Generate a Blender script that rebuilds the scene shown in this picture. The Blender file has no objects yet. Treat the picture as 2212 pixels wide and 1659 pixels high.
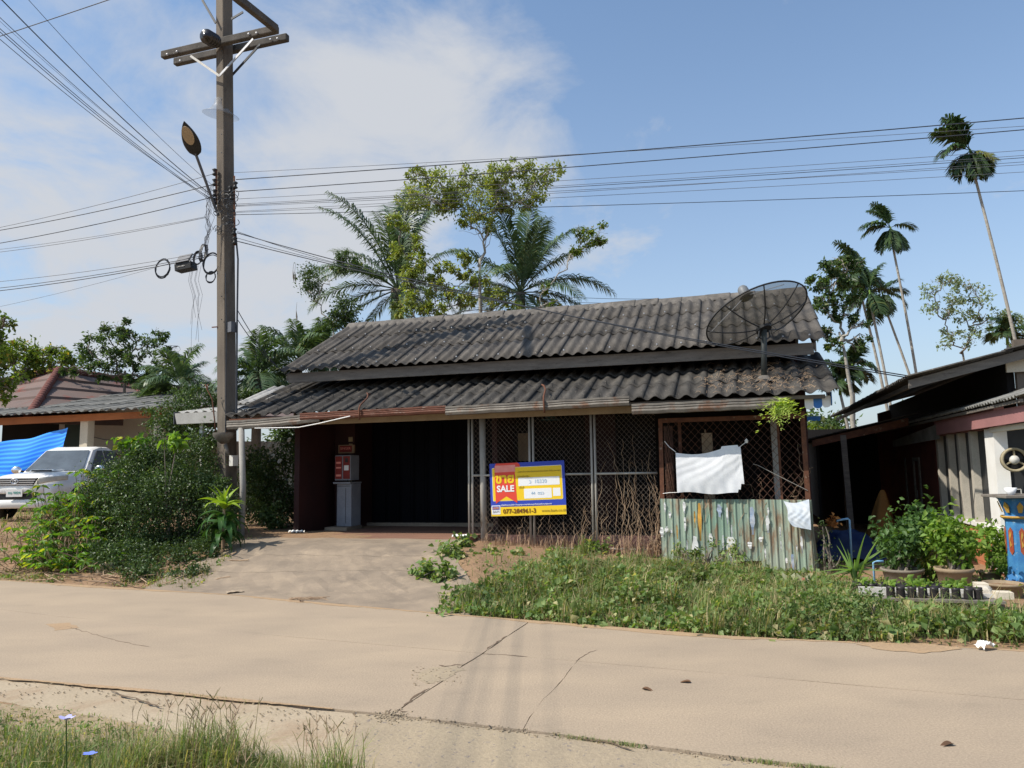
import bpy, math, random
import numpy as np
from mathutils import Vector, Matrix
PI = math.pi
random.seed(7)
RNG = np.random.default_rng(11)
SC = bpy.context.scene
COL = SC.collection

# ------------------------------------------------------------------ camera
FPX, CX, CY = 1626.5, 1106.0, 829.5
PITCH, ROLL, EYE = math.radians(6.37), math.radians(0.97), 1.6
cF = np.array([0, math.cos(PITCH), math.sin(PITCH)])
_r0 = np.array([1.0, 0, 0]); _u0 = np.array([0, -math.sin(PITCH), math.cos(PITCH)])
cU = _u0 * math.cos(ROLL) + _r0 * math.sin(ROLL)
cR = _r0 * math.cos(ROLL) - _u0 * math.sin(ROLL)
CAMP = np.array([0, 0, EYE])
cam_d = bpy.data.cameras.new('camera'); cam = bpy.data.objects.new('camera', cam_d); COL.objects.link(cam)
cam_d.sensor_fit = 'HORIZONTAL'; cam_d.sensor_width = 36; cam_d.lens = FPX / 2212 * 36
cam_d.clip_start = 0.05; cam_d.clip_end = 2000
cam.matrix_world = Matrix(((cR[0], cU[0], -cF[0], 0), (cR[1], cU[1], -cF[1], 0), (cR[2], cU[2], -cF[2], EYE), (0, 0, 0, 1)))
SC.camera = cam

# ------------------------------------------------------------------ place frame (house axes)
A = math.radians(16.5)
UU = np.array([math.cos(A), -math.sin(A), 0]); VV = np.array([math.sin(A), math.cos(A), 0])
O = np.array([0.6891488, 12.96702916, 0.0])
def W(u, v, z=0.0): return O + UU * u + VV * v + np.array([0, 0, z])
def ray(x, y): return cF + cR * (x - CX) / FPX - cU * (y - CY) / FPX
def at(x, y, Y): d = ray(x, y); return CAMP + d * (Y / d[1])          # photograph point at depth Y
def gz(x, y, z): d = ray(x, y); return CAMP + d * ((z - EYE) / d[2])   # photograph point at height z
def fac(x, y, v):                                                     # photograph point on a plane parallel to the facade
    d = ray(x, y); t = ((W(0, v) - CAMP) @ VV) / (d @ VV); q = CAMP + d * t - O
    return float(q @ UU), float(q[2])
def uv(p): q = np.array(p) - O; return float(q @ UU), float(q @ VV), float(q[2])

# ------------------------------------------------------------------ light
SUN_EL, AZ = math.radians(48), math.radians(35)
hs = -(UU * math.cos(AZ) + VV * math.sin(AZ))                          # horizontal direction towards the sun
SUN = np.array([hs[0] * math.cos(SUN_EL), hs[1] * math.cos(SUN_EL), math.sin(SUN_EL)])
world = bpy.data.worlds.new('World'); SC.world = world; world.use_nodes = True
wn, wl = world.node_tree.nodes, world.node_tree.links
wn.clear()
def wnode(t, **k):
    n = wn.new(t)
    for a, b in k.items(): setattr(n, a, b)
    return n
def wmath(op, a, b=None, c=None, clamp=False):
    n = wnode('ShaderNodeMath', operation=op); n.use_clamp = clamp
    for i, x in enumerate((a, b, c)):
        if x is None: continue
        if isinstance(x, (int, float)): n.inputs[i].default_value = x
        else: wl.new(x, n.inputs[i])
    return n.outputs[0]
sky = wnode('ShaderNodeTexSky'); sky.sky_type = 'NISHITA'; sky.sun_disc = False
sky.sun_elevation = SUN_EL; sky.sun_rotation = math.atan2(hs[0], hs[1])
sky.altitude = 50; sky.air_density = 1.0; sky.dust_density = 1.6; sky.ozone_density = 2.2
tc = wnode('ShaderNodeTexCoord')
sep = wnode('ShaderNodeSeparateXYZ'); wl.new(tc.outputs['Generated'], sep.inputs[0])
zc = wmath('MAXIMUM', sep.outputs[2], 0.0)
den = wmath('ADD', zc, 0.28)
px = wmath('DIVIDE', sep.outputs[0], den); py = wmath('DIVIDE', sep.outputs[1], den)
cmb = wnode('ShaderNodeCombineXYZ'); wl.new(px, cmb.inputs[0]); wl.new(py, cmb.inputs[1])
n1 = wnode('ShaderNodeTexNoise'); n1.inputs['Scale'].default_value = 3.4; n1.inputs['Detail'].default_value = 8; n1.inputs['Roughness'].default_value = .60; n1.inputs['Distortion'].default_value = .35
wl.new(cmb.outputs[0], n1.inputs['Vector'])
n2 = wnode('ShaderNodeTexNoise'); n2.inputs['Scale'].default_value = .8; n2.inputs['Detail'].default_value = 3
wl.new(cmb.outputs[0], n2.inputs['Vector'])
bias = 0.0
for (x, y, w, rad) in [(120, 430, .20, .24), (20, 760, .22, .32), (650, 240, .34, .09), (900, 200, .34, .09), (780, 330, .26, .12), (1080, 240, .18, .08), (1200, 320, .18, .10), (1250, 260, .16, .18), (420, 560, .16, .2), (640, 540, .16, .25),
                       (1180, 620, .08, .2), (1420, 640, .04, .2), (300, 720, .14, .2), (1650, 330, -.20, .36), (1500, 420, .10, .12), (1900, 560, .10, .14), (1450, 40, -.34, .35), (520, 50, -.24, .13), (330, 170, -.22, .10), (430, 300, -.22, .06), (1330, 150, -.20, .14), (300, 60, -.1, .1)]:
    d = ray(x, y); d = d / np.linalg.norm(d)
    dt = wnode('ShaderNodeVectorMath', operation='DOT_PRODUCT'); wl.new(tc.outputs['Generated'], dt.inputs[0]); dt.inputs[1].default_value = tuple(d)
    e = wmath('MULTIPLY', wmath('SUBTRACT', dt.outputs['Value'], 1.0), 2.0 / rad ** 2 / 2)
    g = wmath('MULTIPLY', wmath('POWER', math.e, e), w * (1.3 if w > 0 else 1))
    bias = g if isinstance(bias, float) else wmath('ADD', bias, g)
mixn = wmath('ADD', wmath('MULTIPLY', n1.outputs['Fac'], .75), wmath('MULTIPLY', n2.outputs['Fac'], .25))
cov = wmath('ADD', wmath('MULTIPLY', wmath('SUBTRACT', mixn, .5), 3.8), bias)
mr = wnode('ShaderNodeMapRange', interpolation_type='SMOOTHSTEP'); wl.new(cov, mr.inputs[0])
mr.inputs[1].default_value = -.30; mr.inputs[2].default_value = 1.05; mr.inputs[3].default_value = 0; mr.inputs[4].default_value = .97
hz = wmath('MULTIPLY', wmath('POWER', math.e, wmath('MULTIPLY', zc, -3.6)), .80)
fac_c = wmath('MAXIMUM', mr.outputs[0], hz)
skm = wnode('ShaderNodeMix', data_type='RGBA', blend_type='MULTIPLY'); skm.inputs[0].default_value = 1.0
wl.new(sky.outputs[0], skm.inputs[6]); skm.inputs[7].default_value = (.86, 1.06, 1.14, 1)
bg1 = wnode('ShaderNodeBackground'); bg1.inputs[1].default_value = .15; wl.new(skm.outputs[2], bg1.inputs[0])
bg2 = wnode('ShaderNodeBackground'); bg2.inputs[0].default_value = (.90, .935, 1.0, 1); bg2.inputs[1].default_value = .62
mxs = wnode('ShaderNodeMixShader'); wl.new(fac_c, mxs.inputs[0]); wl.new(bg1.outputs[0], mxs.inputs[1]); wl.new(bg2.outputs[0], mxs.inputs[2])
wo = wnode('ShaderNodeOutputWorld'); wl.new(mxs.outputs[0], wo.inputs[0])
sd = bpy.data.lights.new('sun', 'SUN'); sd.energy = 5.0; sd.angle = math.radians(.53); sd.color = (1, .93, .82)
so = bpy.data.objects.new('sun', sd); COL.objects.link(so); so.location = (-20, 0, 30)
so.rotation_euler = Vector(tuple(SUN)).to_track_quat('Z', 'Y').to_euler()
SC.view_settings.view_transform = 'Standard'; SC.view_settings.look = 'None'
SC.view_settings.exposure = 0.18; SC.view_settings.gamma = 1
SC.cycles.max_bounces = 8; SC.cycles.diffuse_bounces = 4; SC.cycles.transparent_max_bounces = 16
SC.cycles.use_denoising = True

# ------------------------------------------------------------------ materials
def lin(c):
    if isinstance(c, str):
        c = [int(c[i:i + 2], 16) / 255 for i in (0, 2, 4)]
        c = [x / 12.92 if x <= .04045 else ((x + .055) / 1.055) ** 2.4 for x in c]
    return (c[0], c[1], c[2], 1)
class NT:
    def __init__(s, m): s.t = m.node_tree; s.n = s.t.nodes; s.l = s.t.links
    def new(s, t, **k):
        n = s.n.new(t)
        for a, b in k.items(): setattr(n, a, b)
        return n
    def set(s, inp, x):
        if isinstance(x, bpy.types.NodeSocket): s.l.new(x, inp)
        else: inp.default_value = x
    def math(s, op, a, b=0.0, clamp=False):
        n = s.new('ShaderNodeMath', operation=op); n.use_clamp = clamp; s.set(n.inputs[0], a); s.set(n.inputs[1], b); return n.outputs[0]
    def pos(s, scale=(1, 1, 1), rot=0.0):
        g = s.new('ShaderNodeNewGeometry'); m = s.new('ShaderNodeMapping'); s.l.new(g.outputs['Position'], m.inputs[0])
        m.inputs['Scale'].default_value = scale; m.inputs['Rotation'].default_value = (0, 0, rot); return m.outputs[0]
    def noise(s, vec, scale, detail=4, rough=.55, dist=0):
        n = s.new('ShaderNodeTexNoise'); s.l.new(vec, n.inputs['Vector']); n.inputs['Scale'].default_value = scale
        n.inputs['Detail'].default_value = detail; n.inputs['Roughness'].default_value = rough; n.inputs['Distortion'].default_value = dist
        return n.outputs['Fac']
    def ramp(s, f, a, b, ea=0.0, eb=1.0):
        n = s.new('ShaderNodeMapRange'); s.l.new(f, n.inputs[0]); n.inputs[1].default_value = a; n.inputs[2].default_value = b
        n.inputs[3].default_value = ea; n.inputs[4].default_value = eb; return n.outputs[0]
    def mix(s, f, a, b, blend='MIX'):
        n = s.new('ShaderNodeMix', data_type='RGBA', blend_type=blend); s.set(n.inputs[0], f); s.set(n.inputs[6], a); s.set(n.inputs[7], b); return n.outputs[2]
MATS = {}
def mat(name, c1, c2=None, scale=3.0, stretch=(1, 1, 1), rough=.8, metal=0.0, bump=.0, bscale=60.0, c3=None, lo=.6, hi=.72, s3=9.0, rnd=0.0, spec=.3, fine=.12, alpha=1.0, stretch3=None):
    """base colour c1 broken by noise towards c2, patches of c3, per-object tone, fine grain and bump"""
    if name in MATS: return MATS[name]
    m = bpy.data.materials.new(name); m.use_nodes = True; t = NT(m); b = t.n['Principled BSDF']
    c1 = lin(c1); c2 = lin(c2) if c2 else tuple(x * .75 for x in c1[:3]) + (1,)
    p = t.pos(stretch, A); f = t.ramp(t.noise(p, scale, 5, .6), .32, .68)
    col = t.mix(f, c1, c2)
    if c3:
        p3 = t.pos(stretch3 or stretch, A); f3 = t.ramp(t.noise(p3, s3, 6, .65, .2), lo, hi); col = t.mix(f3, col, lin(c3))
    q = t.pos()
    if fine:
        fn = t.ramp(t.noise(q, bscale, 3, .7), .3, .7, 1 - fine, 1 + fine)
        v = t.new('ShaderNodeVectorMath', operation='SCALE'); t.l.new(col, v.inputs[0]); t.l.new(fn, v.inputs['Scale']); col = v.outputs[0]
    if rnd:
        oi = t.new('ShaderNodeObjectInfo'); r = t.ramp(oi.outputs['Random'], 0, 1, 1 - rnd, 1 + rnd)
        v = t.new('ShaderNodeVectorMath', operation='SCALE'); t.l.new(col, v.inputs[0]); t.l.new(r, v.inputs['Scale']); col = v.outputs[0]
    t.l.new(col, b.inputs['Base Color']); b.inputs['Roughness'].default_value = rough; b.inputs['Metallic'].default_value = metal
    b.inputs['Specular IOR Level'].default_value = spec
    if bump:
        bn = t.new('ShaderNodeBump'); bn.inputs['Strength'].default_value = bump; bn.inputs['Distance'].default_value = .01
        t.l.new(t.noise(q, bscale, 5, .65), bn.inputs['Height']); t.l.new(bn.outputs[0], b.inputs['Normal'])
    if alpha < 1: b.inputs['Alpha'].default_value = alpha
    MATS[name] = m; return m
def leafmat(name, c1, c2, c3=None, trans=.35, rough=.5, hi=.9):
    """foliage: tone differs leaf by leaf"""
    m = bpy.data.materials.new(name); m.use_nodes = True; t = NT(m); b = t.n['Principled BSDF']; out = t.n['Material Output']
    g = t.new('ShaderNodeNewGeometry'); col = t.mix(g.outputs['Random Per Island'], lin(c1), lin(c2))
    if c3: col = t.mix(t.ramp(g.outputs['Random Per Island'], hi, min(1, hi + .04)), col, lin(c3))
    big = t.ramp(t.noise(t.pos(), 1.6, 2), .35, .65, .75, 1.2)
    v = t.new('ShaderNodeVectorMath', operation='SCALE'); t.l.new(col, v.inputs[0]); t.l.new(big, v.inputs['Scale'])
    t.l.new(v.outputs[0], b.inputs['Base Color']); b.inputs['Roughness'].default_value = rough; b.inputs['Specular IOR Level'].default_value = .3
    tr = t.new('ShaderNodeBsdfTranslucent')
    v2 = t.mix(1.0, v.outputs[0], (1.5, 1.6, .5, 1), 'MULTIPLY'); t.l.new(v2, tr.inputs[0])
    ms = t.new('ShaderNodeMixShader'); ms.inputs[0].default_value = trans; t.l.new(b.outputs[0], ms.inputs[1]); t.l.new(tr.outputs[0], ms.inputs[2])
    t.l.new(ms.outputs[0], out.inputs[0]); return m

M = {}
M['roof'] = mat('weathered_cement_roof', (.112, .100, .088), (.060, .054, .049), 9, (1, .12, .12), .9, 0, .5, 70, (.25, .22, .185), .60, .72, 26, .16, .2, .22, stretch3=(1, .5, .5))
M['roof2'] = mat('dark_cement_roof', (.088, .080, .071), (.040, .037, .034), 9, (1, .12, .12), .9, 0, .5, 70, (.21, .18, .145), .60, .72, 26, .2, .2, .2, stretch3=(1, .5, .5))
M['roof_grey'] = mat('grey_cement_roof', (.22, .215, .20), (.12, .118, .11), 2, (1, 1, 1), .9, 0, .3, 70, (.05, .06, .05), .6, .7, 5, .12, .2, .2)
M['ridge'] = mat('mortar_ridge', (.17, .152, .135), (.085, .078, .07), 8, (1, 1, 1), .9, 0, .4, 60, (.25, .10, .07), .66, .75, 6, .1)
M['fascia'] = mat('weathered_fascia', (.20, .175, .15), (.13, .115, .10), 3, (1, 1, 6), .85, 0, .2, 60, (.07, .06, .05), .58, .72, 5, .05)
M['maroon'] = mat('maroon_paint', (.036, .011, .010), (.022, .008, .008), 2, (1, 1, 1), .7, 0, .1, 40)
M['darkdoor'] = mat('dark_steel_door', (.0055, .006, .009), (.003, .0035, .006), 2, (1, 1, .3), .7, 0, .05, 50, rnd=.25, spec=.08)
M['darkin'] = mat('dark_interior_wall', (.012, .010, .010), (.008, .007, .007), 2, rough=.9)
M['plinth'] = mat('pink_stone_plinth', (.22, .12, .105), (.14, .07, .065), 14, (1, 1, 1), .7, 0, .2, 60, (.32, .22, .19), .6, .66, 30)
M['floor'] = mat('red_cement_floor', (.24, .13, .085), (.19, .10, .07), 1.5, (1, 1, 1), .85, 0, .15, 60)
M['conc'] = mat('road_concrete', (.375, .292, .208), (.315, .248, .182), .8, (1, 1.8, 1), .92, 0, .45, 70, (.27, .215, .155), .60, .9, 1.6, .02, .2, .20)
M['conc_rough'] = mat('rough_apron_concrete', (.37, .295, .20), (.30, .24, .17), 1.2, (1, 1, 1), .95, 0, .7, 45, (.20, .17, .15), .60, .64, 26, 0, .2, .10)
M['drive'] = mat('driveway_concrete', (.30, .235, .172), (.20, .16, .122), 1.3, (1, 1, 1), .93, 0, .6, 70, (.34, .265, .19), .5, .75, 3, 0, .2, .12)
M['soil'] = mat('dry_orange_soil', (.30, .19, .115), (.235, .155, .095), 1.5, (1, 1, 1), .95, 0, .8, 30, (.18, .12, .075), .56, .68, 7, 0, .1, .2)
M['pole'] = mat('aged_pole_concrete', (.175, .147, .118), (.10, .084, .069), 2, (1, 1, .3), .9, 0, .5, 70, (.075, .063, .053), .50, .66, 2.4, 0, .2, .15)
M['armw'] = mat('dark_crossarm_concrete', (.12, .105, .09), (.06, .054, .048), 4, (1, 1, 1), .9, 0, .4, 50, (.2, .18, .155), .6, .7, 8)
M['galv'] = mat('galvanised_steel', (.42, .42, .43), (.30, .30, .31), 5, rough=.5, metal=.5)
M['pipe'] = mat('pale_painted_pipe', (.42, .40, .36), (.30, .28, .25), 6, (1, 1, .5), .6, .1, .1, 60, (.22, .10, .05), .64, .7, 14)
M['postw'] = mat('grey_post', (.36, .34, .31), (.24, .225, .20), 4, (1, 1, .4), .8, 0, .2, 60, (.13, .10, .075), .62, .7, 7)
M['rust'] = mat('rusty_steel', (.17, .070, .038), (.09, .040, .026), 8, (1, 1, 1), .85, .1, .5, 60, (.26, .20, .15), .62, .68, 9)
M['gutter'] = mat('old_tin_gutter', (.20, .18, .155), (.12, .105, .09), 5, (1, 1, 1), .6, .3, .2, 60, (.135, .075, .048), .55, .66, 3)
M['gutter_red'] = mat('rusted_red_gutter', (.15, .056, .034), (.105, .045, .030), 6, (1, 1, 3), .75, .1, .3, 60, (.27, .22, .18), .60, .66, 5, stretch3=(1, 1, 8))
M['beam'] = mat('cream_beam', (.36, .28, .19), (.28, .21, .14), 4, rough=.85)
M['wire'] = mat('mesh_wire', (.20, .175, .15), (.14, .10, .075), 4, rough=.6, metal=.4, fine=0)
M['wire_rust'] = mat('rusty_mesh_wire', (.14, .065, .04), (.08, .05, .04), 5, rough=.8, metal=.2, fine=0)
M['cable'] = mat('black_cable', (.03, .034, .045), (.045, .05, .06), 5, rough=.5, fine=0)
M['cable2'] = mat('grey_cable', (.12, .125, .14), (.09, .09, .1), 5, rough=.5, fine=0)
M['black'] = mat('black_plastic', (.02, .02, .021), (.03, .03, .031), 5, rough=.45, fine=0)
M['white'] = mat('white_paint', (.80, .79, .76), (.74, .72, .68), 4, rough=.6, fine=.03)
M['offwhite'] = mat('dusty_white_metal', (.60, .585, .55), (.50, .48, .44), 4, rough=.6, fine=.05)
M['cloth'] = mat('white_cloth', (.76, .77, .79), (.66, .67, .70), 7, rough=.95, fine=.03)
M['orange'] = mat('orange_beam', (.42, .15, .055), (.33, .115, .045), 2, rough=.8)
M['cream'] = mat('cream_wall', (.62, .55, .43), (.54, .47, .37), 1, rough=.9)
M['redroof'] = mat('faded_red_roof', (.17, .115, .10), (.13, .10, .09), 1.2, (1, 1, 1), .9, 0, .2, 20, (.20, .06, .045), .58, .64, .6, .1)
M['redcap'] = mat('red_ridge_tile', (.18, .065, .05), (.12, .048, .04), 5, rough=.85, rnd=.15)
M['bark'] = mat('grey_bark', (.22, .19, .155), (.12, .10, .08), 5, (1, 1, .4), .95, 0, .6, 30)
M['palebark'] = mat('pale_bark', (.38, .35, .30), (.26, .235, .2), 4, (1, 1, 2.5), .9, 0, .4, 20, (.16, .15, .12), .58, .64, 7, stretch3=(1, 1, 5))
M['twig'] = mat('dry_stem', (.40, .29, .19), (.26, .17, .11), 6, rough=.95, fine=0)
M['leaf_bush'] = leafmat('dark_bush_leaf', (.038, .070, .022), (.088, .135, .045), (.17, .23, .11), .25, .38, .93)
M['leaf_cass'] = leafmat('cassava_leaf', (.085, .19, .03), (.16, .27, .045), (.36, .38, .03), .4, .45, .88)
M['leaf_weed'] = leafmat('weed_leaf', (.10, .175, .05), (.24, .31, .11), (.44, .39, .20), .35, .5, .88)
M['leaf_vine'] = leafmat('vine_leaf', (.16, .21, .05), (.31, .34, .09), (.30, .27, .06), .4, .55, .85)
M['leaf_tree'] = leafmat('tree_leaf', (.045, .085, .03), (.09, .14, .05), (.16, .18, .07), .35, .5, .9)
M['leaf_yel'] = leafmat('yellow_green_leaf', (.09, .15, .025), (.17, .21, .04), (.32, .22, .04), .4, .5, .92)
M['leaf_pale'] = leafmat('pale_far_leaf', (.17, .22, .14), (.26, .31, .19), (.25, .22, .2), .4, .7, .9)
M['palm'] = leafmat('palm_leaflet', (.06, .11, .05), (.14, .19, .10), (.26, .26, .13), .25, .38, .93)
M['palm_y'] = leafmat('yellowing_palm_leaflet', (.15, .19, .05), (.26, .25, .08), None, .3, .5)
M['areca'] = leafmat('areca_leaflet', (.03, .06, .025), (.06, .10, .035), (.12, .14, .04), .25, .45, .9)
M['grass'] = leafmat('grass_blade', (.12, .18, .05), (.23, .28, .10), (.40, .33, .18), .35, .6, .72)
M['drygrass'] = leafmat('dry_grass_blade', (.30, .23, .12), (.20, .19, .08), (.13, .18, .05), .3, .8, .75)
M['drac'] = leafmat('dracaena_leaf', (.30, .38, .03), (.20, .32, .04), None, .3, .3)
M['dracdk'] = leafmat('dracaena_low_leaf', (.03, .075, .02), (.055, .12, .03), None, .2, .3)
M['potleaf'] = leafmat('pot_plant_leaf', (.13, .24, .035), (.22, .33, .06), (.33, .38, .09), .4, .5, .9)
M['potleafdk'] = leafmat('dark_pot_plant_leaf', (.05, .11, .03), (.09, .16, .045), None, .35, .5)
M['fern'] = leafmat('fern_leaf', (.30, .42, .08), (.50, .56, .18), None, .4, .5)

# ------------------------------------------------------------------ builders
class MB:
    def __init__(s): s.v = []; s.f = []
    def add(s, vs, fs):
        o = len(s.v); s.v += [tuple(map(float, p)) for p in vs]; s.f += [tuple(i + o for i in f) for f in fs]; return s
    def box(s, c, d, rz=0.0):
        ca, sa = math.cos(rz), math.sin(rz); vs = []
        for k in (-.5, .5):
            for i, j in ((-.5, -.5), (.5, -.5), (.5, .5), (-.5, .5)):
                x, y = i * d[0], j * d[1]; vs.append((c[0] + x * ca - y * sa, c[1] + x * sa + y * ca, c[2] + k * d[2]))
        return s.add(vs, [(0, 3, 2, 1), (4, 5, 6, 7), (0, 1, 5, 4), (1, 2, 6, 5), (2, 3, 7, 6), (3, 0, 4, 7)])
    def b2(s, lo, hi): return s.box([(a + b) / 2 for a, b in zip(lo, hi)], [b - a for a, b in zip(lo, hi)])
    def beam(s, p0, p1, w, h, up=(0, 0, 1)):
        p0, p1 = np.array(p0, float), np.array(p1, float); d = p1 - p0; d /= np.linalg.norm(d)
        sd_ = np.cross(d, up); sd_ /= max(1e-6, np.linalg.norm(sd_)); uu_ = np.cross(sd_, d)
        vs = [p + sd_ * a * w / 2 + uu_ * b * h / 2 for p in (p0, p1) for a, b in ((-1, -1), (1, -1), (1, 1), (-1, 1))]
        return s.add(vs, [(0, 1, 2, 3), (7, 6, 5, 4), (0, 4, 5, 1), (1, 5, 6, 2), (2, 6, 7, 3), (3, 7, 4, 0)])
    def tube(s, pts, r, n=6, cap=True):
        pts = [np.array(p, float) for p in pts]; m = len(pts); rr = r if hasattr(r, '__len__') else [r] * m
        vs = []; ref = None
        for i, p in enumerate(pts):
            d = pts[min(i + 1, m - 1)] - pts[max(i - 1, 0)]; L = np.linalg.norm(d); d = d / L if L > 1e-9 else np.array([0, 0, 1.])
            if ref is None: ref = np.array([0, 0, 1.]) if abs(d[2]) < .9 else np.array([1., 0, 0])
            a = np.cross(d, ref); a /= max(1e-9, np.linalg.norm(a)); b = np.cross(d, a); ref = -b if abs(d @ -b) < .9 else ref
            ref = np.cross(a, d)
            for k in range(n):
                t = 2 * PI * k / n; vs.append(p + (a * math.cos(t) + b * math.sin(t)) * rr[i])
        fs = [(i * n + k, i * n + (k + 1) % n, (i + 1) * n + (k + 1) % n, (i + 1) * n + k) for i in range(m - 1) for k in range(n)]
        if cap and n > 2: fs += [tuple(range(n))[::-1], tuple((m - 1) * n + k for k in range(n))]
        return s.add(vs, fs)
    def lathe(s, prof, n=20, c=(0, 0, 0), axis=None):
        vs = []; ax = Vector(axis or (0, 0, 1)); q = Vector((0, 0, 1)).rotation_difference(ax)
        for r, z in prof:
            for k in range(n):
                t = 2 * PI * k / n; p = q @ Vector((r * math.cos(t), r * math.sin(t), z)); vs.append((p.x + c[0], p.y + c[1], p.z + c[2]))
        fs = [(i * n + k, i * n + (k + 1) % n, (i + 1) * n + (k + 1) % n, (i + 1) * n + k) for i in range(len(prof) - 1) for k in range(n)]
        return s.add(vs, fs)
    def grid(s, fn, nu, nv, thick=None):
        P = [[fn(i / nu, j / nv) for i in range(nu + 1)] for j in range(nv + 1)]
        vs = [p for row in P for p in row]; w = nu + 1
        fs = [(j * w + i, j * w + i + 1, (j + 1) * w + i + 1, (j + 1) * w + i) for j in range(nv) for i in range(nu)]
        if thick is not None:
            N = len(vs); t = np.array(thick); vs = vs + [tuple(np.array(p) - t) for p in vs]
            fs += [tuple(i + N for i in f[::-1]) for f in fs[:nu * nv]]
            for i in range(nu): fs += [(i + 1, i, i + N, i + 1 + N), (nv * w + i, nv * w + i + 1, nv * w + i + 1 + N, nv * w + i + N)]
            for j in range(nv): fs += [(j * w, (j + 1) * w, (j + 1) * w + N, j * w + N), ((j + 1) * w + nu, j * w + nu, j * w + nu + N, (j + 1) * w + nu + N)]
        return s.add(vs, fs)
    def poly(s, pts, t):
        """closed outline pts (3D) pushed by vector t"""
        n = len(pts); t = np.array(t); vs = [np.array(p, float) for p in pts] + [np.array(p, float) + t for p in pts]
        return s.add(vs, [tuple(range(n)), tuple(range(n, 2 * n))[::-1]] + [(i, i + n, (i + 1) % n + n, (i + 1) % n) for i in range(n)])
    def mesh(s, name, m=None, smooth=False):
        me = bpy.data.meshes.new(name); me.from_pydata(s.v, [], s.f); me.validate()
        import bmesh
        bm = bmesh.new(); bm.from_mesh(me); bmesh.ops.recalc_face_normals(bm, faces=bm.faces); bm.to_mesh(me); bm.free()
        if smooth: me.polygons.foreach_set('use_smooth', [True] * len(me.polygons))
        if m: me.materials.append(m)
        return me
def tag(o, label=None, cat=None, group=None, kind=None):
    for k, x in (('label', label), ('category', cat), ('group', group), ('kind', kind)):
        if x: o[k] = x
    return o
def obj(name, me, parent=None, loc=None, rot=None, scale=None):
    o = bpy.data.objects.new(name, me); COL.objects.link(o)
    if parent: o.parent = parent
    if loc is not None: o.location = tuple(map(float, loc))
    if rot is not None: o.rotation_euler = rot
    if scale is not None: o.scale = (scale,) * 3 if isinstance(scale, (int, float)) else scale
    return o
def part(name, mb, m, parent=None, smooth=False, kind=None, loc=None, rot=None, bevel=0):
    o = obj(name, mb.mesh(name, m, smooth), parent, loc, rot)
    if kind: o['kind'] = kind
    if bevel:
        b = o.modifiers.new('edge', 'BEVEL'); b.width = bevel; b.segments = 2; b.limit_method = 'ANGLE'
    return o
def thing(name, label, cat, loc=(0, 0, 0), rz=0.0, group=None, kind=None):
    o = bpy.data.objects.new(name, None); COL.objects.link(o); o.location = tuple(map(float, loc)); o.rotation_euler = (0, 0, rz)
    return tag(o, label, cat, group, kind)
def hthing(name, label, cat, u=0, v=0, z=0, group=None): return thing(name, label, cat, W(u, v, z), -A, group)
def npmesh(name, V, F, m):
    V = np.asarray(V, np.float32); F = np.asarray(F, np.int32); k = F.shape[1]
    me = bpy.data.meshes.new(name); me.vertices.add(len(V)); me.vertices.foreach_set('co', V.ravel())
    me.loops.add(F.size); me.loops.foreach_set('vertex_index', F.ravel()); me.polygons.add(len(F))
    me.polygons.foreach_set('loop_start', np.arange(0, F.size, k, dtype=np.int32)); me.polygons.foreach_set('loop_total', np.full(len(F), k, np.int32))
    me.update(calc_edges=True); me.materials.append(m); return me
def unit(a): return a / np.maximum(1e-9, np.linalg.norm(a, axis=-1, keepdims=True))
def leaves(P, size, aspect=.45, up=.5, droop=.2, out=None, jit=.35):
    """folded four-corner leaves at points P: returns V, F"""
    n = len(P); P = np.asarray(P, float)
    d = unit(RNG.normal(size=(n, 3)) + (np.asarray(out) * 1.0 if out is not None else 0)); d[:, 2] -= droop; d = unit(d)
    nr = unit(RNG.normal(size=(n, 3)) * (1 - up) + np.array([0, 0, up])); s = unit(np.cross(d, nr)); nn = np.cross(s, d)
    L = (np.asarray(size) * (1 + RNG.uniform(-jit, jit, n)))[:, None]; w = L * aspect / 2
    base = P; mid = P + d * L * .45 + nn * L * .05; tip = P + d * L - nn * L * .12
    V = np.stack([base, mid + s * w + nn * w * .35, tip, mid - s * w + nn * w * .35], 1).reshape(-1, 3)
    i = np.arange(n)[:, None] * 4; F = np.concatenate([i + [0, 1, 2], i + [0, 2, 3]], 1).reshape(-1, 3)
    return V, F
def cloud(C, r, n, shell=.6):
    """n points in an ellipsoid, denser near its surface"""
    d = unit(RNG.normal(size=(n, 3))); q = RNG.uniform(0, 1, n) ** (1 / 3) * (1 - shell) + shell * RNG.uniform(.7, 1.0, n)
    return np.array(C) + d * q[:, None] * np.array(r), d
def crown(name, blobs, density, size, m, parent, aspect=.45, up=.4, droop=.2, sub=.28, loc=(0, 0, 0), outw=.5):
    """crown of leaf clumps: each blob (centre, radii) is broken into small clumps on its shell"""
    Ps, Ds = [], []
    for c, r in blobs:
        r = np.array(r if hasattr(r, '__len__') else (r, r, r), float); area = (r[0] * r[1] + r[0] * r[2] + r[1] * r[2]) * 4
        n = max(20, int(density * area)); k = max(5, int(n / 40))
        cc, dd = cloud(c, r * .92, k, .55); w = RNG.integers(0, k, n); sp = min(r) * sub
        Ps.append(cc[w] + RNG.normal(size=(n, 3)) * sp * RNG.uniform(.5, 1.3, (k, 1))[w]); Ds.append(dd[w])
    P = np.concatenate(Ps) - np.array(loc); V, F = leaves(P, size, aspect, up, droop, np.concatenate(Ds) * outw)
    return obj(name, npmesh(name, V, F, m), parent)
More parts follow.
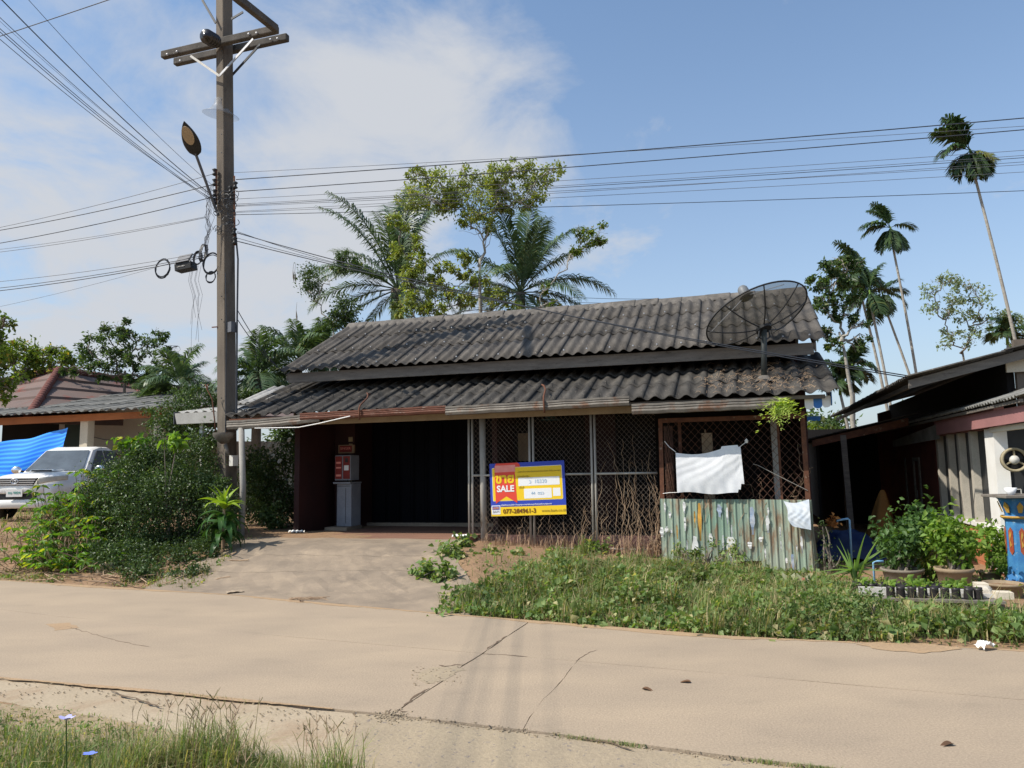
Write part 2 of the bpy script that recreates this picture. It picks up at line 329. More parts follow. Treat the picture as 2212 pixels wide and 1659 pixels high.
def blades(P, h, w, m, name, parent=None, lean=.35, jit=.4, seg=2, base=None, kind=None):
    n = len(P); P = np.asarray(P, float); a = RNG.uniform(0, 2 * PI, n); d = np.stack([np.cos(a), np.sin(a), np.zeros(n)], 1); s = np.stack([-np.sin(a), np.cos(a), np.zeros(n)], 1)
    H = (np.asarray(h) * (1 + RNG.uniform(-jit, jit, n)))[:, None]; ln = (lean * RNG.uniform(.2, 1.6, n))[:, None]; Wd = (w * RNG.uniform(.6, 1.3, n))[:, None]
    up = np.array([0, 0, 1.0]); m1 = P + up * H * .55 + d * H * ln * .3; t = P + up * H * (1 - ln * .35) + d * H * ln
    V = np.stack([P - s * Wd, P + s * Wd, m1 + s * Wd * .8, m1 - s * Wd * .8, t], 1).reshape(-1, 3); i = np.arange(n)[:, None] * 5
    F = np.concatenate([i + [0, 1, 2], i + [0, 2, 3], i + [3, 2, 4]], 1).reshape(-1, 3)
    o = obj(name, npmesh(name, V, F, m), parent)
    if kind: o['kind'] = kind
    return o
def wobble(p0, p1, n, amp, rs=random):
    p0, p1 = np.array(p0, float), np.array(p1, float); off = np.zeros(3); pts = []
    for i in range(n + 1):
        t = i / n; off = off * .7 + np.array([rs.gauss(0, amp) for _ in range(3)]); k = math.sin(PI * min(1, t * 1.2)) if i else 0
        pts.append(p0 * (1 - t) + p1 * t + off * (1 if i else 0))
    return pts
def text(body, size, m, parent, loc, rot=(PI / 2, 0, 0), align='CENTER', sx=1.0, bold=0.0, name='lettering'):
    c = bpy.data.curves.new(name, 'FONT'); c.body = body; c.size = size; c.align_x = align; c.align_y = 'CENTER'; c.offset = bold; c.extrude = .0008; c.resolution_u = 3
    c.materials.append(m); o = obj(name, c, parent, loc, rot); bpy.context.view_layer.update()
    me = bpy.data.meshes.new_from_object(o.evaluated_get(bpy.context.evaluated_depsgraph_get())); bpy.data.objects.remove(o); me.name = name
    return obj(name, me, parent, loc, rot)

# ------------------------------------------------------------------ ground and road
def gline(pts, ext=60):
    P = [gz(x, y, 0)[:2] for x, y in pts]
    xs = [p[0] for p in P]; ys = [p[1] for p in P]
    sl0 = -.43; sl1 = -.37
    return [xs[0] - ext] + xs + [xs[-1] + ext], [ys[0] - sl0 * ext] + ys + [ys[-1] + sl1 * ext]
LF = gline([(-160, 1247), (0, 1253), (500, 1285), (950, 1325), (1580, 1375), (2212, 1405)])
LM = gline([(0, 1316), (132, 1332), (813, 1392), (1518, 1451), (1894, 1484), (2212, 1512)])
LN = gline([(0, 1464), (325, 1491), (851, 1545), (1220, 1588), (1518, 1628), (1785, 1659)])
def yfar(x): return np.interp(x, *LF)
def ynear(x): return np.interp(x, *LN)
def ymid(x): return np.interp(x, *LM)
def hsh(x, y):
    return .5 * np.sin(x * 1.7 + 1.3 * np.sin(y * .9)) * np.sin(y * 2.1 + x * .6) + .3 * np.sin(x * 4.3 + y * 3.1) * np.sin(y * 5.2 - x * 1.1) + .2 * np.sin(x * 9.1 - y * 7.7)
def zt(x, y):
    x = np.asarray(x, float); y = np.asarray(y, float); d = (y - yfar(x)) * .92
    Am = np.interp(x, [-30, -9, -5, -3, -.5, 1, 3.0, 5, 8, 30], [.6, .56, .50, .45, .37, .24, .05, -.04, 0, .1])
    q = np.clip(d / 3.4, 0, 1); z = Am * q * q * (3 - 2 * q) + .035 * hsh(x, y) * np.clip(d / .8, 0, 1)
    road = -.06 + 0 * x
    dn = ynear(x) - y; shoulder = np.where((dn > 0) & (x < -.7), -.02 + .012 * hsh(x, y), -.06)
    return np.where(d > 0, np.maximum(z - .02, -.06), np.where(dn > 0, shoulder, road))
xs = np.unique(np.concatenate([np.linspace(-500, -40, 12), np.linspace(-40, -12, 30), np.linspace(-12, 10, 150), np.linspace(10, 40, 25), np.linspace(40, 500, 12)]))
ys = np.unique(np.concatenate([np.linspace(-120, -6, 12), np.linspace(-6, 3, 20), np.linspace(3, 17, 130), np.linspace(17, 50, 25), np.linspace(50, 900, 14)]))
X, Y = np.meshgrid(xs, ys); Z = zt(X, Y); w = len(xs)
idx = (np.arange(len(ys) - 1)[:, None] * w + np.arange(w - 1)[None, :]).ravel()
g = obj('ground', npmesh('ground', np.stack([X, Y, Z], -1).reshape(-1, 3), np.stack([idx, idx + 1, idx + w + 1, idx + w], 1), M['soil']))
g['kind'] = 'structure'; g['label'] = 'dry orange soil verge and yard beside the concrete road'

road = thing('road', 'pale dusty concrete village road with cracked slab joints', None, kind='structure')
def xat(line, frac): pass
JT = [gz(*p, 0)[:2] for p in [(1154, 1336), (1097, 1374), (1042, 1412), (1001, 1437), (950, 1476), (870, 1527), (845, 1546)]]
J2 = [gz(*p, 0)[:2] for p in [(1247, 1429), (1232, 1446), (1205, 1480), (1170, 1515), (1141, 1556), (1130, 1577)]]
def jx(J, y): ys_ = [p[1] for p in J][::-1]; xs_ = [p[0] for p in J][::-1]; return float(np.interp(y, ys_, xs_))
def slab(name, top, bot, m, parent=None, z=0.0, th=.09):
    """slab between two edges, each a list of 2D points from left to right"""
    pts = [(p[0], p[1], z) for p in top] + [(p[0], p[1], z) for p in bot[::-1]]
    mb = MB().poly(pts, (0, 0, -th)); return part(name, mb, m, parent)
def edge(fn, x0, x1, dy, amp=.006, seed=0):
    r = random.Random(seed); n = max(2, int(abs(x1 - x0) / (.12 if abs(x1 - x0) < 20 else .6)))
    return [(x0 + (x1 - x0) * i / n, float(fn(x0 + (x1 - x0) * i / n)) + dy + r.gauss(0, amp) * (1 if 0 < i < n else 0)) for i in range(n + 1)]
def nearj(J, side, gap):
    return [(p[0] + side * (gap + random.uniform(0, .008)), p[1]) for p in J]
yj = lambda J, fn: min(((abs(fn(jx(J, y)) - y), y) for y in np.linspace(3.8, 9, 400)))[1]
gp = .007
yt, ym_, yn_ = yj(JT, yfar), yj(JT, ymid), yj(JT, ynear)
xt, xm, xn = jx(JT, yt), jx(JT, ym_), jx(JT, yn_)
def jpts(J, y0, y1, side):   # joint run from y0 down to y1
    return [(jx(J, y) + side * gp + random.gauss(0, .004), y) for y in np.linspace(y0, y1, 14)[1:-1]]
def strip(name, xa0, xa1, xb0, xb1, fa, fb, right=None, left=None, m=None, seed=0, da=-.004, db=.004):
    top = edge(fa, xa0, xa1, da, .004, seed); bot = edge(fb, xb0, xb1, db, .004, seed + 50)
    pts = top + (right or []) + bot[::-1] + (left or [])
    mb = MB().poly([(p[0], p[1], 0.0) for p in pts], (0, 0, -.09)); return part(name, mb, m or M['conc'], road)
strip('slab', -60, xt - gp, -60, xm - gp, yfar, ymid, right=jpts(JT, yt, ym_, -1), seed=1)
strip('slab', xt + gp, 50, xm + gp, 50, yfar, ymid, left=jpts(JT, ym_, yt, 1), seed=2)
strip('slab', -60, xm - gp, -60, xn - gp, ymid, ynear, right=jpts(JT, ym_, yn_, -1), seed=3, db=.01)
ya, yb = yj(J2, ymid), yj(J2, ynear); xa, xb = jx(J2, ya), jx(J2, yb)
gp = .0012
l2 = jpts(J2, ya, yb, -1); r2 = jpts(J2, yb, ya, 1); gp = .007
strip('slab', xm + gp, xa - .003, xn + gp, xb - .003, ymid, ynear, right=l2, left=jpts(JT, yn_, ym_, 1), seed=4, db=.014)
strip('slab', xa + .003, 50, xb + .003, 50, ymid, ynear, left=r2, seed=5, db=.014)
# rough apron on the near side, dusty shoulder at left
ap = edge(ynear, xn - .25, 1.75, -.016, .010, 9) + [(1.9, 3.55), (2.05, 3.2), (2.1, 2.2), (2.1, -8), (-1.3, -8), (-1.2, 2.0), (-1.0, 3.0), (-.95, 4.2)]
ap_ob = part('apron_slab', MB().poly([(a, b, -.008) for a, b in ap], (0, 0, -.08)), M['conc_rough'], road)
ap2 = edge(ynear, 1.78, 40, -.03, .012, 10) + [(40, -12), (2.14, -12), (2.14, 2.2), (2.09, 3.2), (1.94, 3.55)]
part('apron_slab', MB().poly([(a, b, -.012) for a, b in ap2], (0, 0, -.08)), M['conc'], road)
sh = edge(ynear, -14, xn - .28, -.008, .010, 11) + [(xn - .15, 5.0), (-.85, 4.2), (-.9, 3.0), (-1.5, 3.7), (-2.0, 4.35), (-2.7, 5.0), (-3.6, 5.6), (-5, 6.2), (-14, 10.2)]
part('dusty_shoulder', MB().poly([(a, b, -.0135) for a, b in sh], (0, 0, -.06)), mat('dusty_pale_concrete', (.41, .33, .235), (.34, .27, .185), 1.0, (1, 1, 1), .95, 0, .5, 60, (.30, .21, .135), .5, .7, 2.2), road)
rg0 = random.Random(31)
def dirt(name, x0, x1, fn, wmin, wmax, z=.0035, sgn=1):
    xs_ = np.arange(x0, x1, .05); off = 0; top, bot = [], []
    for x in xs_:
        off = off * .85 + rg0.gauss(0, .25); w_ = wmin + (wmax - wmin) * max(0, min(1, .45 + .5 * math.sin(x * 1.3) * math.sin(x * .41 + 1) + off * .35)) + rg0.gauss(0, .006)
        top.append((x, float(fn(x)) + .01 * sgn)); bot.append((x, float(fn(x)) - sgn * max(.01, w_)))
    pts = [(a, b, z) for a, b in top] + [(a, b, z) for a, b in bot[::-1]]
    part(name, MB().poly(pts, (0, 0, -.002)), M['sand'], road)
M['sand'] = mat('drifted_orange_sand', (.40, .275, .165), (.335, .235, .15), 3, (1, 1, 1), .97, 0, .6, 60, (.27, .18, .11), .6, .75, 9, 0, .1, .15)
dirt('drifted_sand', -12, 9, yfar, .02, .16); dirt('drifted_sand', -9, -1.2, ynear, -.0, .07)
M['crackfill'] = mat('dark_crack_soil', (.16, .11, .07), (.11, .08, .055), 6, (1, 1, 1), .97, 0, .5, 60)
def crack(pts, w_, sd, m_='crackfill'):
    rr = random.Random(sd); P = [gz(*p, 0)[:2] for p in pts]; Q = []
    for a, b in zip(P, P[1:]):
        n = max(2, int(np.linalg.norm(b - a) / .05)); Q += [a + (b - a) * i / n + np.array([rr.gauss(0, .007), rr.gauss(0, .007)]) for i in range(n)]
    Q.append(P[-1]); L_1, L_2 = [], []
    for i, q in enumerate(Q):
        d = Q[min(i + 1, len(Q) - 1)] - Q[max(i - 1, 0)]; d = d / max(1e-6, np.linalg.norm(d)); nn = np.array([-d[1], d[0]]); ww = w_ * rr.uniform(.15, 1.2) * (0.15 if i in (0, len(Q) - 1) else 1); L_1.append(q + nn * ww); L_2.append(q - nn * ww)
    part('crack', MB().poly([(p[0], p[1], .0022) for p in L_1 + L_2[::-1]], (0, 0, -.001)), M[m_], road)
for k, (pts, w_) in enumerate((([(1001, 1437), (985, 1436), (962, 1440), (948, 1437)], .012), ([(845, 1546), (862, 1534), (880, 1538)], .012), ([(851, 1545), (838, 1540), (845, 1532)], .014), ([(1096, 1374), (1075, 1386), (1052, 1402)], .010),
        ([(235, 1490), (262, 1502), (300, 1512), (352, 1528)], .010), ([(1042, 1412), (1085, 1414), (1140, 1419)], .006), ([(870, 1527), (905, 1500), (928, 1487)], .012), ([(1245, 1429), (1262, 1415), (1290, 1404)], .004), ([(320, 1398), (250, 1384), (140, 1352)], .004), ([(1220, 1590), (1262, 1598), (1310, 1602), (1370, 1622)], .008))): crack(pts, w_, k)
def patch(pts, m_, z, sd, nm):
    rr = random.Random(sd); P = [gz(*p, 0)[:2] for p in pts]; Q = []
    for a, b in zip(P, P[1:] + P[:1]): Q += [a + (b - a) * i / 5 + np.array([rr.gauss(0, .015), rr.gauss(0, .012)]) for i in range(5)]
    part(nm, MB().poly([(q[0], q[1], z) for q in Q], (0, 0, -.001)), m_, road)
patch([(905, 1452), (930, 1442), (985, 1440), (1000, 1448), (960, 1470), (925, 1478), (900, 1466)], M['conc_rough'], .0018, 5, 'worn_patch')
patch([(100, 1348), (150, 1346), (172, 1356), (120, 1362)], M['sand'], .0018, 6, 'worn_patch'); patch([(1850, 1392), (1930, 1384), (2010, 1392), (2080, 1402), (2000, 1412), (1900, 1404)], M['sand'], .0045, 7, 'sand_patch')
# broken edge chips and pebbles along the cracks
mb = MB(); r = random.Random(4)
for i in range(1400):
    k = r.random()
    if k > .95: q_ = gz(r.uniform(890, 1000), r.uniform(1436, 1482), 0); x, y = q_[0], q_[1]
    elif k < .3: x = r.uniform(-1, 2.4); y = float(ynear(x)) - .02 + r.gauss(0, .02)
    elif k < .42: t = r.random(); x, y = JT[-1][0] + r.gauss(0, .06), JT[-1][1] + r.gauss(0, .05)
    elif k < .75: x = r.uniform(-8, 5); y = float(yfar(x)) + abs(r.gauss(.05, .12))
    else: x = r.uniform(-4, -1); y = float(ynear(x)) - abs(r.gauss(.1, .3))
    s = r.uniform(.003, .011); z = max(float(zt(x, y)), (-.008 if y < ynear(x) else 0) if y < yfar(x) else -9)
    mb.box((x, y, z + s * .3), (s * r.uniform(.7, 1.5), s, s * .7), r.uniform(0, 3))
tag(part('gravel', mb, M['conc_rough']), 'small stones and broken chips along the road cracks and edges', 'gravel', kind='stuff')

# driveway: own sheet, flares towards the road, joints across it
dw = thing('driveway', 'cracked concrete driveway sloping from the dark garage bay to the road', None, kind='structure')
def dz(u, v):
    p = W(u, v); q = float(zt(p[0], p[1])); t = max(0, min(1, (v + 2.0) / 1.4)); return max(q + .03, .012) * (1 - t) + t * .43 if v < -.6 else .43
def dside(v):
    t = (-.6 - v) / 2.6; t = max(0, min(1.3, t)); return -5.65 + .5 * t + .08 * math.sin(t * 5), -1.35 + .28 * t + max(0, t - .45) * 1.3
vr = [-.615, -1.25, -1.262, -2.0, -2.012, -2.75, -2.762, -4.6]
for k in range(0, 8, 2):
    def fn(a, b, k=k):
        v = vr[k] * (1 - b) + vr[k + 1] * b; l, rr_ = dside(v)
        if k == 6: # last bay follows the road edge
            pass
        u = l + (rr_ - l) * a; p = W(u, v)
        yf = float(yfar(p[0])) + .012
        if p[1] < yf: p = np.array([p[0], yf, 0]);
        z = dz(u, v) + .004 * math.sin(u * 5 + v * 7); return (p[0], p[1], max(.006, z) if p[1] > yf + .01 else .004)
    part('drive_slab', MB().grid(fn, 26, 6, (0, 0, .08)), M['drive'], dw)

# ------------------------------------------------------------------ main house
house = hthing('shophouse', 'low abandoned shophouse with two tiers of dark corrugated cement roofing and shaded maroon walls', 'house')
SHEETS = {}
def sheet_mesh(pitch, waves, amp, L, key, m, thick=.008):
    k = (pitch, waves, amp, round(L, 3), key)
    if k not in SHEETS:
        wd = pitch * (waves + .32)
        SHEETS[k] = MB().grid(lambda a, b: (a * wd, b * L, amp * math.cos(2 * PI * (a * wd / pitch - .08))), int(waves * 8 + 2), 2, (0, 0, thick)).mesh('roof_sheet', m, True)
    return SHEETS[k]
def sheets(parent, u0, u1, v0, z0, v1, z1, rows, pitch, waves, amp, m, name='roof_sheet', jit=.006, skip=(), mats=None, tilt=.024):
    sl = math.hypot(v1 - v0, z1 - z0); th = math.atan2(z1 - z0, v1 - v0); Lr = sl / rows; n = max(1, round((u1 - u0) / (pitch * waves))); pitch = (u1 - u0) / n / waves
    r = random.Random(int(abs(u0 * 100)) + rows)
    for j in range(rows):
        for i in range(n):
            if (i, j) in skip: continue
            me = sheet_mesh(pitch, waves, amp, Lr + .13, 'a', m)
            s = j * Lr - (.02 if j == 0 else 0) + r.gauss(0, jit)
            o = obj(name, me, parent, (u0 + i * pitch * waves + r.gauss(0, jit * .25), v0 + s * math.cos(th), z0 + s * math.sin(th) + .012 + r.uniform(0, jit)),
                    (th - .012 + r.gauss(0, .002), -tilt + r.gauss(0, .004), r.gauss(0, .002)))
            if mats and (i, j) in mats:
                o.data = me.copy(); o.data.materials.clear(); o.data.materials.append(mats[(i, j)])
lower = part('lower_roof', MB().b2((-6.2, -.40, 2.575), (4.34, -.32, 2.63)).b2((-6.2, .6, 2.95), (4.34, .67, 3.03)).b2((-6.2, 1.55, 3.31), (4.34, 1.62, 3.38)), M['fascia'], house)
th_l = math.atan2(.86, 2.32)
sheets(lower, -6.255, 4.468, -.52, 2.66, 1.8, 3.52, 3, .24, 2, .031, M['roof2'])
upper = part('upper_roof', MB().b2((-5.77, .82, 3.415), (4.34, .87, 3.615)).b2((-5.7, 3.55, 4.88), (4.34, 3.6, 5.03)), M['fascia'], house)
sheets(upper, -5.885, 4.463, .7, 3.647, 3.62, 5.115, 3, .205, 2, .026, M['roof'], tilt=.012)
# rear slope (seen only from elsewhere) and barge boards
back = obj('rear_roof', MB().grid(lambda a, b: (-5.88 + 10.34 * a, 3.62 + 3.0 * b, 5.135 - 1.5 * b + .022 * math.cos(2 * PI * a * 49)), 392, 1, (0, 0, .01)).mesh('rear_roof', M['roof'], True), house)
for u in (-5.81, 4.35):
    part('barge_board', MB().poly([(u, .82, 3.46), (u, .82, 3.61), (u, 3.6, 5.05), (u, 6.5, 3.58), (u, 6.5, 3.44), (u, 3.6, 4.88)], (.03, 0, 0)), M['fascia'], house)
# ridge capping, one piece after another
r = random.Random(3)
cap = MB().grid(lambda a, b: (a * .515, (b - .5) * .36, .058 - abs(b - .5) ** 1.3 * .36 * 1.2 + (.014 * math.cos(2 * PI * a * .5 / .205) * (abs(b - .5) * 2) ** 2)), 14, 8, (0, 0, .012)).mesh('ridge_cap', M['ridge'], True)
for i in range(21):
    o = obj('ridge_cap', cap, house, (-5.92 + i * .497, 3.62, 5.13 + r.uniform(-.006, .012)), (r.gauss(0, .01), r.gauss(-.012, .008), r.gauss(0, .01)))
# roof screws on the upper sheets
mb = MB()
for j in range(3):
    for i in range(49):
        if (i + j) % 2: continue
        s = .10 + j * 1.09; th = math.atan2(1.445, 2.92)
        p = (-5.865 + i * .211 + .016, .7 + s * math.cos(th) - .02, 3.647 + s * math.sin(th) + .055)
        mb.lathe([(.0, .012), (.013, .008), (.016, -.014)], 6, p)
part('roof_screw', mb, M['galv'], house, kind='stuff')
mb = MB()
for j in range(3):
    for i in range(43):
        if (i * 7 + j * 3) % 3 == 0: continue
        s = .16 + j * .82; p = (-6.2 + i * .2437 + .02, -.52 + s * math.cos(th_l), 2.66 + s * math.sin(th_l) + .03); mb.tube([p, (p[0], p[1], p[2] + .055)], .006, 4)
part('roof_hook', mb, M['black'], house, kind='stuff')
# walls
part('floor', MB().b2((-5.65, -.60, .2), (-1.45, 2.4, .432)), M['floor'], house)
part('threshold', MB().b2((-4.85, 2.02, .432), (-1.5, 2.18, .50)), M['drive'], house)
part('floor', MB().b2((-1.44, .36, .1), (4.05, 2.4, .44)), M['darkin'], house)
part('plinth', MB().b2((-1.40, .22, .10), (1.75, .357, .43)), M['plinth'], house)
part('side_wall', MB().b2((-5.14, .12, .30), (-5.03, 1.45, 2.78)), M['maroon'], house)
part('front_wall', MB().b2((-5.14, 1.46, .30), (-4.58, 1.58, 3.1)), M['maroon'], house)
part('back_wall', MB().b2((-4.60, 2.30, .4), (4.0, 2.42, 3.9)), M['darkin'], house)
part('side_wall', MB().b2((-4.68, 1.585, .4), (-4.585, 2.295, 3.1)), M['maroon'], house)
part('gable_wall', MB().poly([(-5.15, 1.60, .3), (-5.15, 1.85, 4.0), (-5.15, 3.6, 4.85), (-5.15, 5.9, 3.7), (-5.15, 5.9, .3)], (.1, 0, 0)), M['maroon'], house)
part('gable_wall', MB().poly([(4.02, .3, .0), (4.02, .3, 2.88), (4.02, 1.4, 3.3), (4.02, 1.7, 3.9), (4.02, 3.6, 4.85), (4.02, 5.9, 3.7), (4.02, 5.9, .0)], (.1, 0, 0)), M['maroon'], house)
part('rear_wall', MB().b2((-4.9, 5.8, .2), (4.0, 5.9, 3.7)), M['maroon'], house)
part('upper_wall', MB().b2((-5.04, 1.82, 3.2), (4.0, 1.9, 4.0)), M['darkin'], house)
part('partition_wall', MB().b2((.15, 2.1, .44), (.75, 2.26, 3.1)), M['maroon'], house)
part('partition_wall', MB().b2((-1.43, 1.0, .44), (-1.33, 2.26, 3.0)), M['maroon'], house)
for i in range(10):   # folding steel door leaves
    w_ = .322
    part('door_leaf', MB().box((-4.42 + i * w_, 2.26, 1.66), (w_ - .012, .02, 2.34)).box((-4.42 + i * w_ - .13, 2.245, 1.66), (.02, .03, 2.34)).box((-4.42 + i * w_ + .1, 2.247, 1.66), (.012, .02, 2.34)), M['darkdoor'], house)
part('door_latch', MB().b2((-1.72, 2.19, 2.05), (-1.60, 2.235, 2.08)), M['galv'], house)
# beams, gutters
part('eave_beam', MB().b2((-4.54, -.22, 2.468), (1.76, -.16, 2.59)), M['beam'], house)
part('eave_beam', MB().b2((-6.14, -.35, 2.488), (-4.44, -.26, 2.60)), M['fascia'], house)
def gutter(name, u0, u1, z0, z1, v, m, d=.15, h=.12, sag=0.0, n=12, parent=house):
    prof = [(0, h), (-.012, h + .008), (-.014, h * .85), (-.004, h * .8), (-.012, h * .6), (-.004, h * .5), (-.014, h * .3), (0, 0), (d, 0), (d, h)]
    def fn(a, b):
        k = b * (len(prof) - 1); i = min(len(prof) - 2, int(k)); t = k - i; x = prof[i][0] * (1 - t) + prof[i + 1][0] * t; y = prof[i][1] * (1 - t) + prof[i + 1][1] * t
        return (u0 + (u1 - u0) * a, v + x, z0 + (z1 - z0) * a + y - sag * math.sin(PI * a) + .004 * math.sin(a * 31))
    return part(name, MB().grid(fn, n, len(prof) - 1, (0, 0, .003)), m, parent)
gutter('gutter', -6.12, -4.16, 2.412, 2.50, -.63, M['gutter'], h=.15, sag=.02)
gutter('gutter', -4.55, -1.71, 2.531, 2.562, -.645, M['gutter_red'], h=.115)
gutter('gutter', -1.72, 1.41, 2.521, 2.567, -.65, M['gutter'], h=.135)
gutter('gutter', 1.447, 3.775, 2.422, 2.438, -.63, M['gutter'], h=.15)
part('loose_strip', MB().tube([(-5.48, -.67, 2.41), (-4.55, -.69, 2.395), (-4.14, -.70, 2.45), (-3.5, -.71, 2.56)], .009, 5), M['white'], house)
part('eave_wall_strip', MB().b2((-6.15, -.53, 2.53), (-4.55, -.50, 2.61)), M['rust'], house)
# hooked iron straps that hold the gutter
for u, z in ((-3.34, 2.5), (.02, 2.5)):
    part('gutter_strap', MB().tube([(u - .16, .05, 3.02), (u - .19, -.02, 3.03), (u - .14, -.08, 3.0), (u - .08, -.22, 2.92), (u - .02, -.60, 2.76), (u, -.685, 2.70), (u + .012, -.69, 2.49)], .016, 6), M['rust'], house, True)
# blue and white scalloped valance under the right gable end
def scallop(): 
    pts = [(0, 0, 0), (0, .125, 0)] + [(0, .125 - .0625 + .0625 * math.cos(t), -.13 - .055 * math.sin(t)) for t in np.linspace(0, PI, 8)]
    return MB().poly(pts, (.012, 0, 0)).mesh('scallop_board', M['white'])
sw = scallop(); sb_ = sw.copy(); sb_.materials.clear(); M['vblue'] = mat('blue_paint', (.05, .20, .55), (.04, .16, .45), 5, rough=.6, fine=.05); sb_.materials.append(M['vblue'])
for k in range(3): obj('scallop_board', sw if k % 2 == 0 else sb_, house, (4.05 + .125 * k, -.30 + .01 * k, 2.59 + .012 * k), (0, 0, -PI / 2), (1, 1, .95))
for k in range(5): obj('scallop_board', sb_, house, (4.12 + .06 * k, 1.3, 2.40), (0, 0, -PI / 2), (1, .5, .45))
for k in range(5): obj('scallop_board', sb_ if k % 2 == 0 else sw, house, (4.43, -.32 + k * .13, 2.67 + k * .047), (0, 0, 0), (1, 1, 1.1))
# left front post, prop and downpipe funnel
pl = hthing('eave_post', 'round grey weathered post under the left end of the eave', 'post', -5.79, -.58, .3)
part('shaft', MB().tube([(0, 0, 0), (.02, .0, 1.0), (-.03, -.02, 2.13)], [.062, .058, .055], 10), M['postw'], pl, True)
fn_ = hthing('rain_funnel', 'old grey tin rain funnel hanging under the left end of the gutter', 'funnel', -6.20, -.60, 2.29)
part('bowl', MB().lathe([(.20, .06), (.20, .0), (.12, -.09), (.05, -.15)], 16), M['gutter'], fn_, True)
part('spout', MB().tube([(.03, 0, -.14), (.07, 0, -.25), (.10, 0, -.36)], .035, 8), M['gutter'], fn_, True)
part('hanger_wire', MB().tube([(-.18, 0, .05), (-.22, 0, .32), (-.30, .02, .72), (-.42, .02, .90), (-.40, .02, 1.0)], .013, 5).tube([(-.40, .02, .86), (-.47, .02, 1.0)], .01, 5), M['rust'], fn_, True)
# two bright replacement sheets on the left end, a roof stub behind
wsheet = hthing('loose_roof_sheets', 'pale bleached corrugated sheets patched over the left end of the roof', 'roofing', -6.78, .6, 3.03)
me = MB().grid(lambda a, b: (a * .5, b * 1.4, .022 * math.cos(2 * PI * a * 2.4)), 20, 2, (0, 0, .008)).mesh('sheet', mat('bleached_cement_sheet', (.42, .41, .39), (.30, .29, .28), 3, rough=.9, bump=.2), True)
for k, (dx, dy, dz_) in enumerate(((0, 0, 0), (.42, .02, .03))): obj('sheet', me, wsheet, (dx, dy, dz_), (.34, -.02, .03))

# ------------------------------------------------------------------ chain link screen
def chainlink(mb, u0, u1, z0, z1, v, pitch, r):
    w_, h_ = u1 - u0, z1 - z0; k = h_ / 1.12
    n = int((w_ + k) / pitch) + 1
    for s in (1, -1):
        for i in range(-1, n + 1):
            # wire line: u = ua + s*(z - z0)/1.12
            ua = (u0 - k + i * pitch) if s > 0 else (u0 + i * pitch)
            t0, t1 = 0.0, h_
            lo, hi = ((u0 - ua) * 1.12 * s, (u1 - ua) * 1.12 * s)
            if lo > hi: lo, hi = hi, lo
            a, b = max(t0, lo), min(t1, hi)
            if b - a < .02: continue
            dv = .0025 * s
            mb.tube([(ua + s * a / 1.12, v + dv, z0 + a), (ua + s * b / 1.12, v + dv, z0 + b)], r, 3, False)
fence = hthing('chain_link_fence', 'rusty diamond mesh screen on pale pipes closing the middle bay, behind the sale sign', 'fence')
mb = MB(); 
for a, b in ((-1.50, -.44), (-.36, .64), (.72, 1.74)): chainlink(mb, a, b, .26, 2.53, 0, .082, .0025)
part('wire_mesh', mb, M['wire'], fence, kind='stuff')
for u, z0 in ((-1.545, .2), (-1.48, .2), (-.43, .3), (-.365, .3), (.655, .18), (.715, .18)):
    part('post', MB().tube([(u, 0, z0), (u + .01, 0, 2.57)], .021, 8), M['pipe'], fence, True)
part('post', MB().tube([(-1.28, .03, .15), (-1.29, .03, 2.5)], .058, 12), M['postw'], fence, True)
for a, b in ((-1.48, -.43), (-.365, .655), (.715, 1.75)):
    part('rail', MB().tube([(a, -.004, 1.48), (b, -.004, 1.48)], .019, 8), M['pipe'], fence, True)
    part('rail', MB().tube([(a, 0, 2.55), (b, 0, 2.55)], .021, 8), M['pipe'], fence, True)
    part('rail', MB().tube([(a, 0, .245), (b, 0, .235)], .019, 8), M['pipe'], fence, True)
part('lintel', MB().b2((-1.56, -.03, 2.575), (1.55, .03, 2.62)), M['beam'], fence)

cage = hthing('rusty_mesh_enclosure', 'rusted iron frame with coarse diamond mesh under the right end of the eave', 'enclosure')
def rpost(u, v, z0, z1, w_, lean=0.0, m='rust'):
    part('post', MB().beam((u + lean, v, z0), (u, v, z1), w_, w_ * 1.1, (0, 1, 0)), M[m], cage)
rpost(1.84, -.10, -.08, 2.36, .065, -.03); rpost(2.13, .05, .3, 2.36, .05); rpost(4.02, -.10, -.05, 2.40, .07, .02); rpost(3.62, .35, .1, 2.4, .12, .02, 'postw'); rpost(3.66, .05, 1.0, 2.36, .035)
part('rail', MB().beam((1.84, -.10, 2.33), (4.02, -.10, 2.33), .05, .07), M['rust'], cage)
part('rail', MB().beam((1.84, -.10, 1.03), (4.02, -.10, 1.03), .03, .03), M['rust'], cage)
mb = MB(); chainlink(mb, 1.88, 3.98, 1.04, 2.30, -.12, .118, .0036); part('wire_mesh', mb, M['wire_rust'], cage, kind='stuff')
mb = MB(); r = random.Random(2)   # mesh rolled up against the left post
for k in range(26):
    t = k / 26 * 2 * PI; x = 1.96 + .06 * math.cos(t); y = -.12 + .05 * math.sin(t)
    mb.tube([(x + .01 * math.sin(z * 23 + k * 2.1), y + .01 * math.cos(z * 19 + k), z) for z in np.linspace(1.02, 2.24, 40)], .0035, 3, False)
for k in range(60):
    z = 1.05 + k * .02; mb.tube([(1.96 + .066 * math.cos(t), -.12 + .055 * math.sin(t), z + .01 * math.sin(t * 2)) for t in np.linspace(PI, 2 * PI, 7)], .003, 3, False)
part('rolled_mesh', mb, M['wire_rust'], cage, kind='stuff')
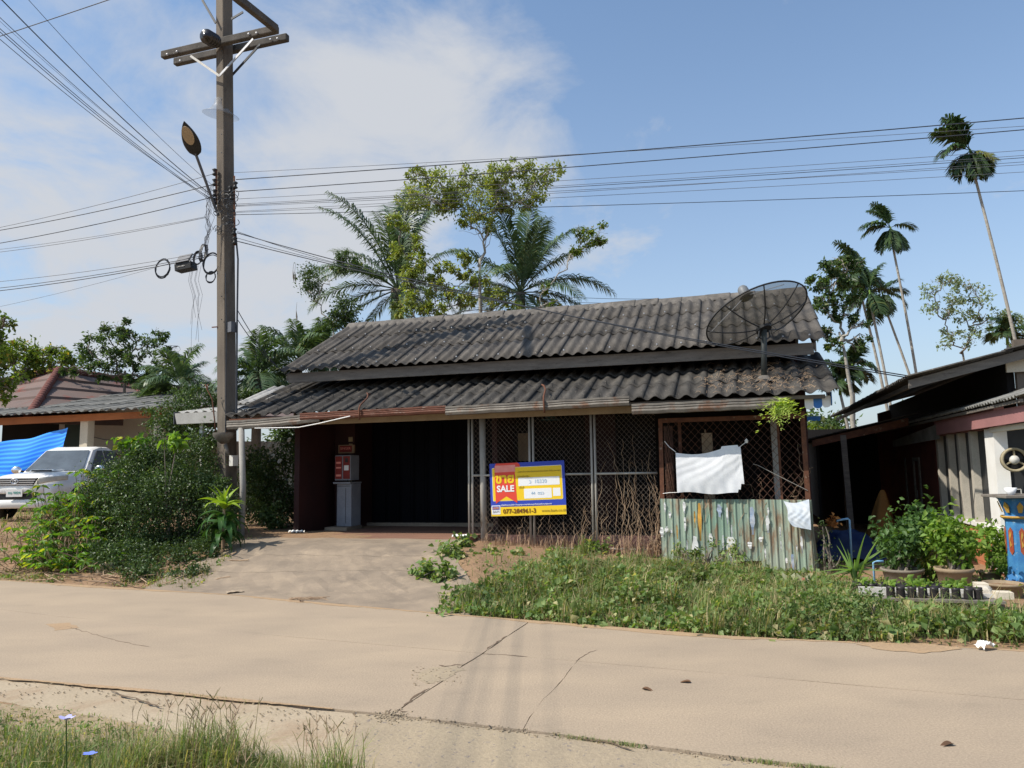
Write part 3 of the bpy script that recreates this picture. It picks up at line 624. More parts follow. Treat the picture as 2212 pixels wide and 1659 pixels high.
# corrugated green tin skirt
tin = hthing('tin_fence', 'faded green corrugated tin fence with torn poster scraps below the rusty mesh', 'fence')
M['tin'] = mat('faded_green_tin', (.19, .29, .22), (.31, .35, .28), 1.1, (1, 1, .5), .6, .1, .1, 60, (.22, .15, .095), .50, .64, 3.2, .05, .3, .06, stretch3=(2.0, 2.0, .5))
def tinpanel(u0, u1, zt0, zt1, zb0, zb1, v=-.16, lean=.06):
    n = int((u1 - u0) / .012); per = .098
    def fn(a, b):
        u = u0 + (u1 - u0) * a; ph = (u / per) % 1.0; rib = .016 if .0 < ph < .24 else (.008 if ph < .30 or ph > .94 else 0)
        z1 = zt0 + (zt1 - zt0) * a; z0 = zb0 + (zb1 - zb0) * a
        return (u + .0 * b, v - rib - lean * (1 - b) - .01 * math.sin(u * 3 + b * 2), z0 + (z1 - z0) * b)
    part('tin_panel', MB().grid(fn, n, 3), M['tin'], tin)
tinpanel(1.79, 2.62, 1.07, 1.055, .10, .04, -.17); tinpanel(2.60, 3.32, 1.055, 1.05, .10, .12, -.178); tinpanel(3.30, 4.06, 1.05, 1.04, -.02, -.04, -.186)
part('side_panel', MB().grid(lambda a, b: (4.07 + .10 * (1 - b) * a + .012 * math.sin(a * 40), -.17 + .55 * a, -.02 + 1.06 * b), 40, 2), M['tin'], tin)
M['paper'] = mat('torn_white_paper', (.85, .84, .82), (.68, .66, .62), 12, rough=.95, fine=.08)
M['paper_o'] = mat('torn_orange_paper', (.75, .40, .07), (.6, .32, .08), 12, rough=.95); M['paper_b'] = mat('torn_blue_paper', (.28, .38, .55), (.5, .52, .55), 12, rough=.95)
r = random.Random(12)
def c7(x, y): return ((2500 + .452 * x) / 1.8445, (1600 + .452 * y) / 1.8445)
scr = [(305, 1150, 30, 90, 'p'), (330, 930, 16, 90, 'p'), (375, 1000, 20, 70, 'p'), (345, 1130, 30, 45, 'p'), (500, 930, 20, 110, 'p'), (508, 1080, 18, 120, 'p'), (600, 1310, 42, 260, 'p'), (640, 1060, 26, 330, 'o'), (440, 1150, 12, 120, 'o'),
       (595, 1040, 12, 150, 'o'), (810, 960, 34, 110, 'b'), (880, 1010, 16, 150, 'p'), (735, 1230, 30, 140, 'p'), (845, 1260, 14, 170, 'p'), (915, 1290, 60, 200, 'p'), (1100, 1050, 36, 240, 'b'), (1080, 1260, 36, 60, 'p'), (1235, 1080, 28, 150, 'p'), (1240, 970, 14, 70, 'p'),
       (1215, 1340, 12, 100, 'p'), (1345, 1150, 12, 90, 'p'), (1352, 1270, 10, 80, 'p'), (1535, 1260, 20, 150, 'p'), (1455, 1420, 24, 150, 'b'), (1400, 1400, 16, 50, 'p'), (1175, 1210, 30, 50, 'p'), (920, 1150, 12, 120, 'p'), (530, 1310, 10, 180, 'p'), (1490, 1290, 10, 60, 'p'), (930, 1420, 40, 90, 'p'), (390, 1140, 14, 40, 'p'), (710, 1400, 12, 60, 'p')]
for x, y, w_, h_, c in scr:
    u, z = fac(*c7(x, y), -.2); u0, z0 = fac(*c7(x - w_ / 2, y), -.2); hw = abs(u - u0) * 1.35; hh = h_ * .452 / 1.8445 / 280
    n = 7; L_, R_ = [], []
    for i in range(n + 1):
        t = i / n; k = (.4 + .6 * math.sin(PI * min(.95, t + .1))) ; L_.append((u - hw * k * r.uniform(.6, 1.1), z + hh * (1 - 2 * t))); R_.append((u + hw * k * r.uniform(.6, 1.1), z + hh * (1 - 2 * t) + r.gauss(0, .008)))
    vs = []; fs = []
    for i in range(n + 1):
        curl = .012 * r.random() + .02 * (i / n) ** 3 * (h_ > 130)
        vv_ = -.202 - .07 * (1 - (z / 1.05)) ; vs += [(L_[i][0], vv_ - .004 - curl, L_[i][1]), (R_[i][0], vv_ - .002 - curl * .3, R_[i][1])]
    fs = [(2 * i, 2 * i + 1, 2 * i + 3, 2 * i + 2) for i in range(n)]
    part('poster_scrap', MB().add(vs, fs), M[{'p': 'paper', 'o': 'paper_o', 'b': 'paper_b'}[c]], tin)

# dried climbers on the mesh, dead stalks at its foot
mb = MB(); r = random.Random(9)
for k in range(60):
    u = (r.choice([1.1, 1.62, 1.66, 1.5, 1.7]) + r.gauss(0, .12)) if k < 40 else r.uniform(-1.3, 1.7); top = r.uniform(.6, 2.1) if k < 40 else r.uniform(.6, 1.2)
    mb.tube(wobble((u, -.04, .2), (u + r.gauss(.03, .12), -.03 - r.random() * .03, top), 14, .030, r), [r.choice([.0028, .0045, .0055]) * (1 - i / 18) + .001 for i in range(15)], 4, False)
for k in range(6):
    u = r.uniform(3.0, 3.9); mb.tube(wobble((u, -.14, 1.05), (u + r.gauss(0, .2), -.15, r.uniform(1.3, 1.9)), 12, .03, r), .0018, 3, False)
for k in range(4):
    u = 2.35 + k * .3; mb.tube(wobble((u, -.22, .1), (u + r.gauss(.1, .1), -.22, 1.0), 12, .02, r), .004, 3, False)
tag(part('dried_climber', mb, M['twig'], thing('dead_vines', 'dead brown climber stems hanging in the diamond mesh beside the rusty post', 'vines', W(0, 0), -A)), kind='stuff')
dv = thing('dead_stalks', 'tangle of dry straw coloured stalks along the foot of the mesh screen', 'dead weeds', W(0, 0), -A)
P = [(r.uniform(-1.3, 1.75), -.12 + r.gauss(0, .10), .20) for _ in range(520)]; P = [(u, v, z - .02 * max(0, u)) for u, v, z in P]
blades(P, [r.uniform(.1, .42) for _ in P], .006, mat('straw_stalk', (.42, .28, .18), (.30, .19, .12), 8, rough=.95, fine=0), 'stalk', dv, lean=.5, kind='stuff')

# ------------------------------------------------------------------ sale sign
bpy.context.view_layer.update()
def fit(o, width):
    bpy.context.view_layer.update(); d = o.data; w0 = max(1e-4, o.dimensions[0]); o.scale = (o.scale[0] * width / w0,) * 2 + (1,); return o
SB = mat('sign_blue', (.035, .065, .42), (.03, .06, .40), 3, rough=.45, fine=0); SY = mat('sign_yellow', (.82, .56, .02), (.80, .54, .02), 3, rough=.45, fine=0)
SR = mat('sign_red', (.70, .07, .045), (.68, .065, .04), 3, rough=.45, fine=0); SP = mat('sign_pink', (.80, .33, .27), (.76, .22, .18), 6, rough=.45, fine=0)
SW = mat('sign_white', (.78, .79, .80), (.76, .77, .78), 3, rough=.5, fine=0); SD = mat('sign_dark_print', (.16, .055, .01), (.15, .05, .01), 3, rough=.5, fine=0)
SG = mat('sign_grey_print', (.25, .25, .27), (.25, .25, .27), 3, rough=.5, fine=0); SI = mat('faded_blue_ink', (.35, .50, .66), (.40, .54, .68), 3, rough=.5, fine=0)
SO = mat('sign_olive_print', (.30, .22, .03), (.28, .2, .03), 3, rough=.5, fine=0); SQ = mat('sign_orange_print', (.80, .36, .08), (.8, .36, .08), 3, rough=.5, fine=0)
sign = thing('sale_sign', 'blue and yellow property sale sign with red ribbon hung on the diamond mesh', 'sign', W(-.455, -.07, 1.245), -A)
SWD, SHT = 1.335, .905
def sl(x, y, k): return ((x - .5) * SWD, -.004 - .0014 * k, (.5 - y) * SHT)
hold = bpy.data.objects.new('panel', MB().box((0, 0, 0), (SWD, .008, SHT)).mesh('panel', SB)); COL.objects.link(hold); hold.parent = sign
sign.rotation_euler = (math.radians(-.5), math.radians(-1.7), -A)
def srect(name, x0, y0, x1, y1, k, m, rad=.012):
    pts = []
    for cx, cy, a0 in ((x1, y0, 90), (x0, y0, 180), (x0, y1, 270), (x1, y1, 0)):
        px_, _, pz_ = sl(cx, cy, 0); sx = -1 if cx == x1 else 1; sz = -1 if cy == y0 else 1
        for t in (0, 30, 60, 90):
            a = math.radians(a0 - 90 + t if False else {90: 0, 180: 90, 270: 180, 0: 270}[a0] + t); pts.append((px_ + sx * rad + rad * math.cos(a), -.004 - .0014 * k, pz_ + sz * rad + rad * math.sin(a)))
    return part(name, MB().poly(pts, (0, -.001, 0)), m, sign)
def spoly(name, xy, k, m): return part(name, MB().poly([sl(x, y, k) for x, y in xy], (0, -.001, 0)), m, sign)
srect('yellow_field', .032, .082, .966, .718, 1, SW, .02); srect('yellow_field', .036, .088, .962, .712, 2, SY, .018)
spoly('phone_band', [(0.002, .828), (.998, .828), (.998, .998), (.002, .998)], 1, SY)
spoly('ribbon', [(.09, .0), (.38, .0), (.405, .02), (.42, .082), (.34, .082), (.36, .76), (.215, .63), (.07, .76), (.066, .3), (.07, .06)], 3, SR)
spoly('ribbon_shine', [(.078, .04), (.352, .04), (.348, .17), (.068, .17)], 4, SP)
srect('code_box', .385, .29, .93, .445, 3, SW, .008); srect('area_box', .455, .50, .82, .685, 3, SW, .01); srect('small_label', .838, .505, .935, .655, 3, SW, .006)
srect('logo_box', .01, .795, .128, .965, 3, SW, .01); srect('logo_top', .02, .81, .118, .878, 4, SB, .004)
def st(body, x, y, width, m, k=6, **kw): return fit(text(body, .1, m, sign, sl(x, y, k), **kw), width)
st('ขาย', .205, .30, .335, SY, bold=.004); st('SALE', .208, .49, .315, SW, bold=.0035)
st('บริษัทบริหารสินทรัพย์กรุงเทพพาณิชย์ จำกัด (มหาชน)', .665, .18, .76, SO); st('รหัสทรัพย์สิน', .455, .268, .215, SO); st('เนื้อที่', .425, .475, .085, SO)
st('ว  10330', .645, .37, .31, SI); st('44  ตรว', .635, .59, .225, SI)
st('ทรัพย์สินของบริษัท ห้ามบุกรุก หากฝ่าฝืนจะถูกดำเนินคดีตามกฎหมาย', .475, .795, .90, SW, bold=.0012)
st('บสก', .069, .845, .105, SQ, bold=.002); st('BAM', .069, .915, .11, SG); st('077-284961-3', .385, .915, .585, SD, bold=.0018); st('www.bam.co.th', .838, .918, .425, SO)

# ------------------------------------------------------------------ hung cloths
cl = hthing('hanging_cloth', 'plain white cloth tied by its corners across the rusty mesh enclosure', 'cloth')
def clf(a, b):
    u = 2.075 + 1.0 * a + .03 * (1 - b) * a; top = 1.80 + .07 * a - .055 * math.sin(PI * min(1, a / .72)) * (a < .72) + (.035 if .7 < a < .97 else 0)
    bot = 1.165 + .015 * math.sin(a * 9) - .02 * a + (.09 if a > .955 else 0) + (.05 if a > .90 else 0)
    z = bot + (top - bot) * b
    v = -.26 - .0016 * math.sin(23 * a - 16 * b + 4 * math.sin(5 * b)) - .0012 * math.sin(37 * a + 12 * b) - .022 * math.sin(PI * b) - .005 * math.sin(7 * (a - b) + 1) * (1 - abs(2 * b - 1) * .3) - .003 * math.sin(11 * a + 5 * b) - .022 * max(0, a - .55) * math.sin(6 * (b - a * .8)) - .012 * max(0, .3 - b) * math.sin(40 * a)
    return (u, v, z)
o = part('sheet', MB().grid(clf, 70, 44), M['cloth'], cl, True)
part('corner_string', MB().tube([(1.90, -.16, 1.99), (1.97, -.2, 1.90), (2.08, -.25, 1.81)], .006, 5).tube([(3.06, -.25, 1.87), (3.13, -.2, 1.92), (3.18, -.14, 1.97)], .006, 5).tube([(2.10, -.25, 1.17), (1.95, -.2, 1.165), (1.84, -.16, 1.15)], .005, 5).lathe([(.02, -.02), (.028, .02), (.005, .05)], 6, (3.17, -.15, 1.95)), M['white'], cl)
tie = hthing('tie_string', 'frayed pale string slanting across the right half of the rusty mesh', 'string')
part('cord', MB().tube([(3.32, -.15, 1.58), (3.6, -.16, 1.42), (4.03, -.15, 1.18)], .005, 5).tube([(3.32, -.15, 1.58), (3.25, -.17, 1.60)], .004, 4), M['postw'], tie)
sk = hthing('small_rag', 'crumpled small pale plastic rag snagged on the upper right of the green tin', 'rag')
def skf(a, b):
    l = 3.68 - .02 * math.sin(b * 7) + .10 * (1 - b) ** 2 ; u = l + (4.03 - l) * a; z = .60 + .43 * b - .03 * math.sin(a * 4) * b - .05 * (1 - b) * (1 - a) * -1
    return (u, -.29 - .05 * (1 - b) - .004 * math.sin(9 * a + 6 * b) - .02 * math.sin(PI * b) - .0025 * math.sin(19 * a - 9 * b + 3 * math.sin(7 * b)) - .002 * math.sin(31 * b + 17 * a), z)
part('sheet', MB().grid(skf, 26, 26), mat('bluish_plastic', (.50, .56, .64), (.66, .68, .70), 9, rough=.6, fine=.03), sk, True)

# ------------------------------------------------------------------ satellite dish
def p3(x, y, v): u, z = fac(x, y, v); return W(u, v, z)
HB = p3(1648, 708, .30); nd = .866 * (-.29 * cR + .957 * cU) + .5 * cF; nd /= np.linalg.norm(nd)
ea = np.cross(nd, cU); ea /= np.linalg.norm(ea); eb = np.cross(nd, ea)
bp = p3(1650, 818, .30)
dish = thing('satellite_dish', 'big black mesh satellite dish on a mast over the lower roof right end', 'satellite dish', bp)
def DL(a, r_, h): return tuple(HB - bp + ea * math.cos(a) * r_ + eb * math.sin(a) * r_ + nd * h)
RD, FC = .865, .72
M['dishmesh'] = mat('fine_dark_mesh', (.045, .045, .035), (.09, .085, .05), 6, rough=.7, alpha=.52, fine=0)
part('mesh_bowl', MB().grid(lambda a, b: DL(2 * PI * a, .05 + (RD - .05) * b, ((.05 + (RD - .05) * b) ** 2) / (4 * FC)), 48, 8), M['dishmesh'], dish, True)
part('rim', MB().tube([DL(2 * PI * k / 48, RD, RD ** 2 / (4 * FC)) for k in range(49)], .014, 6, False), M['black'], dish, True)
for k in range(8):
    a = 2 * PI * (k + .3) / 8; part('rib', MB().tube([DL(a, r_, r_ ** 2 / (4 * FC) - .01) for r_ in np.linspace(.06, RD, 7)], .011, 5), M['black'], dish, True)
part('hub', MB().lathe([(0, -.05), (.13, -.05), (.13, .0), (.06, .03), (0, .03)], 14, DL(0, 0, 0), tuple(nd)), M['black'], dish)
hub2 = MB()
for s in (-1, 1):
    hub2.tube([np.array(DL(0, 0, -.04)) + ea * s * .1, np.array(DL(0, 0, -.04)) + ea * s * .13 - eb * .0 + np.array([0, 0, -.12]), np.array(DL(0, 0, -.04)) + np.array([0, 0, -.18])], .014, 5)
part('mount_bracket', hub2, M['black'], dish)
part('mast', MB().tube([(0, 0, -.06), tuple(HB - bp - nd * .04)], .047, 12), mat('dark_green_mast', (.05, .055, .05), (.035, .04, .038), 5, rough=.5), dish, True)
part('mortar_collar', MB().lathe([(.0, .06), (.07, .05), (.12, .0), (.16, -.05)], 12), M['ridge'], dish, True)
for k in range(3):
    a = 2 * PI * (k + .2) / 3; part('feed_strut', MB().tube([DL(a, RD * .93, .24), DL(a, .05, .66)], .006, 5), M['galv'], dish)
fp = DL(0, 0, .66)
part('feed_horn', MB().lathe([(0, -.02), (.115, -.02), (.125, .0), (.125, .015), (.09, .02)], 18, fp, tuple(nd)), M['ridge'], dish, True)
part('feed_cap', MB().lathe([(.085, .0), (.09, .10), (.085, .18), (.06, .215), (0, .225)], 18, fp, tuple(nd)), mat('grey_plastic', (.16, .17, .18), (.12, .125, .13), 6, rough=.5), dish, True)

# fern and straw on the roof
fe = hthing('roof_fern', 'bright yellow green fern growing out of the gutter at the right end', 'fern', 3.67, -.66, 2.45)
def fernfrond(L, droop):
    V, F = [], []
    for i in range(7):
        t = (i + .5) / 7
        for s in (-1, 1):
            x = L * t; z = L * .5 * t - droop * t * t * L; w_ = .085 * (1 - t * .8) * L / .35 + .012; o_ = len(V)
            V += [(x - .012, 0, z), (x + .04, s * w_ * .6, z - .004), (x + .05, s * w_ * 1.3, z - .01), (x - .004, s * w_ * .6, z + .004)]; F += [(o_, o_ + 1, o_ + 2), (o_, o_ + 2, o_ + 3)]
    return npmesh('frond', V, F, M['fern'])
FM = [fernfrond(.30, 1.3), fernfrond(.40, 1.7), fernfrond(.24, .8)]
r = random.Random(5)
for k in range(34): obj('frond', FM[k % 3], fe, (r.gauss(.0, .07), r.gauss(0, .03), r.gauss(0, .05)), (r.gauss(0, .5), r.uniform(-.8, 1.1), r.uniform(PI * .85, PI * 2.15)), r.uniform(.55, .95))
mb = MB()
for k in range(330):
    u = r.gauss(3.55, .5) if k % 3 else r.uniform(2.5, 4.3); s = abs(r.gauss(.7, .5)) if k % 2 else r.uniform(0, 1.9)
    if u > 4.38: continue
    v = -.52 + s * math.cos(th_l); z = 2.66 + s * math.sin(th_l) + .05; a = r.uniform(0, PI); L = r.uniform(.03, .16)
    mb.tube([(u, v, z), (u + math.cos(a) * L * .5, v + math.sin(a) * L * .5, z + .02 + math.sin(a) * L * .17), (u + math.cos(a) * L, v + math.sin(a) * L * .94, z + math.sin(a) * L * .34 - .01)], .003, 3, False)
tag(part('straw', mb, M['twig'], thing('roof_straw', 'dry straw litter lying in the roof valleys round the dish mast', 'straw', W(0, 0), -A, kind='stuff')), kind='stuff')

# ------------------------------------------------------------------ coin machine and wall sign in the bay
def box_px(x0, y0, x1, y1, v, d):
    (ua, za), (ub, zb) = fac(x0, y1, v), fac(x1, y0, v); return ua, ub, za, zb
vm = hthing('coin_machine', 'red and white coin machine on a tall white cabinet in the shaded bay', 'vending machine')
ua, ub, za, zb = box_px(727, 1045, 759, 1124, 1.02, .3); MR = mat('faded_red_paint', (.26, .035, .028), (.17, .025, .022), 6, rough=.6)
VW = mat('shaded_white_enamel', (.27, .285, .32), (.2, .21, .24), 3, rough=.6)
part('cabinet', MB().b2((ua, 1.02, .50), (ub, 1.42, zb)), VW, vm, bevel=.008)
part('cabinet_seam', MB().b2((ua + .20, 1.012, .56), (ua + .206, 1.019, zb - .08)).b2((ua + .02, 1.012, zb - .05), (ub - .02, 1.019, zb - .043)), M['black'], vm)
part('shelf', MB().b2((ua - .05, .96, zb + .003), (ub + .01, 1.43, zb + .035)), VW, vm)
part('base_slab', MB().b2((ua - .14, .80, .432), (ub + .02, 1.44, .498)), M['drive'], vm)
ua, ub, za, zb = box_px(722, 983, 756.5, 1038, 1.02, .3)
part('red_box', MB().b2((ua, 1.04, za), (ub, 1.40, zb)), VW, vm, bevel=.008)
for i in (0, 1):
    a = ua + .015 + i * (ub - ua) / 2; b = a + (ub - ua) / 2 - .03; part('red_panel', MB().b2((a, 1.028, za + .03), (b, 1.038, zb - .02)), MR, vm)
part('price_label', MB().b2((ua + .22, 1.018, za + .20), (ua + .32, 1.026, za + .30)), SW, vm)
part('coin_slot', MB().b2((ua + .24, 1.016, za + .36), (ua + .30, 1.026, zb - .06)), M['black'], vm)
part('print_patch', MB().b2((ua + .04, 1.018, zb - .17), (ua + .14, 1.026, zb - .13)).b2((ua + .04, 1.018, za + .24), (ua + .15, 1.026, za + .27)).b2((ua + .04, 1.018, za + .08), (ua + .15, 1.026, za + .12)), SP, vm)
ws = hthing('wall_sign', 'small framed red wall sign above the coin machine', 'sign'); ua, ub, za, zb = box_px(731, 960.5, 765, 979.5, 1.40, .1)
part('frame', MB().b2((ua, 1.40, za), (ub, 1.445, zb)), mat('tan_frame', (.30, .20, .13), (.25, .17, .1), 5, rough=.7), ws); part('plate', MB().b2((ua + .03, 1.388, za + .025), (ub - .05, 1.397, zb - .02)), MR, ws)
fit(text('SINGER', .06, SP, ws, ((ua + ub) / 2 - .01, 1.383, (za + zb) / 2 + .01), bold=.001), .24)
nt = hthing('wall_notices', 'peeling paper notices pasted up the narrow post beside the dark door', 'notices')
r = random.Random(8)
for k in range(9):
    z = 2.3 - k * .14; part('notice', MB().b2((-4.72 + r.uniform(0, .02), 1.447, z - .1 * r.uniform(.5, 1)), (-4.62 - r.uniform(0, .02), 1.455, z)), mat('old_notice', (.36, .28, .17), (.22, .17, .11), 9, rough=.9), nt)
# litter on the bay floor
for nm, lb, u, v, m_ in (('plastic_bag', 'white scrap of plastic lying on the dark floor by the left wall', -4.98 + .9 * .0 - .35, .05, 'white'), ('crumpled_paper', 'crumpled pale paper lying at the edge of the shade near the mesh screen', -1.82, -.50, 'paper')):
    t = hthing(nm, lb, 'litter', u + .3, v, .44)
    part('scrap', MB().grid(lambda a, b: ((a - .5) * .26, (b - .5) * .16, .02 + .03 * abs(math.sin(9 * a + 5 * b)) + .02 * math.sin(13 * b)), 10, 8), M[m_], t)

# things seen through the mesh
ch = hthing('planter_box', 'tall grey box standing behind the white cloth in the mesh enclosure', 'box', 0, 0, 0)
ua, ub, za, zb = box_px(1518, 935, 1538, 1000, .5, .2); part('body', MB().b2((ua, .5, .45), (ub, .68, zb)).tube([(ua + .06, .55, zb), (ua + .06, .55, zb + .06)], .012, 6), M['beam'], ch)
hb = hthing('wall_poster', 'faded paper poster on the inner wall left of the sale sign top', 'poster'); ua, ub, za, zb = box_px(1117, 935, 1142, 985, 1.9, .1); part('sheet', MB().b2((ua, 1.985, za - .1), (ub, 1.995, zb)), M['beam'], hb)
ht = hthing('hanging_hat', 'blue green hat shaped ornament hanging high on the inner maroon wall', 'ornament', 0, 0, 0)
u_, z_ = fac(1189, 903, 2.0); part('brim', MB().lathe([(0, .10), (.09, .07), (.12, .0), (.22, -.03), (.20, -.045), (0, -.03)], 16, (u_, 2.02, z_)), mat('teal_ornament', (.06, .16, .17), (.04, .1, .1), 8), ht)

# ------------------------------------------------------------------ utility pole
VP_ = -.28
P0 = p3(491, 1060, VP_); P1 = p3(484, -60, VP_); PB = P0 + (P0 - P1) / (P1[2] - P0[2]) * (P0[2] - float(zt(P0[0], P0[1])) + .1)
up = thing('utility_pole', 'tall weathered concrete utility pole with twin crossarms beside the house left corner', 'utility pole', PB)
def L_(p): return tuple(np.array(p) - PB)
TH = math.atan2(-.56, .83) ; 
def polesec(p, w_): 
    n1_ = np.array([-.553, -.833, 0]); n2_ = np.array([.833, -.553, 0]); return [L_(p + n1_ * a * w_ / 2 + n2_ * b * w_ / 2) for a, b in ((-1, -.9), (-.9, -1), (.9, -1), (1, -.9), (1, .9), (.9, 1), (-.9, 1), (-1, .9))]
vs = polesec(PB, .265) + polesec((PB + P1) / 2, .25) + polesec(P1, .235)
fs = [tuple(range(8))[::-1], tuple(range(16, 24))] + [(k * 8 + i, k * 8 + (i + 1) % 8, (k + 1) * 8 + (i + 1) % 8, (k + 1) * 8 + i) for k in (0, 1) for i in range(8)]
part('shaft', MB().add(vs, fs), M['pole'], up)
def on(x, y, dv=0.0): return L_(p3(x, y, VP_ + dv))
mb = MB()
for y in (60, 110, 215, 290, 330, 500, 640, 690, 860, 1010):
    p = np.array(on(479, y, -.175)); mb.lathe([(0, .01), (.014, .008), (.014, 0)], 6, tuple(p), (-.553, -.833, 0))
part('bolt_hole', mb, M['black'], up)
def arm(name, a, b, dv, w_=.12, h_=.15, m_='armw'):
    q = part(name, MB().beam(on(*a, dv), on(*b, dv), w_, h_), M[m_], up, bevel=.02); return q
arm('crossarm', (351, 120), (600, 63), -.22); arm('crossarm', (378, 135), (622, 81), .22)
ea1 = p3(597, 63, VP_ - .22); bn = gz(508, -8, ea1[2]); bfar = ea1 + (bn - ea1) * 2.2
part('crossarm', MB().beam(L_(ea1), L_(bfar), .12, .15), M['armw'], up, bevel=.02)
mb = MB()
for x, y, dv in ((362, 118, -.29), (383, 112, -.29), (538, 74, -.29), (555, 72, -.29), (390, 132, .14), (585, 86, .14), (600, 84, .14)): mb.lathe([(0, .03), (.02, .025), (.03, 0)], 6, on(x, y, dv), tuple(-VV))
part('arm_bolt', mb, M['galv'], up)
for a, b, dv, m_ in (((412, 121), (474, 164), -.3, 'offwhite'), ((474, 164), (547, 84), -.3, 'galv'), ((498, 166), (562, 96), .1, 'cable'), ((437, 0), (466, 50), -.2, 'cable'), ((500, 41), (525, 26), -.2, 'cable')):
    part('brace', MB().beam(on(*a, dv), on(*b, dv), .02, .045), M[m_], up)
ia = np.array(on(466, 90, -.34)); ib = np.array(on(445, 78, -.75)); ax = ib - ia; Li = np.linalg.norm(ax)
part('insulator', MB().lathe([(.03, 0)] + sum([[(.06, t * Li + .02), (.145, t * Li + .05), (.13, t * Li + .07), (.06, t * Li + .09)] for t in (.05, .3, .55, .8)], []) + [(.05, Li + .05), (0, Li + .05)], 16, tuple(ia), tuple(ax / Li)), mat('dark_glazed_insulator', (.018, .012, .010), (.012, .01, .01), 5, rough=.2, spec=.6), up, True)
mb = MB()
for x, y in ((464, 372), (464, 394), (464, 417), (464, 435), (506, 500), (507, 520), (500, 425), (498, 410), (508, 400)):
    mb.lathe([(.03, -.07), (.055, -.05), (.03, -.02), (.03, .02), (.055, .05), (.03, .07)], 10, on(x, y, -.17))
part('spool_insulator', mb, M['black'], up, True)
part('rack', MB().beam(on(467, 366, -.17), on(467, 440, -.17), .03, .02, (0, 1, 0)).beam(on(506, 380, -.14), on(507, 530, -.14), .03, .02, (0, 1, 0)), M['rust'], up)
mb = MB(); r = random.Random(6)
for k in range(26):
    x = r.uniform(466, 508); y = r.uniform(415, 500); p = np.array(on(x, y, -.20 - r.random() * .04)); R_ = r.uniform(.03, .10); a0 = r.uniform(0, 6)
    mb.tube([(p[0] + R_ * math.cos(a0 + t), p[1] + .02 * math.sin(t * 2), p[2] + R_ * math.sin(a0 + t) * r.uniform(.8, 1)) for t in np.linspace(0, 5, 9)], .007, 4, False)
part('wire_tangle', mb, M['cable'], up)
part('riser_cable', MB().tube([on(509, 505, -.12), on(514, 560, -.12), on(512, 700, -.12), on(511, 850, -.13), on(511, 930, -.13)], .018, 6), M['cable'], up)
part('riser_cable', MB().tube([on(487, 590, -.19), on(489, 700, -.19), on(488, 850, -.19), on(487, 1000, -.19)], .008, 5), M['cable'], up)
part('junction_box', MB().box(on(501, 707, -.14), (.12, .12, .20), -.6), M['cable2'], up)
part('meter_box', MB().box(on(505, 995, -.16), (.11, .12, .2), -.6), M['offwhite'], up)
part('cable_clip', MB().beam(on(458, 707, -.1), on(470, 706, -.1), .02, .02), M['rust'], up)
# guard ring, lamp
M['film'] = mat('clear_plastic_film', (.40, .42, .45), (.3, .32, .35), 6, rough=.4, alpha=.30, fine=0)
gc = p3(477, 247, VP_); gd = thing('climbing_guard', 'clear plastic cone guard fitted round the concrete pole below the crossarms', 'pole guard', gc); gd.rotation_euler = (.12, .14, 0)
part('cone', MB().lathe([(.15, .30), (.16, .18), (.22, .06), (.36, -.02), (.35, -.03)], 28), M['film'], gd, True)
l1, l2_, l0 = at(424, 336, 13.2), at(397, 262, 12.7), p3(462, 440, VP_ - .2)
lm = thing('street_lamp', 'black street lamp head on an angled arm reaching from the concrete pole', 'street lamp', l0)
LL = l2_ - l1; LN_ = np.linalg.norm(LL); d = LL / LN_; sdv = np.cross(d, -cF); sdv /= np.linalg.norm(sdv); nb = np.cross(sdv, d); nb = nb if nb @ cF < 0 else -nb
part('arm', MB().tube([p3(472, 465, VP_ - .2) - l0, (0, 0, 0), tuple(l1 - l0 + d * .05)], .026, 8), M['cable2'], lm, True)
def lampf(a, b):
    t = b; wd = .155 * math.sin(PI * min(1, (t * .93 + .07)) ** .8) ** .8 if t > .0 else .03; wd = max(.035, wd) if t < .9 else wd
    th_ = 2 * PI * a; p = l1 - l0 + d * LN_ * t + sdv * wd * math.cos(th_) - nb * (.05 * max(0, math.sin(th_)) + .025 * min(0, math.sin(th_))) * (.4 + math.sin(PI * t)); return tuple(p)
part('lamp_head', MB().grid(lampf, 20, 12), M['black'], lm, True)
part('lens', MB().poly([tuple(l1 - l0 + d * LN_ * (.62 + .27 * math.cos(t)) + sdv * .098 * math.sin(t) + nb * .038) for t in np.linspace(0, 2 * PI, 22)[:-1]], tuple(nb * .012)), mat('amber_lens', (.42, .31, .19), (.36, .27, .17), 4, rough=.4), lm)

# splice box and cable coils
bx = thing('splice_box', 'black cable splice box with grey lid slung on wires left of the pole', 'cable box', p3(400, 568, VP_)); bx.rotation_euler = (0, -.12, -.2)
part('case', MB().b2((-.17, -.12, -.17), (.20, .10, -.02)), M['black'], bx, bevel=.01); part('lid', MB().poly([(-.14, -.14, -.02), (.15, -.14, -.02), (.17, .0, .17), (-.12, .0, .17)], (0, .05, .0)), M['cable2'], bx)
fit(text('OPTIC FIBER', .04, M['white'], bx, (-.02, -.128, -.10)), .17)
def coil(label, x, y, rx, rz_, n=4, yaw=.3):
    c = thing('cable_coil', label, 'cable coil', p3(x, y, VP_ - .05), yaw, 'coils of spare black cable beside the pole'); r = random.Random(int(x)); m_ = MB()
    for k in range(n):
        a0 = r.uniform(0, 1); sx, sz = rx * r.uniform(.85, 1.1), rz_ * r.uniform(.85, 1.1)
        m_.tube([(sx * math.cos(t) + .25 * sz * math.sin(t) * .5 + r.gauss(0, .004), .02 * k, sz * math.sin(t)) for t in np.linspace(a0, a0 + 2 * PI, 26)], .009, 5, False)
    part('loop', m_, M['cable'], c)
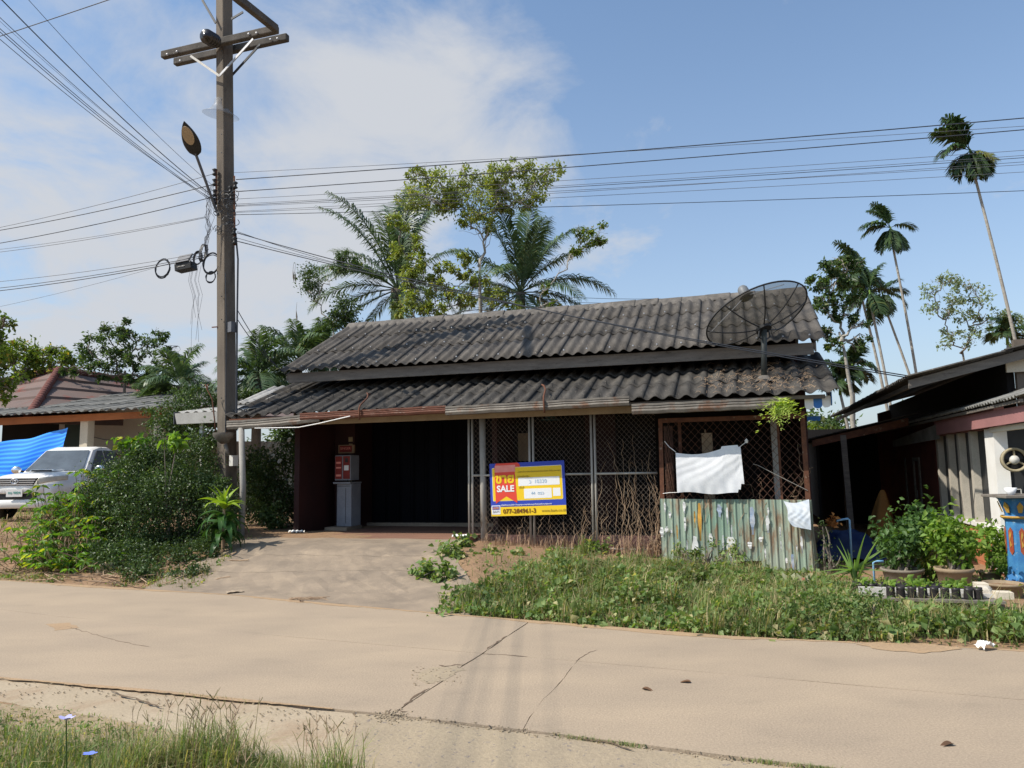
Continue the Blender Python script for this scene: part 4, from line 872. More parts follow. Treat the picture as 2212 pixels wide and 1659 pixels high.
coil('loose oval coil of black cable left of the splice box', 351, 579, .125, .19); coil('small dense coil of black cable just right of the splice box', 427, 556, .08, .13, 5); coil('upper coil of black cable against the pole', 442, 545, .07, .17, 5, 1.0)
coil('largest coil of black cable hugging the pole', 456, 568, .14, .21, 5); coil('lowest little coil of black cable under the others', 455, 598, .085, .11, 3)
# ------------------------------------------------------------------ wires
YP = P0[1]
ORD = ('first', 'second', 'third', 'fourth', 'fifth', 'sixth', 'seventh', 'eighth', 'ninth', 'tenth', 'eleventh', 'twelfth', 'thirteenth', 'fourteenth', 'fifteenth', 'sixteenth', 'seventeenth', 'eighteenth', 'nineteenth', 'twentieth', 'twenty first', 'twenty second')
def wire(label, p0, p1, sag, r_, m_='cable', group='wires strung to the concrete pole', n=14, end=None):
    p0, p1 = np.array(p0, float), np.array(p1, float); t0 = thing('overhead_wire', label, 'wire', p0, 0, group)
    part('strand', MB().tube([(p1 - p0) * t - np.array([0, 0, sag * 4 * t * (1 - t)]) for t in np.linspace(0, 1, n + 1)] + ([] if end is None else [end - p0]), r_, 5), M[m_], t0, True)
def far(p0, p1, k=1.5): return np.array(p0) + (np.array(p1) - np.array(p0)) * k
upl = 'overhead cable of the bundle rising from the pole to the top left corner'
for wi, ((x, y, z), (ex, ey), r_) in enumerate((((4, 0, 8.0), (459, 423), .014), ((62, 0, 8.15), (462, 403), .007), ((0, 38, 7.9), (462, 428), .008), ((0, 62, 7.85), (462, 434), .009), ((0, 69, 7.85), (462, 437), .009), ((0, 85, 7.75), (455, 428), .008), ((0, 46, 7.95), (462, 425), .004))):
    a = at(ex, ey, YP - .1); rd = ray(x, y); dd = np.array([-.34, -4.2]); sol = np.linalg.solve(np.array([[dd[0], -rd[0]], [dd[1], -rd[1]]]), -(a[:2] - CAMP[:2])); b = CAMP + rd * sol[1]
    wire(('thickest cable of', 'lone outermost right thin cable of', 'third cable from the right of', 'fifth cable from the right of', 'sixth cable from the right of', 'lowest leftmost cable of', 'faint hair thin cable of')[wi] + ' the bundle rising to the top left corner', a, b, .10, r_ * .55, end=np.array([b[0] - .3, b[1] - 13.0, b[2] - .1]))
a, b = gz(0, 76, 8.6), gz(226, 0, 8.6); wire('lone thin wire crossing the top left corner against the bundle', far(b, a, 2.0), far(a, b, 2.2), .02, .007, 'cable2', None)
lfl = 'overhead wire running from the pole down to the left edge over the carport'
for wi, (x, y, ex, ey, r_, z) in enumerate(((0, 481, 463, 375, .006, 7.3), (0, 487, 467, 397, .010, 7.2), (0, 515, 466, 424, .010, 7.0), (0, 528, 445, 468, .005, 6.7), (0, 534, 445, 470, .006, 6.7), (0, 597, 445, 545, .006, 5.8), (0, 611, 440, 552, .008, 5.7), (0, 617, 440, 556, .010, 5.7), (0, 652, 425, 552, .004, 5.6))):
    a = at(ex, ey, YP - .1); b = gz(x, y, z); wire(ORD[wi] + ' from the top of the wires reaching the left edge from the pole', a, far(a, b, 1.6), .12, r_ * .85, 'cable' if r_ > .006 else 'cable2')
rgl = 'overhead wire running from the pole across the sky to the right edge'
for wi, (x, y, ex, ey, r_, z) in enumerate(((2212, 243, 520, 388, .013, 7.35), (2212, 261, 516, 373, .006, 7.5), (2212, 268, 520, 414, .012, 7.1), (2212, 313, 520, 430, .006, 7.0), (2212, 324, 520, 441, .006, 6.9), (2212, 329, 520, 444, .008, 6.9), (2212, 344, 520, 446, .006, 6.8), (2212, 338, 520, 457, .006, 6.8), (2212, 360, 520, 459, .006, 6.7), (2212, 401, 520, 464, .009, 6.6))):
    a = at(ex - 10, ey, YP - .1); b = gz(x, y, z); wire(ORD[(0, 1, 2, 3, 4, 5, 7, 6, 8, 9)[wi]] + ' from the top of the wires reaching the right edge from the pole', a, far(a, b, 1.7), .10, r_ * .72, 'cable' if r_ > .006 else 'cable2')
nb0 = W(5.55, -.05, 2.86)
for k, (ex, ey) in enumerate(((512, 503), (512, 521))): a = at(ex, ey, YP - .1); wire(('upper', 'lower')[k] + ' blue black service wire sagging over the roof to the right neighbour eave', a, nb0 + np.array([0, 0, .03 * k]), .20 - .06 * k, .009)
hl = W(-5.75, .75, 3.56)
for k, (ex, ey) in enumerate(((512, 668), (513, 690))): a = at(ex, ey, YP - .1); wire(('upper', 'lower')[k] + ' short service wire dropping from the pole to the upper eave left end', a, hl + np.array([0, 0, .04 * k]), .12, .008)
for k, (ex, ey) in enumerate(((512, 500), (512, 514))): a = at(ex, ey, YP - .1); wire(('shorter', 'longer')[k] + ' thin service wire from the pole descending along the house ridge', a, W(.4 + k * 1.2, 3.7, 5.2), .35, .005)
th = thing('dangling_wires', 'thin loose wire ends dangling in loops below the splice box', 'wires', p3(425, 600, VP_)); mb = MB(); r = random.Random(3)
for k in range(7):
    x0 = r.uniform(-.12, .12); x1 = x0 + r.uniform(-.3, .2); zl = -r.uniform(.5, 1.7)
    mb.tube([(x0, 0, .25), (x0 - .05, 0, -.05), (x0 + .04, .01, -.35), (x0 + (x1 - x0) * .6, 0, zl * .7), (x1, 0, zl)], .003, 4, False)
part('strand', mb, M['cable2'], th)
mb = MB()
for k in range(9):
    p = np.array(on(462, 400, -.25)); pts = [p + np.array([r.gauss(0, .05) - .1, 0, -t * (1.2 + .2 * r.random())]) for t in np.linspace(0, 1, 7)]; mb.tube(pts, .004, 4, False)
part('loose_strand', mb, M['cable2'], up)

# ------------------------------------------------------------------ right neighbour
def c8(x, y): return (1734.9 + .3104 * x, 731.9 + .3104 * y)
def CC(x, y): return ((3400 + .5427 * x) / 1.8445, (1550 + .5427 * y) / 1.8445)
def side(x, y, u):
    d = ray(x, y); t = ((W(u, 0) - CAMP) @ UU) / (d @ UU); q = CAMP + d * t - O
    return float(q @ VV), float(q[2])
UN = 6.6
nh = hthing('neighbour_house', 'low neighbour house with white louvre window, pink fascia and orange lower wall', 'house')
M['ochre'] = mat('orange_painted_block', (.50, .19, .09), (.42, .15, .07), 3, rough=.85, bump=.2, bscale=40, rnd=.08)
M['brick'] = mat('dark_red_wall', (.16, .05, .035), (.10, .035, .028), 3, rough=.9, bump=.2)
M['pink'] = mat('dusty_pink_paint', (.36, .17, .165), (.29, .14, .135), 2, rough=.8)
M['glass'] = mat('dark_window_glass', (.045, .048, .05), (.03, .032, .034), 3, rough=.35, spec=.12, fine=0)
for k in range(5):
    for j in range(4): part('wall_block', MB().b2((UN, -.24 + j * .87, -.10 + k * .135), (UN + .13, -.24 + j * .87 + .862, -.10 + k * .135 + .128)), M['ochre'], nh)
part('sill', MB().b2((UN - .05, -.24, .575), (UN + .12, 3.25, .635)), M['white'], nh)
part('wall', MB().b2((UN, 3.26, -.1), (UN + .13, 9.8, 2.35)), M['brick'], nh)
part('lintel', MB().b2((UN, -.24, 2.06), (UN + .13, 3.25, 2.36)), M['pink'], nh)
M['fin'] = mat('cream_louvre_fin', (.50, .46, .39), (.42, .39, .33), 4, rough=.7)
fv = [side(*c8(x, 1235), UN)[0] for x in (975, 1050, 1125, 1210)]
for v in fv: part('louvre_fin', MB().b2((UN - .03, v - .12, .637), (UN + .075, v + .0, 2.055)), M['fin'], nh)
ed = fv + [.17]
for i in range(4): part('window_pane', MB().b2((UN + .08, ed[i + 1] + .005, .64), (UN + .09, ed[i] - .095, 2.05)), M['glass'], nh)
part('pillar', MB().b2((UN - .035, -.24, .0), (UN + .14, .165, 2.055)), M['white'], nh)
part('pink_fascia', MB().poly([(6.46, 2.5, 2.06), (6.46, 2.5, 2.31), (6.46, -1.9, 2.27), (6.46, -1.9, 2.07)], (.04, 0, 0)), M['pink'], nh)
part('soffit_beam', MB().b2((6.52, -1.9, 1.99), (6.58, -.25, 2.06)), M['cream'], nh)
part('front_wall', MB().b2((UN + .145, -.22, -.1), (9.5, -.10, .86)), M['ochre'], nh)
part('front_window_pane', MB().b2((UN + .145, -.20, .862), (9.4, -.17, 2.2)), M['glass'], nh)
mb = MB()
def muntin(pts):
    for a, b in zip(pts, pts[1:]): mb.beam((UN + .16 + a[0], -.215, .88 + a[1]), (UN + .16 + b[0], -.215, .88 + b[1]), .012, .012, (0, 1, 0))
for bx_ in (0, .46, .92):
    muntin([(bx_, .0), (bx_, .30), (bx_ + .10, .30), (bx_ + .10, .12), (bx_ + .2, .12), (bx_ + .2, .34), (bx_ + .36, .34)]); muntin([(bx_ + .14, .0), (bx_ + .14, .22), (bx_ + .3, .22), (bx_ + .3, 0)]); muntin([(bx_ + .05, .18), (bx_ + .3, .18)])
part('window_tracery', mb, M['offwhite'], nh)
part('side_door_frame', MB().b2((UN - .02, 5.95, .1), (UN - .003, 6.08, 1.68)).b2((UN - .02, 5.0, .1), (UN - .003, 5.08, 1.0)), M['fascia'], nh)
part('side_window', MB().b2((UN - .03, 4.6, .72), (UN - .003, 4.7, 1.68)).b2((UN - .03, 5.1, .72), (UN - .003, 5.2, 1.68)).b2((UN - .03, 4.7, .70), (UN - .003, 5.1, .78)).b2((UN - .03, 4.7, 1.60), (UN - .003, 5.1, 1.68)), M['fascia'], nh)
lt = part('lean_to_roof', MB().b2((0, .02, -.06), (10.2, .06, -.02)), M['fascia'], nh, loc=(6.36, 8.2, 2.36), rot=(0, 0, -PI / 2))
sheets(lt, 0, 10.2, 0, 0, 1.3, .42, 2, .12, 4, .018, M['roof_grey'])
part('hanging_skirt', MB().grid(lambda a, b: (6.50 + .016 * math.cos(2 * PI * a * 40), 2.52 + 4.2 * a, 1.99 - .06 * a + (.27 - .12 * a) * b), 320, 1), M['roof_grey'], nh)
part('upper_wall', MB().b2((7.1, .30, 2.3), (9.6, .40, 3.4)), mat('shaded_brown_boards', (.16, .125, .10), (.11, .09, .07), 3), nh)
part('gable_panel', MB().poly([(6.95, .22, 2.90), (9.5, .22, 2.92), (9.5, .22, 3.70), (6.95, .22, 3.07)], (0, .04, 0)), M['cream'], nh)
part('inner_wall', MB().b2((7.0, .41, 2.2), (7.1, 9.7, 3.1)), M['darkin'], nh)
part('barge_board', MB().poly([(5.58, .04, 2.70), (5.58, .04, 2.83), (9.6, .04, 3.81), (9.6, .04, 3.66)], (0, .05, 0)), M['fascia'], nh)
mr_ = part('main_roof', MB().b2((0.1, .12, -.10), (9.7, .18, -.04)), M['fascia'], nh, loc=(5.54, 9.75, 2.85), rot=(0, 0, -PI / 2))
sheets(mr_, 0, 9.78, 0, 0, 4.0, .98, 3, .13, 4, .02, M['roof2'])
part('far_gable_wall', MB().poly([(6.7, 9.6, 0), (9.6, 9.6, 0), (9.6, 9.6, 3.7), (6.7, 9.6, 2.9)], (0, .1, 0)), M['brick'], nh)
M['fanc'] = mat('yellowed_fan_plastic', (.34, .29, .19), (.26, .22, .14), 8, rough=.6)
wf = hthing('wall_fan', 'round cream three-armed wall fan in the window of the pink-trimmed house', 'fan', 0, 0, 0)
u_, z_ = fac(*c8(1470, 842), -.5); RR = .165
part('ring', MB().lathe([(RR * .8, .0), (RR * .84, -.04), (RR, -.05), (RR * 1.04, .0), (RR, .05), (RR * .86, .04), (RR * .8, 0)], 28, (u_, -.5, z_), (0, 1, 0)), M['fanc'], wf, True)
part('back_plate', MB().lathe([(0, .07), (RR * .9, .07), (RR * .9, .08), (0, .08)], 24, (u_, -.5, z_), (0, 1, 0)), M['black'], wf)
part('motor', MB().lathe([(0, -.05), (.05, -.045), (.065, 0), (.06, .06), (0, .06)], 16, (u_, -.5, z_), (0, 1, 0)), M['offwhite'], wf, True)
for k in range(3): a = PI / 2 + k * 2 * PI / 3; part('arm', MB().beam((u_ + .04 * math.cos(a), -.5, z_ + .04 * math.sin(a)), (u_ + RR * .84 * math.cos(a), -.5, z_ + RR * .84 * math.sin(a)), .02, .03, (0, 1, 0)), M['fanc'], wf)
for k in range(3): a = PI / 2 + PI / 3 + k * 2 * PI / 3; part('blade', MB().poly([(u_ + .05 * math.cos(a + t), -.49, z_ + .05 * math.sin(a + t)) for t in (-.5, .5)] + [(u_ + RR * .72 * math.cos(a + t), -.48, z_ + RR * .72 * math.sin(a + t)) for t in (.4, 0, -.4)], (0, .005, 0)), M['black'], wf)
part('bracket', MB().beam((u_, -.5, z_), (u_, -.22, z_ + .1), .03, .03), M['offwhite'], wf)
# dark open shed between the houses
shd = hthing('open_shed', 'dark open timber shed between the two houses with brown roof fascia', 'shed')
part('fascia', MB().poly([(4.50, 3.9, 1.93), (4.50, 3.9, 2.06), (6.3, 3.9, 2.46), (6.3, 3.9, 2.30)], (0, .05, 0)), M['rust'], shd)
part('roof', MB().poly([(4.40, 3.85, 2.08), (4.40, 3.85, 2.10), (6.5, 3.85, 2.56), (6.5, 3.85, 2.54)], (0, 6, 0)), M['roof2'], shd)
part('post', MB().beam((5.14, 3.95, -.1), (5.09, 3.95, 2.15), .11, .11, (0, 1, 0)), M['fascia'], shd); part('post', MB().beam((5.6, 8.0, -.1), (5.6, 8, 2.3), .11, .11, (0, 1, 0)), M['fascia'], shd)
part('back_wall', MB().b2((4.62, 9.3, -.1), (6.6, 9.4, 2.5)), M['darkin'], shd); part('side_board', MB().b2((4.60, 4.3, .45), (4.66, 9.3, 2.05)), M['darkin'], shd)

# ------------------------------------------------------------------ yard things on the right
def onv(x, y, v): u, z = fac(x, y, v); return u, v, z
gcl = hthing('gold_cloth_cover', 'dark gold cloth draped to a pointed cone in the shade between the houses', 'cloth', 0, 0, 0)
u_, z_ = fac(*c8(552, 1052), 2.3); ub_, zb_ = fac(*c8(470, 1380), 1.2)
part('drape', MB().grid(lambda a, b: (u_ + (.03 + .20 * b ** .8) * math.cos(2 * PI * a) * (1 + .12 * math.sin(a * 31)) * 1.0 - .06 * b, 2.3 + .2 * b * math.sin(2 * PI * a) * (1 + .1 * math.sin(a * 31)), z_ - .78 * b + .05 * math.sin(a * 19) * b), 40, 10), mat('gold_cloth', (.17, .08, .018), (.12, .055, .012), 6, rough=.8), gcl, True)
bt = hthing('blue_tarp_heap', 'dark blue tarpaulin heaped on the ground behind the green tin', 'tarp', 4.75, 1.6, 0.0)
part('sheet', MB().grid(lambda a, b: (1.1 * (a - .5), .9 * (b - .5), .45 * math.sin(PI * a) ** .6 * math.sin(PI * b) ** .6 + .03 * math.sin(13 * a + 9 * b) + .02 * math.sin(23 * b - 11 * a)), 26, 22), mat('blue_tarp', (.012, .03, .10), (.01, .022, .07), 4, rough=.5), bt, True)
wp = hthing('water_tap', 'pale blue water pipe bent over with a tap and orange rag at its end', 'tap', 0, 0, 0)
q = [onv(*c8(x, y), .6) for x, y in ((323, 1330), (323, 1262), (312, 1252), (240, 1262), (238, 1275))]
q = [(a, v, z) for a, v, z in q]; q[0] = (q[0][0], q[0][1], -.05)
M['bluepipe'] = mat('blue_plastic_pipe', (.22, .42, .62), (.18, .35, .52), 5, rough=.4, fine=0)
part('pipe', MB().tube(q, .017, 8), M['bluepipe'], wp, True)
u_, v_, z_ = onv(*c8(205, 1268), .6); V, F = leaves(np.array([[u_, v_, z_]]) + RNG.normal(size=(40, 3)) * .035, .09, .6); obj('rag', npmesh('rag', V, F, mat('orange_rag', (.50, .22, .06), (.4, .16, .05), 9)), wp)
wp2 = thing('water_pipe', 'short pale blue pipe stub standing left of the grey planter ring', 'pipe', gz(*CC(160, 1470), -.05)); part('pipe', MB().tube([(0, 0, 0), (0, 0, .34), (.02, -.02, .36), (.12, -.03, .36)], .014, 8), M['bluepipe'], wp2, True)
M['clay'] = mat('weathered_planter', (.30, .225, .145), (.22, .165, .11), 5, (1, 1, 1), .9, 0, .3, 50, (.12, .10, .075), .58, .7, 6); M['cring'] = mat('grey_planter_concrete', (.24, .205, .16), (.16, .14, .115), 5, rough=.9, bump=.3)
def pot(name, label, p, r0, r1, h, m_, cat='pot', group=None):
    t = thing(name, label, cat, p, 0, group)
    part('body', MB().lathe([(0, 0), (r0, 0), (r0 * 1.02, h * .1), (r1 * .97, h * .82), (r1 * 1.06, h * .84), (r1 * 1.08, h), (r1 * .95, h), (r1 * .92, h * .8), (0, h * .8)], 28), m_, t, True)
    part('potting_soil', MB().lathe([(0, h * .83), (r1 * .93, h * .81)], 16), M['soil'], t); return t
def shrub(name, label, p, blobs, m_, dens, size, cat='shrub', aspect=.55, stems=6, up=.5, droop=.25, group=None, sub=.28, hstem=.5):
    t = thing(name, label, cat, p, 0, group); p = np.array(p)
    bl = [(np.array(c) - p, r_) for c, r_ in blobs]; crown('leaves', bl, dens, size, m_, t, aspect, up, droop, sub)
    mb = MB(); r = random.Random(int(abs(p[0]) * 97))
    for k in range(stems):
        c, r_ = bl[k % len(bl)]; r_ = np.array(r_ if hasattr(r_, '__len__') else (r_,) * 3); e = c + np.array([r.uniform(-.6, .6) * r_[0], r.uniform(-.5, .5) * r_[1], r.uniform(-.2, .6) * r_[2]])
        mb.tube(wobble((r.gauss(0, .03), r.gauss(0, .03), 0), e, 6, .015, r), [.02 * (1 - i / 7) + .004 for i in range(7)], 5)
    part('stem', mb, M['bark'], t); return t
pg = gz(*CC(425, 1462), -.05); pot('planter_ring', 'low grey concrete planter ring at the foot of the dark pot shrub', pg + np.array([0, .2, 0]), .20, .25, .23, M['cring'], 'planter')
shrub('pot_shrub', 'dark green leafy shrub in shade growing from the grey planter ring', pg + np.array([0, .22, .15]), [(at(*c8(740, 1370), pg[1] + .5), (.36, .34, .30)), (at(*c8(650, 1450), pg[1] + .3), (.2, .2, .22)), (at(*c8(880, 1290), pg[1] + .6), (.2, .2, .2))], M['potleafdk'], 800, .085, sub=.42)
pb_ = gz(*CC(820, 1500), -.05); pot('planter_pot', 'large tan clay planter pot below the bright green shrub', pb_ + np.array([0, .2, 0]), .16, .215, .29, M['clay'], 'planter')
shrub('pot_shrub', 'bright green heart-leaved shrub in the large tan planter pot', pb_ + np.array([0, .2, .22]), [(at(*CC(760, 1090), pb_[1] + .3), (.27, .27, .24)), (at(*CC(790, 1210), pb_[1] + .2), (.17, .17, .20)), (at(*CC(700, 1060), pb_[1] + .3), (.2, .2, .15))], M['potleaf'], 820, .085, sub=.45)
py_ = gz(*CC(560, 1420), -.05) + np.array([0, .1, 0])
shrub('variegated_shrub', 'yellow speckled small leaved shrub between the grey ring and the tan pot', py_, [(at(*CC(560, 1270), py_[1]), (.30, .26, .20)), (at(*CC(470, 1260), py_[1]), (.15, .15, .15)), (at(*CC(650, 1330), py_[1] - .05), (.16, .16, .14))], leafmat('speckled_leaf', (.22, .30, .06), (.36, .40, .12), (.10, .16, .03), .4, .5, .8), 1100, .05)
p3_ = gz(*CC(1080, 1440), -.05); pot('small_clay_pot', 'smaller tan clay pot at the foot of the orange wall', p3_ + np.array([0, .2, 0]), .10, .14, .16, M['clay'])
shrub('pot_shrub', 'bright green shrub leaning against the blue pillar beside the orange wall', p3_ + np.array([0, .2, .2]), [(at(*CC(1060, 1110), p3_[1] + .2), (.28, .26, .17)), (at(*CC(1080, 1230), p3_[1] + .1), (.16, .18, .17)), (at(*CC(1190, 1230), p3_[1]), (.2, .2, .15)), (at(*CC(1210, 1320), p3_[1] - .1), (.14, .15, .12))], M['potleaf'], 850, .08, sub=.5)
# painted shrine pillar
sp_ = gz(*CC(1262, 1445), -.02); sh_ = thing('shrine_pillar', 'ornate blue spirit shrine pillar with gold and red panels at the right edge', 'shrine pillar', sp_, -A + .2)
M['shblue'] = mat('bright_blue_paint', (.03, .13, .34), (.06, .22, .42), 7, rough=.5, c3=(.22, .32, .40), lo=.6, hi=.68, s3=16); M['gold'] = mat('gold_paint', (.45, .27, .05), (.35, .2, .05), 8, rough=.45); M['shred'] = mat('red_paint', (.26, .04, .03), (.32, .09, .03), 22, rough=.5)
zt_ = at(*CC(1150, 772), sp_[1])[2] - sp_[2]
def oct_(prof): return MB().lathe([(a * 1.35, b) for a, b in prof], 8)
part('shaft', oct_([(.16, 0), (.17, .06), (.15, .12), (.135, .16), (.13, zt_ * .40), (.125, zt_ * .70), (.15, zt_ * .74), (.12, zt_ * .77), (.13, zt_ * .82), (.17, zt_ * .94), (.19, zt_ * .96)]), M['shblue'], sh_)
part('top_slab', MB().box((0, 0, zt_ * .98), (.60, .60, .035)), M['fascia'], sh_, bevel=.006)
part('gold_band', oct_([(.155, zt_ * .735), (.165, zt_ * .75), (.155, zt_ * .765)]), M['gold'], sh_)
for k in range(8):
    a = PI / 8 + k * PI / 4; ca, sa = math.cos(a), math.sin(a); tx, ty = -sa, ca; R_ = .161
    pts = [(R_ * ca * 1.0 + tx * x, R_ * sa + ty * x, z) for x, z in ((-.03, zt_ * .38), (0, zt_ * .34), (.03, zt_ * .38), (.03, zt_ * .60), (0, zt_ * .64), (-.03, zt_ * .60))]
    part('red_panel', MB().poly(pts, (ca * .012, sa * .012, 0)), M['shred'], sh_); pts2 = [((R_ + .013) * ca + tx * x, (R_ + .013) * sa + ty * x, z) for x, z in ((-.012, zt_ * .42), (.012, zt_ * .45), (-.01, zt_ * .5), (.012, zt_ * .56), (0, zt_ * .6), (-.016, zt_ * .55))]
    part('gold_motif', MB().poly(pts2, (ca * .004, sa * .004, 0)), M['gold'], sh_)
    part('lotus_petal', MB().poly([((.172 + .045 * t) * ca + tx * x, (.172 + .045 * t) * sa + ty * x, zt_ * (.80 + .12 * t)) for x, t in ((-.02, 0), (.02, 0), (.036, .6), (0, 1.0), (-.036, .6))], (ca * .012, sa * .012, 0)), M['gold'], sh_)
bw = thing('offering_bowl', 'small white patterned bowl on top of the blue shrine pillar', 'bowl', sp_ + np.array([-.13, -.08, zt_ * .98 + .018])); part('bowl', MB().lathe([(.03, 0), (.05, .02), (.075, .09), (.07, .09), (.045, .03)], 18), SW, bw, True)
rg = gz(*CC(1215, 1560), -.05); pot('scalloped_planter', 'tan planter with a scalloped rim in front of the blue pillar', rg + np.array([0, .25, 0]), .17, .21, .18, M['clay'], 'planter')
rk = thing('pale_rock', 'rough white rock in the weeds right of the seedling tray', 'rock', gz(*CC(1010, 1620), -.05) + np.array([0, .12, 0]))
part('stone', MB().grid(lambda a, b: ((.13 + .02 * math.sin(a * 12.566 + b * 9)) * math.cos(2 * PI * a) * math.sin(PI * b) ** .7, (.11 + .02 * math.cos(a * 18.85 + b * 5)) * math.sin(2 * PI * a) * math.sin(PI * b) ** .7, .10 - .15 * math.cos(PI * b)), 18, 12), mat('white_rock', (.55, .50, .42), (.35, .31, .25), 14, rough=.9, bump=.8, bscale=30), rk)
# seedling shelf with black bags
shf = thing('seedling_shelf', 'low plank shelf with pale foam strips holding rows of black seedling bags', 'shelf', gz(*CC(650, 1625), -.05) + np.array([0, .02, .0]), -A)
part('plank', MB().b2((-.62, -.10, .10), (.62, .12, .125)), M['fascia'], shf); part('foam_strip', MB().b2((-.80, .20, .10), (.45, .24, .20)), M['offwhite'], shf); part('foam_strip', MB().b2((-.5, .13, .127), (.60, .16, .17)), M['offwhite'], shf)
part('foam_block', MB().b2((.44, .25, .1), (.56, .42, .26)), M['cream'], shf); part('foam_block', MB().b2((.57, .05, .127), (.74, .2, .2)), M['cream'], shf); part('plank', MB().b2((-.9, .25, .08), (.5, .55, .10)), M['fascia'], shf)
part('leg', MB().b2((-.5, -.05, -.03), (-.44, .1, .10)).b2((.2, -.05, -.03), (.26, .1, .10)), M['fascia'], shf)
bagm = MB().lathe([(0, 0), (.042, 0), (.047, .02), (.045, .10), (.049, .125), (.043, .12), (.0, .105)], 10).mesh('bag', mat('black_bag', (.022, .02, .022), (.035, .03, .03), 8, rough=.4), True)
V, F = leaves(np.array([[0, 0, .12]]) + RNG.normal(size=(9, 3)) * [.012, .012, .01], .07, .55, .3, -.5); seedm = npmesh('seedling', V, F, M['potleaf'])
r = random.Random(1)
for j, (n_, x0, y_, z_) in enumerate(((9, -.5, .02, .125), (11, -.75, .33, .10), (11, -.80, .45, .10))):
    for i in range(n_):
        b = thing('seedling_bag', 'black seedling bag, ' + ORD[i] + ' from the left in the ' + ('front', 'middle', 'back')[j] + ' row on the plank shelf', 'plant bag', tuple(np.array(shf.location) + UU * (x0 + i * .112 + r.gauss(0, .006)) + VV * (y_ + r.gauss(0, .008)) + [0, 0, z_]), r.uniform(0, 6), 'black seedling bags on the plank shelf')
        obj('bag', bagm, b, (0, 0, 0), (r.gauss(0, .05), r.gauss(0, .05), 0))
        if (i + j) % 3 != 1 or j: obj('seedling', seedm, b, (0, 0, 0), (0, 0, r.uniform(0, 6)), r.uniform(.8, 1.3))
# long pointed leaves
def blade_leaf(L, w_, bend, fold=.3, n=7, wide=.45, tipd=1.3):
    mb = MB(); rows = []; x = z = 0; ang = 0
    for i in range(n + 1):
        t = i / n; wd = w_ * (math.sin(PI * min(1, (t * .96 + .02)) ** (wide)) ** .9 if t < 1 else 0) ; rows.append((x, z, wd, ang)); ang = -bend * t ** tipd; x += L / n * math.cos(ang); z += L / n * math.sin(ang)
    vs = []
    for x, z, wd, a in rows: vs += [(x, -wd / 2, z + wd * fold), (x, 0, z), (x, wd / 2, z + wd * fold)]
    fs = sum([[(3 * i, 3 * i + 1, 3 * i + 4, 3 * i + 3), (3 * i + 1, 3 * i + 2, 3 * i + 5, 3 * i + 4)] for i in range(n)], []); return mb.add(vs, fs)
def aim(o, p, target, roll=0.0):
    d = Vector(tuple(np.array(target, float) - np.array(p, float))); yaw = math.atan2(d.y, d.x); el = math.atan2(d.z, math.hypot(d.x, d.y)); o.rotation_euler = (roll, -el, yaw)
ps = gz(1850, 1284, -.03); pt = thing('palm_seedling', 'young palm seedling with long pointed folded leaves in the verge weeds', 'palm seedling', ps)
PLM = leafmat('palm_seedling_leaf', (.14, .24, .06), (.22, .32, .11), None, .35, .4)
for k, (x, y, dy, w_) in enumerate(((1859, 1154, 0, .13), (1889, 1162, -.1, .12), (1816, 1182, .1, .12), (1822, 1166, 0, .07), (1834, 1190, -.1, .06), (1899, 1197, .1, .045), (1897, 1214, -.15, .04), (1890, 1224, .1, .035), (1893, 1238, -.1, .04), (1800, 1246, .0, .05), (1778, 1236, -.1, .05), (1790, 1262, -.1, .035), (1888, 1250, .2, .03), (1815, 1225, -.2, .035))):
    T_ = at(x, y, ps[1] + dy) - ps; L = np.linalg.norm(T_); o = part('leaf', blade_leaf(L, w_, .25), PLM, pt); s_ = np.array([0, 0, .05 + .3 * (k > 4) * .8]) ; o.location = tuple(s_ if k > 4 else (0, 0, .05)); aim(o, o.location, T_ + np.array([0, 0, .04]), (k % 3 - 1) * .5)
part('stem', MB().tube([(0, 0, -.02), (0, 0, .3), (.01, 0, .42)], [.02, .014, .006], 6), M['potleaf'], pt)
for k, (x, y, s) in enumerate(((1705, 1250, .17), (1737, 1252, .18))):
    p = at(x, y, float(gz(x, 1275, 0)[1]) + .1); t = thing('caladium', ('left' if k == 0 else 'right') + ' pink veined caladium plant with arrow leaves in front of the tin', 'plant', (p[0], p[1], float(zt(p[0], p[1]))))
    h = p[2] - float(zt(p[0], p[1])) + .02
    for a, c_ in ((0, 1.0), (1.2, .75)):
        lf = part('leaf', MB().add([(0, 0, 0), (-.3 * s, -.45 * s, .02), (.3 * s, -.5 * s, 0), (1.0 * s, 0, -.05 * s), (.3 * s, .5 * s, 0), (-.3 * s, .45 * s, .02)], [(0, 1, 2), (0, 2, 3), (0, 3, 4), (0, 4, 5)]), leafmat('caladium_leaf%d%d' % (k, int(a)), (.30, .40, .22), (.45, .38, .28), None, .3, .5), t)
        lf.location = (.03 * a, .02, h); lf.rotation_euler = (0, 1.15, -PI / 2 + (a - .4)); lf.scale = (c_,) * 3
        vn = part('vein', MB().add([(0, 0, .006), (.1 * s, -.3 * s, .006), (.12 * s, -.26 * s, .006), (.85 * s, 0, -.03 * s), (.12 * s, .26 * s, .006), (.1 * s, .3 * s, .006)], [(0, 1, 2), (0, 2, 3), (0, 3, 4), (0, 4, 5)]), mat('pink_vein', (.45, .10, .10), (.4, .14, .12), 5), lf, loc=(0, 0, .006)); vn.scale = (.8, .5, 1)
    part('stem', MB().tube([(0, 0, 0), (.02, 0, h)], .006, 5), M['potleaf'], t)
